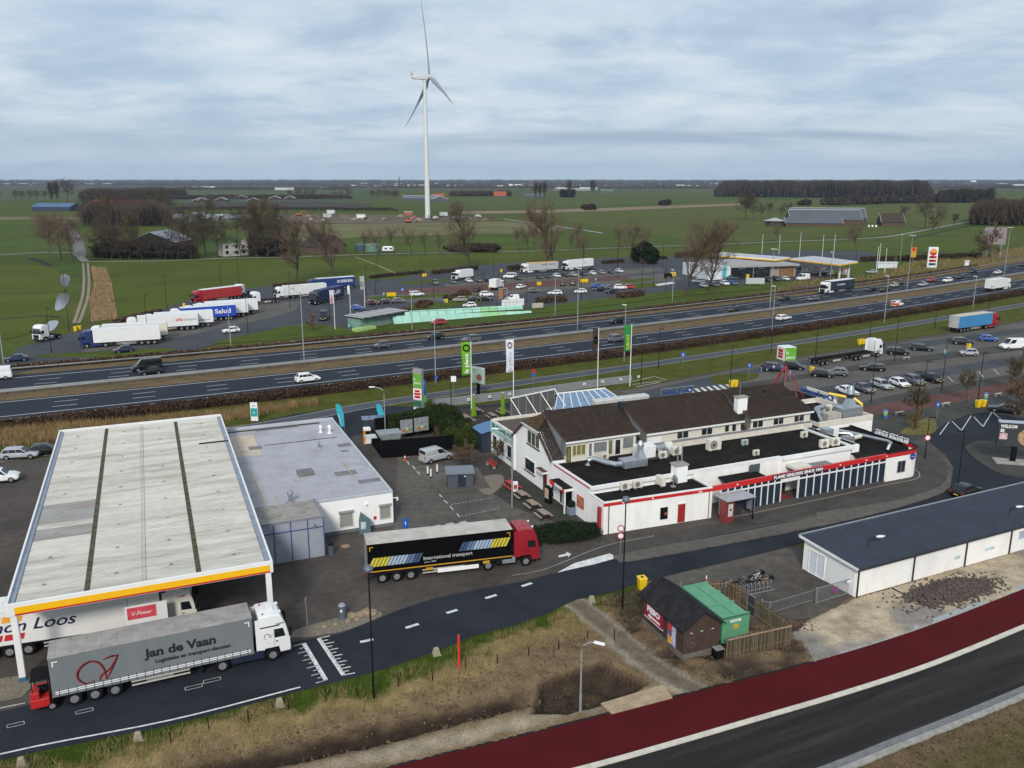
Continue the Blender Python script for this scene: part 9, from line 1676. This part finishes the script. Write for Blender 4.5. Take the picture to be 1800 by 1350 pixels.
hx,hy=G(1672,1040);HP=RNG.normal(size=(2600,2))*[2.3,.85];hz_=np.maximum(.0,.75*np.exp(-(HP[:,0]/3.0)**2-(HP[:,1]/1.15)**2))*RNG.uniform(.55,1.0,2600)
bm_=mat('old_brick',(.105,.084,.075),r=.95,var=.45,sc=3,wo=True);V=[];F=[];cube=np.array([(-1,-1,-1),(1,-1,-1),(1,1,-1),(-1,1,-1),(-1,-1,1),(1,-1,1),(1,1,1),(-1,1,1)])*[.11,.055,.04];cf=np.array([(3,2,1,0),(4,5,6,7),(0,1,5,4),(1,2,6,5),(2,3,7,6),(3,0,4,7)])
heap=t0('brick_heap','heap of dark used paving bricks on the sand','heap',(hx,hy,0),R(24));order=np.argsort(-hz_);bme=npmesh('brick',cube,cf,bm_)
for i in order[:260]:o=link('brick',bme,None,heap,(HP[i,0],HP[i,1],hz_[i]+.06));o.rotation_euler=tuple(RNG.uniform(0,3.1,3))
for i in order[260:]:
 q=Matrix.Rotation(RNG.uniform(0,3.1),3,'X')@Matrix.Rotation(RNG.uniform(0,3.1),3,'Z');k=len(V)*8;V.append(np.array([q@Vector(c_) for c_ in cube])+[HP[i,0],HP[i,1],hz_[i]+.04]);F.append(cf+(len(V)-1)*8)
tag(link('loose_bricks',npmesh('loose_bricks',np.concatenate(V),np.concatenate(F),bm_),None,heap),kind='stuff')
M().loft([[(3.0*k*math.cos(a),1.15*k*math.sin(a),z) for a in[2*math.pi*i/20 for i in range(20)]] for z,k in((-.1,1.1),(.3,.75),(.62,.3))]).bd('heap_core',bm_,heap)
t=t0('pipe','black plastic drain hose lying on the sand','pipe',(*G(1615,1058),0));M().tube([(-1.2,2.4,.05),(-.5,.8,.06),(.1,-.5,.05),(.9,-1.3,.05)],.05,6).bd('hose',black,t);M().cyl(-1.2,2.4,.0,.12,.07).bd('end_cap',black,t)
for px,lb,aim in(((1521,1016),'black swan-neck lamp on the near garage wall',15),((1766,958),'black swan-neck lamp farther along the garage wall',15)):
 t=t0('wall_lamp',lb,'lamp',(*G(*px),.9),R(aim));M().tube([(0,0,0),(0,0,2.8),(.2,0,3.1),(.9,0,3.15)],.035,6).bd('arm',PD,t,sm=True);M().loft([[(.7+.5*q,r_*math.cos(a),3.12+r_*.5*math.sin(a)) for a in[2*math.pi*i/10 for i in range(10)]] for q,r_ in((0,.08),(.5,.2),(1.3,.2),(1.9,.06))]).bd('lamp_head',lightlens,t,sm=True);M().box(-.25,0,-.04,.04,.2,.28).box(-.25,0,-.04,.04,.9,.98).bd('bracket',PD,t)
# people
def person(px,la,pose,shirt,trousers,hair,rz):
 J=dict(pel=(0,0,.95),chest=(.0,0,1.28),neck=(0,0,1.48),head=(.02,0,1.60),top=(.02,0,1.74),shL=(0,.19,1.42),elL=(.05,.27,1.15),haL=(.12,.26,.90),shR=(0,-.19,1.42),elR=(.05,-.27,1.15),haR=(.12,-.26,.90),hipL=(0,.10,.90),knL=(.04,.11,.50),anL=(0,.12,.09),toL=(.18,.13,.04),hipR=(0,-.10,.90),knR=(-.03,-.11,.50),anR=(-.10,-.12,.09),toR=(.08,-.13,.04));J.update(pose)
 E_=[('pel','chest'),('chest','neck'),('neck','head'),('head','top'),('chest','shL'),('shL','elL'),('elL','haL'),('chest','shR'),('shR','elR'),('elR','haR'),('pel','hipL'),('hipL','knL'),('knL','anL'),('anL','toL'),('pel','hipR'),('hipR','knR'),('knR','anR'),('anR','toR')]
 rad=dict(pel=.15,chest=.16,neck=.055,head=.095,top=.07,shL=.075,shR=.075,elL=.05,elR=.05,haL=.04,haR=.04,hipL=.10,hipR=.10,knL=.065,knR=.065,anL=.045,anR=.045,toL=.04,toR=.04)
 ks=list(J);me=bpy.data.meshes.new('body');me.from_pydata([J[k] for k in ks],[(ks.index(a),ks.index(c_)) for a,c_ in E_],[]);o=bpy.data.objects.new('body',me);COL.objects.link(o)
 sk=o.modifiers.new('skin','SKIN');sv=me.skin_vertices[0].data if me.skin_vertices else None
 if sv is None:
  bm=bmesh.new();bm.from_mesh(me);lay=bm.verts.layers.skin.verify();bm.to_mesh(me);bm.free();sv=me.skin_vertices[0].data
 for i,k in enumerate(ks):sv[i].radius=(rad[k],rad[k]);sv[i].use_root=(k=='pel')
 ss=o.modifiers.new('smooth','SUBSURF');ss.levels=2;ss.render_levels=2
 dg=bpy.context.evaluated_depsgraph_get();dg.update();m2=bpy.data.meshes.new_from_object(o.evaluated_get(dg));bpy.data.objects.remove(o)
 for m_ in(shirt,trousers,mat('skin',(.42,.25,.18),r=.6),hair):m2 .materials.append(m_)
 H_=Vector(J['head']);hands=[Vector(J['haL']),Vector(J['haR'])];hips=J['pel'][2]
 for p in m2 .polygons:
  c_=p.center;p.use_smooth=True
  if(c_-H_).length<.20 and c_.z>J['neck'][2]-.02:p.material_index=3 if(c_.z>H_.z+.05 or(c_-H_).x<-.02) else 2
  elif min((c_-h_).length for h_ in hands)<.07:p.material_index=2
  elif c_.z<hips+.02 and(Vector((c_.x,c_.y,0))-Vector((J['pel'][0],J['pel'][1],0))).length<.9 and min((c_-Vector(J[k])).length for k in('elL','elR'))>.1:p.material_index=1
 t=t0('person',la,'person',(*G(*px),.04),R(rz));link('body',m2,None,t)
 f=t;nose=H_+Vector((.10,0,-.02));M().loft([[(nose.x-.02,-.015,nose.z-.02),(nose.x-.02,.015,nose.z-.02),(nose.x-.02,.008,nose.z+.03),(nose.x-.02,-.008,nose.z+.03)],[(nose.x+.015,-.006,nose.z-.02),(nose.x+.015,.006,nose.z-.02),(nose.x,.003,nose.z+.02),(nose.x,-.003,nose.z+.02)]]).bd('nose',mat('skin',(.42,.25,.18),r=.6),t)
 return t
jk=mat('black_jacket',(.018,.017,.018),r=.8);jn=mat('pale_jeans',(.26,.32,.42),r=.8);bg_=mat('beige_coat',(.45,.40,.33),r=.8);dk=mat('dark_trousers',(.04,.04,.05),r=.8);hr=mat('brown_hair',(.05,.03,.02),r=.7)
person((1338,654.5),'person in black jacket and pale jeans standing behind the open-doored car',dict(chest=(.10,0,1.25),neck=(.22,0,1.42),head=(.30,0,1.50),top=(.36,0,1.62),shL=(.15,.19,1.38),shR=(.15,-.19,1.38),elL=(.32,.24,1.15),haL=(.50,.18,1.05),elR=(.32,-.24,1.15),haR=(.50,-.18,1.05)),jk,jn,hr,10)
person((1359,656),'person in beige coat leaning at the open car door',dict(chest=(.06,0,1.28),neck=(.13,0,1.46),head=(.19,0,1.57),top=(.22,0,1.70),elL=(.25,.25,1.2),haL=(.42,.2,1.15)),bg_,dk,hr,80)
# pavilion and mint ramp north of the motorway
t=t0('tunnel_pavilion','steel and glass stair pavilion with slatted roof by the motorway','pavilion',(*G(634,579),0),R(52));
M().box(.3,15.6,.3,5.0,0,2.5).bd('glass_wall',mat('mint_glass',(.17,.28,.24),r=.15,var=.3,sc=.5),t)
for k in range(13):M().box(k*1.25+.3,k*1.25+.42,.2,.28,0,2.6).bd('mullion',S1,t);M().box(k*1.25+.2,k*1.25+.7,-.8,6.0,2.75+.12*(k%2),2.95+.12*(k%2)).bd('roof_slat',mat('slat_pale',(.40,.40,.40),r=.5),t)
M().box(0,16,-.9,6.1,2.55,2.72).bd('roof_frame',DS,t);M().box(-3,3,-2.4,-.2,0,.7).bd('lime_plinth',mat('lime_pale',(.32,.48,.16),r=.6),t)
mint=mat('mint_panel',(.33,.58,.47),r=.4,var=.12,sc=.4);mint2=mat('mint_panel_green',(.27,.52,.26),r=.4,var=.1)
def ramp(pts,hs,la,lean=.0):
 A=[G(*p) for p in pts];o=A[0];t=t0('ramp_wall',la,'ramp',(*o,0));P=[(p[0]-o[0],p[1]-o[1]) for p in A];D=dist_along(P);n=int(D[-1]/2.4);L_=D[-1]
 for i in range(n):
  (x0,y0),a=point_at(P,D,i*L_/n+.03);(x1,y1),_=point_at(P,D,(i+1)*L_/n-.03);h0=np.interp(i/n,[0,1],hs);h1=np.interp((i+1)/n,[0,1],hs);d=Vector((x1-x0,y1-y0)).normalized();nn=Vector((-d.y,d.x))*lean
  M().slab([(x0,y0,0),(x1,y1,0),(x1+nn.x*h1,y1+nn.y*h1,h1),(x0+nn.x*h0,y0+nn.y*h0,h0)],(-d.y,d.x,.2),.12).bd('panel',mint2 if .62<i/n<.78 else mint,t);M().tube([(x0+nn.x*h0,y0+nn.y*h0,h0),(x0+nn.x*h0,y0+nn.y*h0,h0+1.0)],.04,5).bd('rail_post',DS,t)
 M().tube([(P[0][0],P[0][1]+lean*hs[0],hs[0]+1.0)]+[(p[0],p[1]+lean*hs[1],hs[1]+1.0) for p in P[-1:]],.04,5).bd('hand_rail',DS,t);return t
ramp([(693,570),(800,561),(880,554),(935,550)],(1.9,.5),'front mint panel wall of the underpass ramp',.75);ramp([(705,557),(800,551),(870,546),(920,543)],(1.3,1.0),'rear mint panel wall of the underpass ramp',.9)
t=t0('board_stack','white site boards at the right end of the mint ramp','boards',(*G(882,540),0),R(25));[M().box(k*2.4,k*2.4+2.3,0,.1,.2,2.1).bd('board',WP,t) for k in range(3)]
t=t0('portal_frame','tall frame with orange panel at the ramp end','portal',(*G(876,536),0),R(25));M().box(0,.3,0,.3,0,4.6).box(2.6,2.9,0,.3,0,4.6).box(0,2.9,0,.3,4.6,4.9).bd('frame',S1,t);M().box(.3,1.4,.1,.2,1.8,4.5).bd('orange_panel',mat('orange_board',(.45,.14,.03),r=.6,var=.3),t)
t=t0('information_board','beige information board on the grass right of the ramp','board',(*G(945,543),0),R(20));M().box(-1.7,1.7,-.05,.05,.3,1.7).bd('panel',mat('info_beige',(.42,.38,.31),r=.6,var=.3),t);M().box(-1.5,-1.3,-.04,.04,0,.3).box(1.3,1.5,-.04,.04,0,.3).bd('legs',DS,t)
t=t0('roadside_digger','small yellow and black road machine beside the zebra crossing','digger',(*G(1178,489),0),R(15));M().box(-2.2,.5,-.8,.8,.7,1.8).bd('body',black,t,bv=.1);M().box(.2,2.0,-.8,.8,.7,2.2).bd('cab',paint('digger_yellow',(.7,.4,.01)),t,bv=.1);[add_wheel(t,x,s*.8,.5,.3) for x in(-1.5,1.3) for s in(-1,1)]
# far filling station
def far_canopy(corners,la,z0=5.3,z1=6.1):
 P=[G(*c_,6.0) for c_ in corners];o=P[0];Q=[(p[0]-o[0],p[1]-o[1]) for p in P];t=t0('station_canopy',la,'canopy',(*o,0));M().prism(Q,z0+.2,z1-.1).bd('deck',mat('far_deck',(.5,.52,.54),r=.6),t)
 c0=Vector((sum(q[0] for q in Q)/4,sum(q[1] for q in Q)/4));qi=[tuple(c0+(Vector(q)-c0)*.985) for q in Q];M().prism(qi,z1-.1,z1-.02).bd('roof',mat('far_roofing',(.42,.435,.45),r=.6,var=.12,sc=.3,dirt=.4,dsc=.2,dcol=(.2,.2,.2)),t)
 for i in range(4):
  a,c_=Q[i],Q[(i+1)%4];d=math.hypot(c_[0]-a[0],c_[1]-a[1]);an=math.atan2(c_[1]-a[1],c_[0]-a[0]);m_=((a[0]+c_[0])/2,(a[1]+c_[1])/2)
  M().obox((*m_,z0),d+.2,.2,.45,an).bd('yellow_fascia',yellow,t);M().obox((*m_,z0+.45),d+.24,.24,z1-z0-.45,an).bd('white_fascia',WP,t)
 for f,g_ in((.12,.3),(.12,.7),(.5,.3),(.5,.7),(.88,.3),(.88,.7)):
  x=Q[0][0]+(Q[1][0]-Q[0][0])*f+(Q[3][0]-Q[0][0])*g_;y=Q[0][1]+(Q[1][1]-Q[0][1])*f+(Q[3][1]-Q[0][1])*g_;M().obox((x,y,0),.5,.5,z0+.2,.5).bd('column',WP,t)
 return t
far_canopy([(1245,446.5),(1363,456),(1388,452.5),(1270,443.5)],'left yellow-edged canopy of the far filling station');far_canopy([(1390,454.5),(1476,464),(1507,459.5),(1430,450.5)],'right yellow-edged canopy of the far filling station')
for i,(x,y) in enumerate(((1415,478),(1437,480),(1460,482),(1483,483))):t=t0('fuel_pump',('first','second','third','fourth')[i]+' fuel pump from the left under the far canopy','fuel pump',(*G(x,y),.03),R(30));M().box(-1.2,1.2,-.4,.4,0,2.0).bd('cabinet',WP,t);M().box(-1.25,1.25,-.45,.45,2.0,2.4).bd('header',RB,t);M().box(-2,2,-.8,.8,0,.15).bd('plinth',yellow,t)
sg=G(1283,490.5);A_=Vector(G(1352,488))-Vector(sg);t=t0('station_shop','low glass-fronted shop of the far filling station','building',(*sg,0),math.atan2(A_.y,A_.x));LL=A_.length
M().box(0,LL,0,22,0,4.2).bd('wall',mat('shop_dark',(.03,.032,.034),r=.5),t);M().box(-9,-.01,-.3,20,0,4.6).bd('white_wing',mat('shop_white',(.62,.66,.68),r=.6,var=.1),t);M().box(-.2,LL+12,-1.2,24,4.2,4.9).bd('roof',mat('shop_roof',(.33,.32,.31),r=.8,var=.2),t);M().box(LL+.01,LL+11.5,.4,22,0,4.2).bd('side_wing',mat('shop_tan',(.30,.26,.22),r=.8),t);M().box(LL+4.5,LL+10.5,.1,.4,.4,3.6).bd('log_stack',mat('log_wall',(.22,.12,.06),r=.9,var=.6,sc=2.5),t)
for k in range(6):M().box(.4+k*LL/6,.2+(k+1)*LL/6,-.06,-.005,.3,3.3).bd('shop_window',GL,t)
for x in(3.2,LL-5):M().box(x,x+3,-.12,-.06,3.45,4.0).bd('blue_sign',mat('sign_cyan',(.15,.42,.62),r=.4),t)
text(t,'shop',(3.6,-.13,3.55),(1,0,0),(0,0,1),.3,LW);M().box(6.5,7.6,-.7,-.1,0,1.6).bd('gas_cage',YB,t)
plain('utility_box','small white cabinet beside the motorway right of the price pylon','cabinet',G(1698,470),1.6,1.0,2.4,WP);plain('utility_box','low white trailer at the far station exit','trailer',G(1558,471),8,2,2.0,mat('trailer_white',(.6,.62,.63),r=.6))
# air: thin haze over the plain
hz=M().box(-9200,9200,-170,12200,-3.0,200).bd('haze',None);hz['kind']='stuff';tag(hz,'thin blue-grey winter haze over the plain','haze')
hm_=bpy.data.materials.new('thin_haze');hm_.use_nodes=True;n_=hm_.node_tree;n_.nodes.clear();o_=n_.nodes.new('ShaderNodeOutputMaterial');v_=n_.nodes.new('ShaderNodeVolumePrincipled');v_.inputs['Color'].default_value=(.60,.78,1.0,1);v_.inputs['Density'].default_value=.000045;v_.inputs['Anisotropy'].default_value=.1;n_.links.new(v_.outputs[0],o_.inputs['Volume']);hz.data.materials.append(hm_)
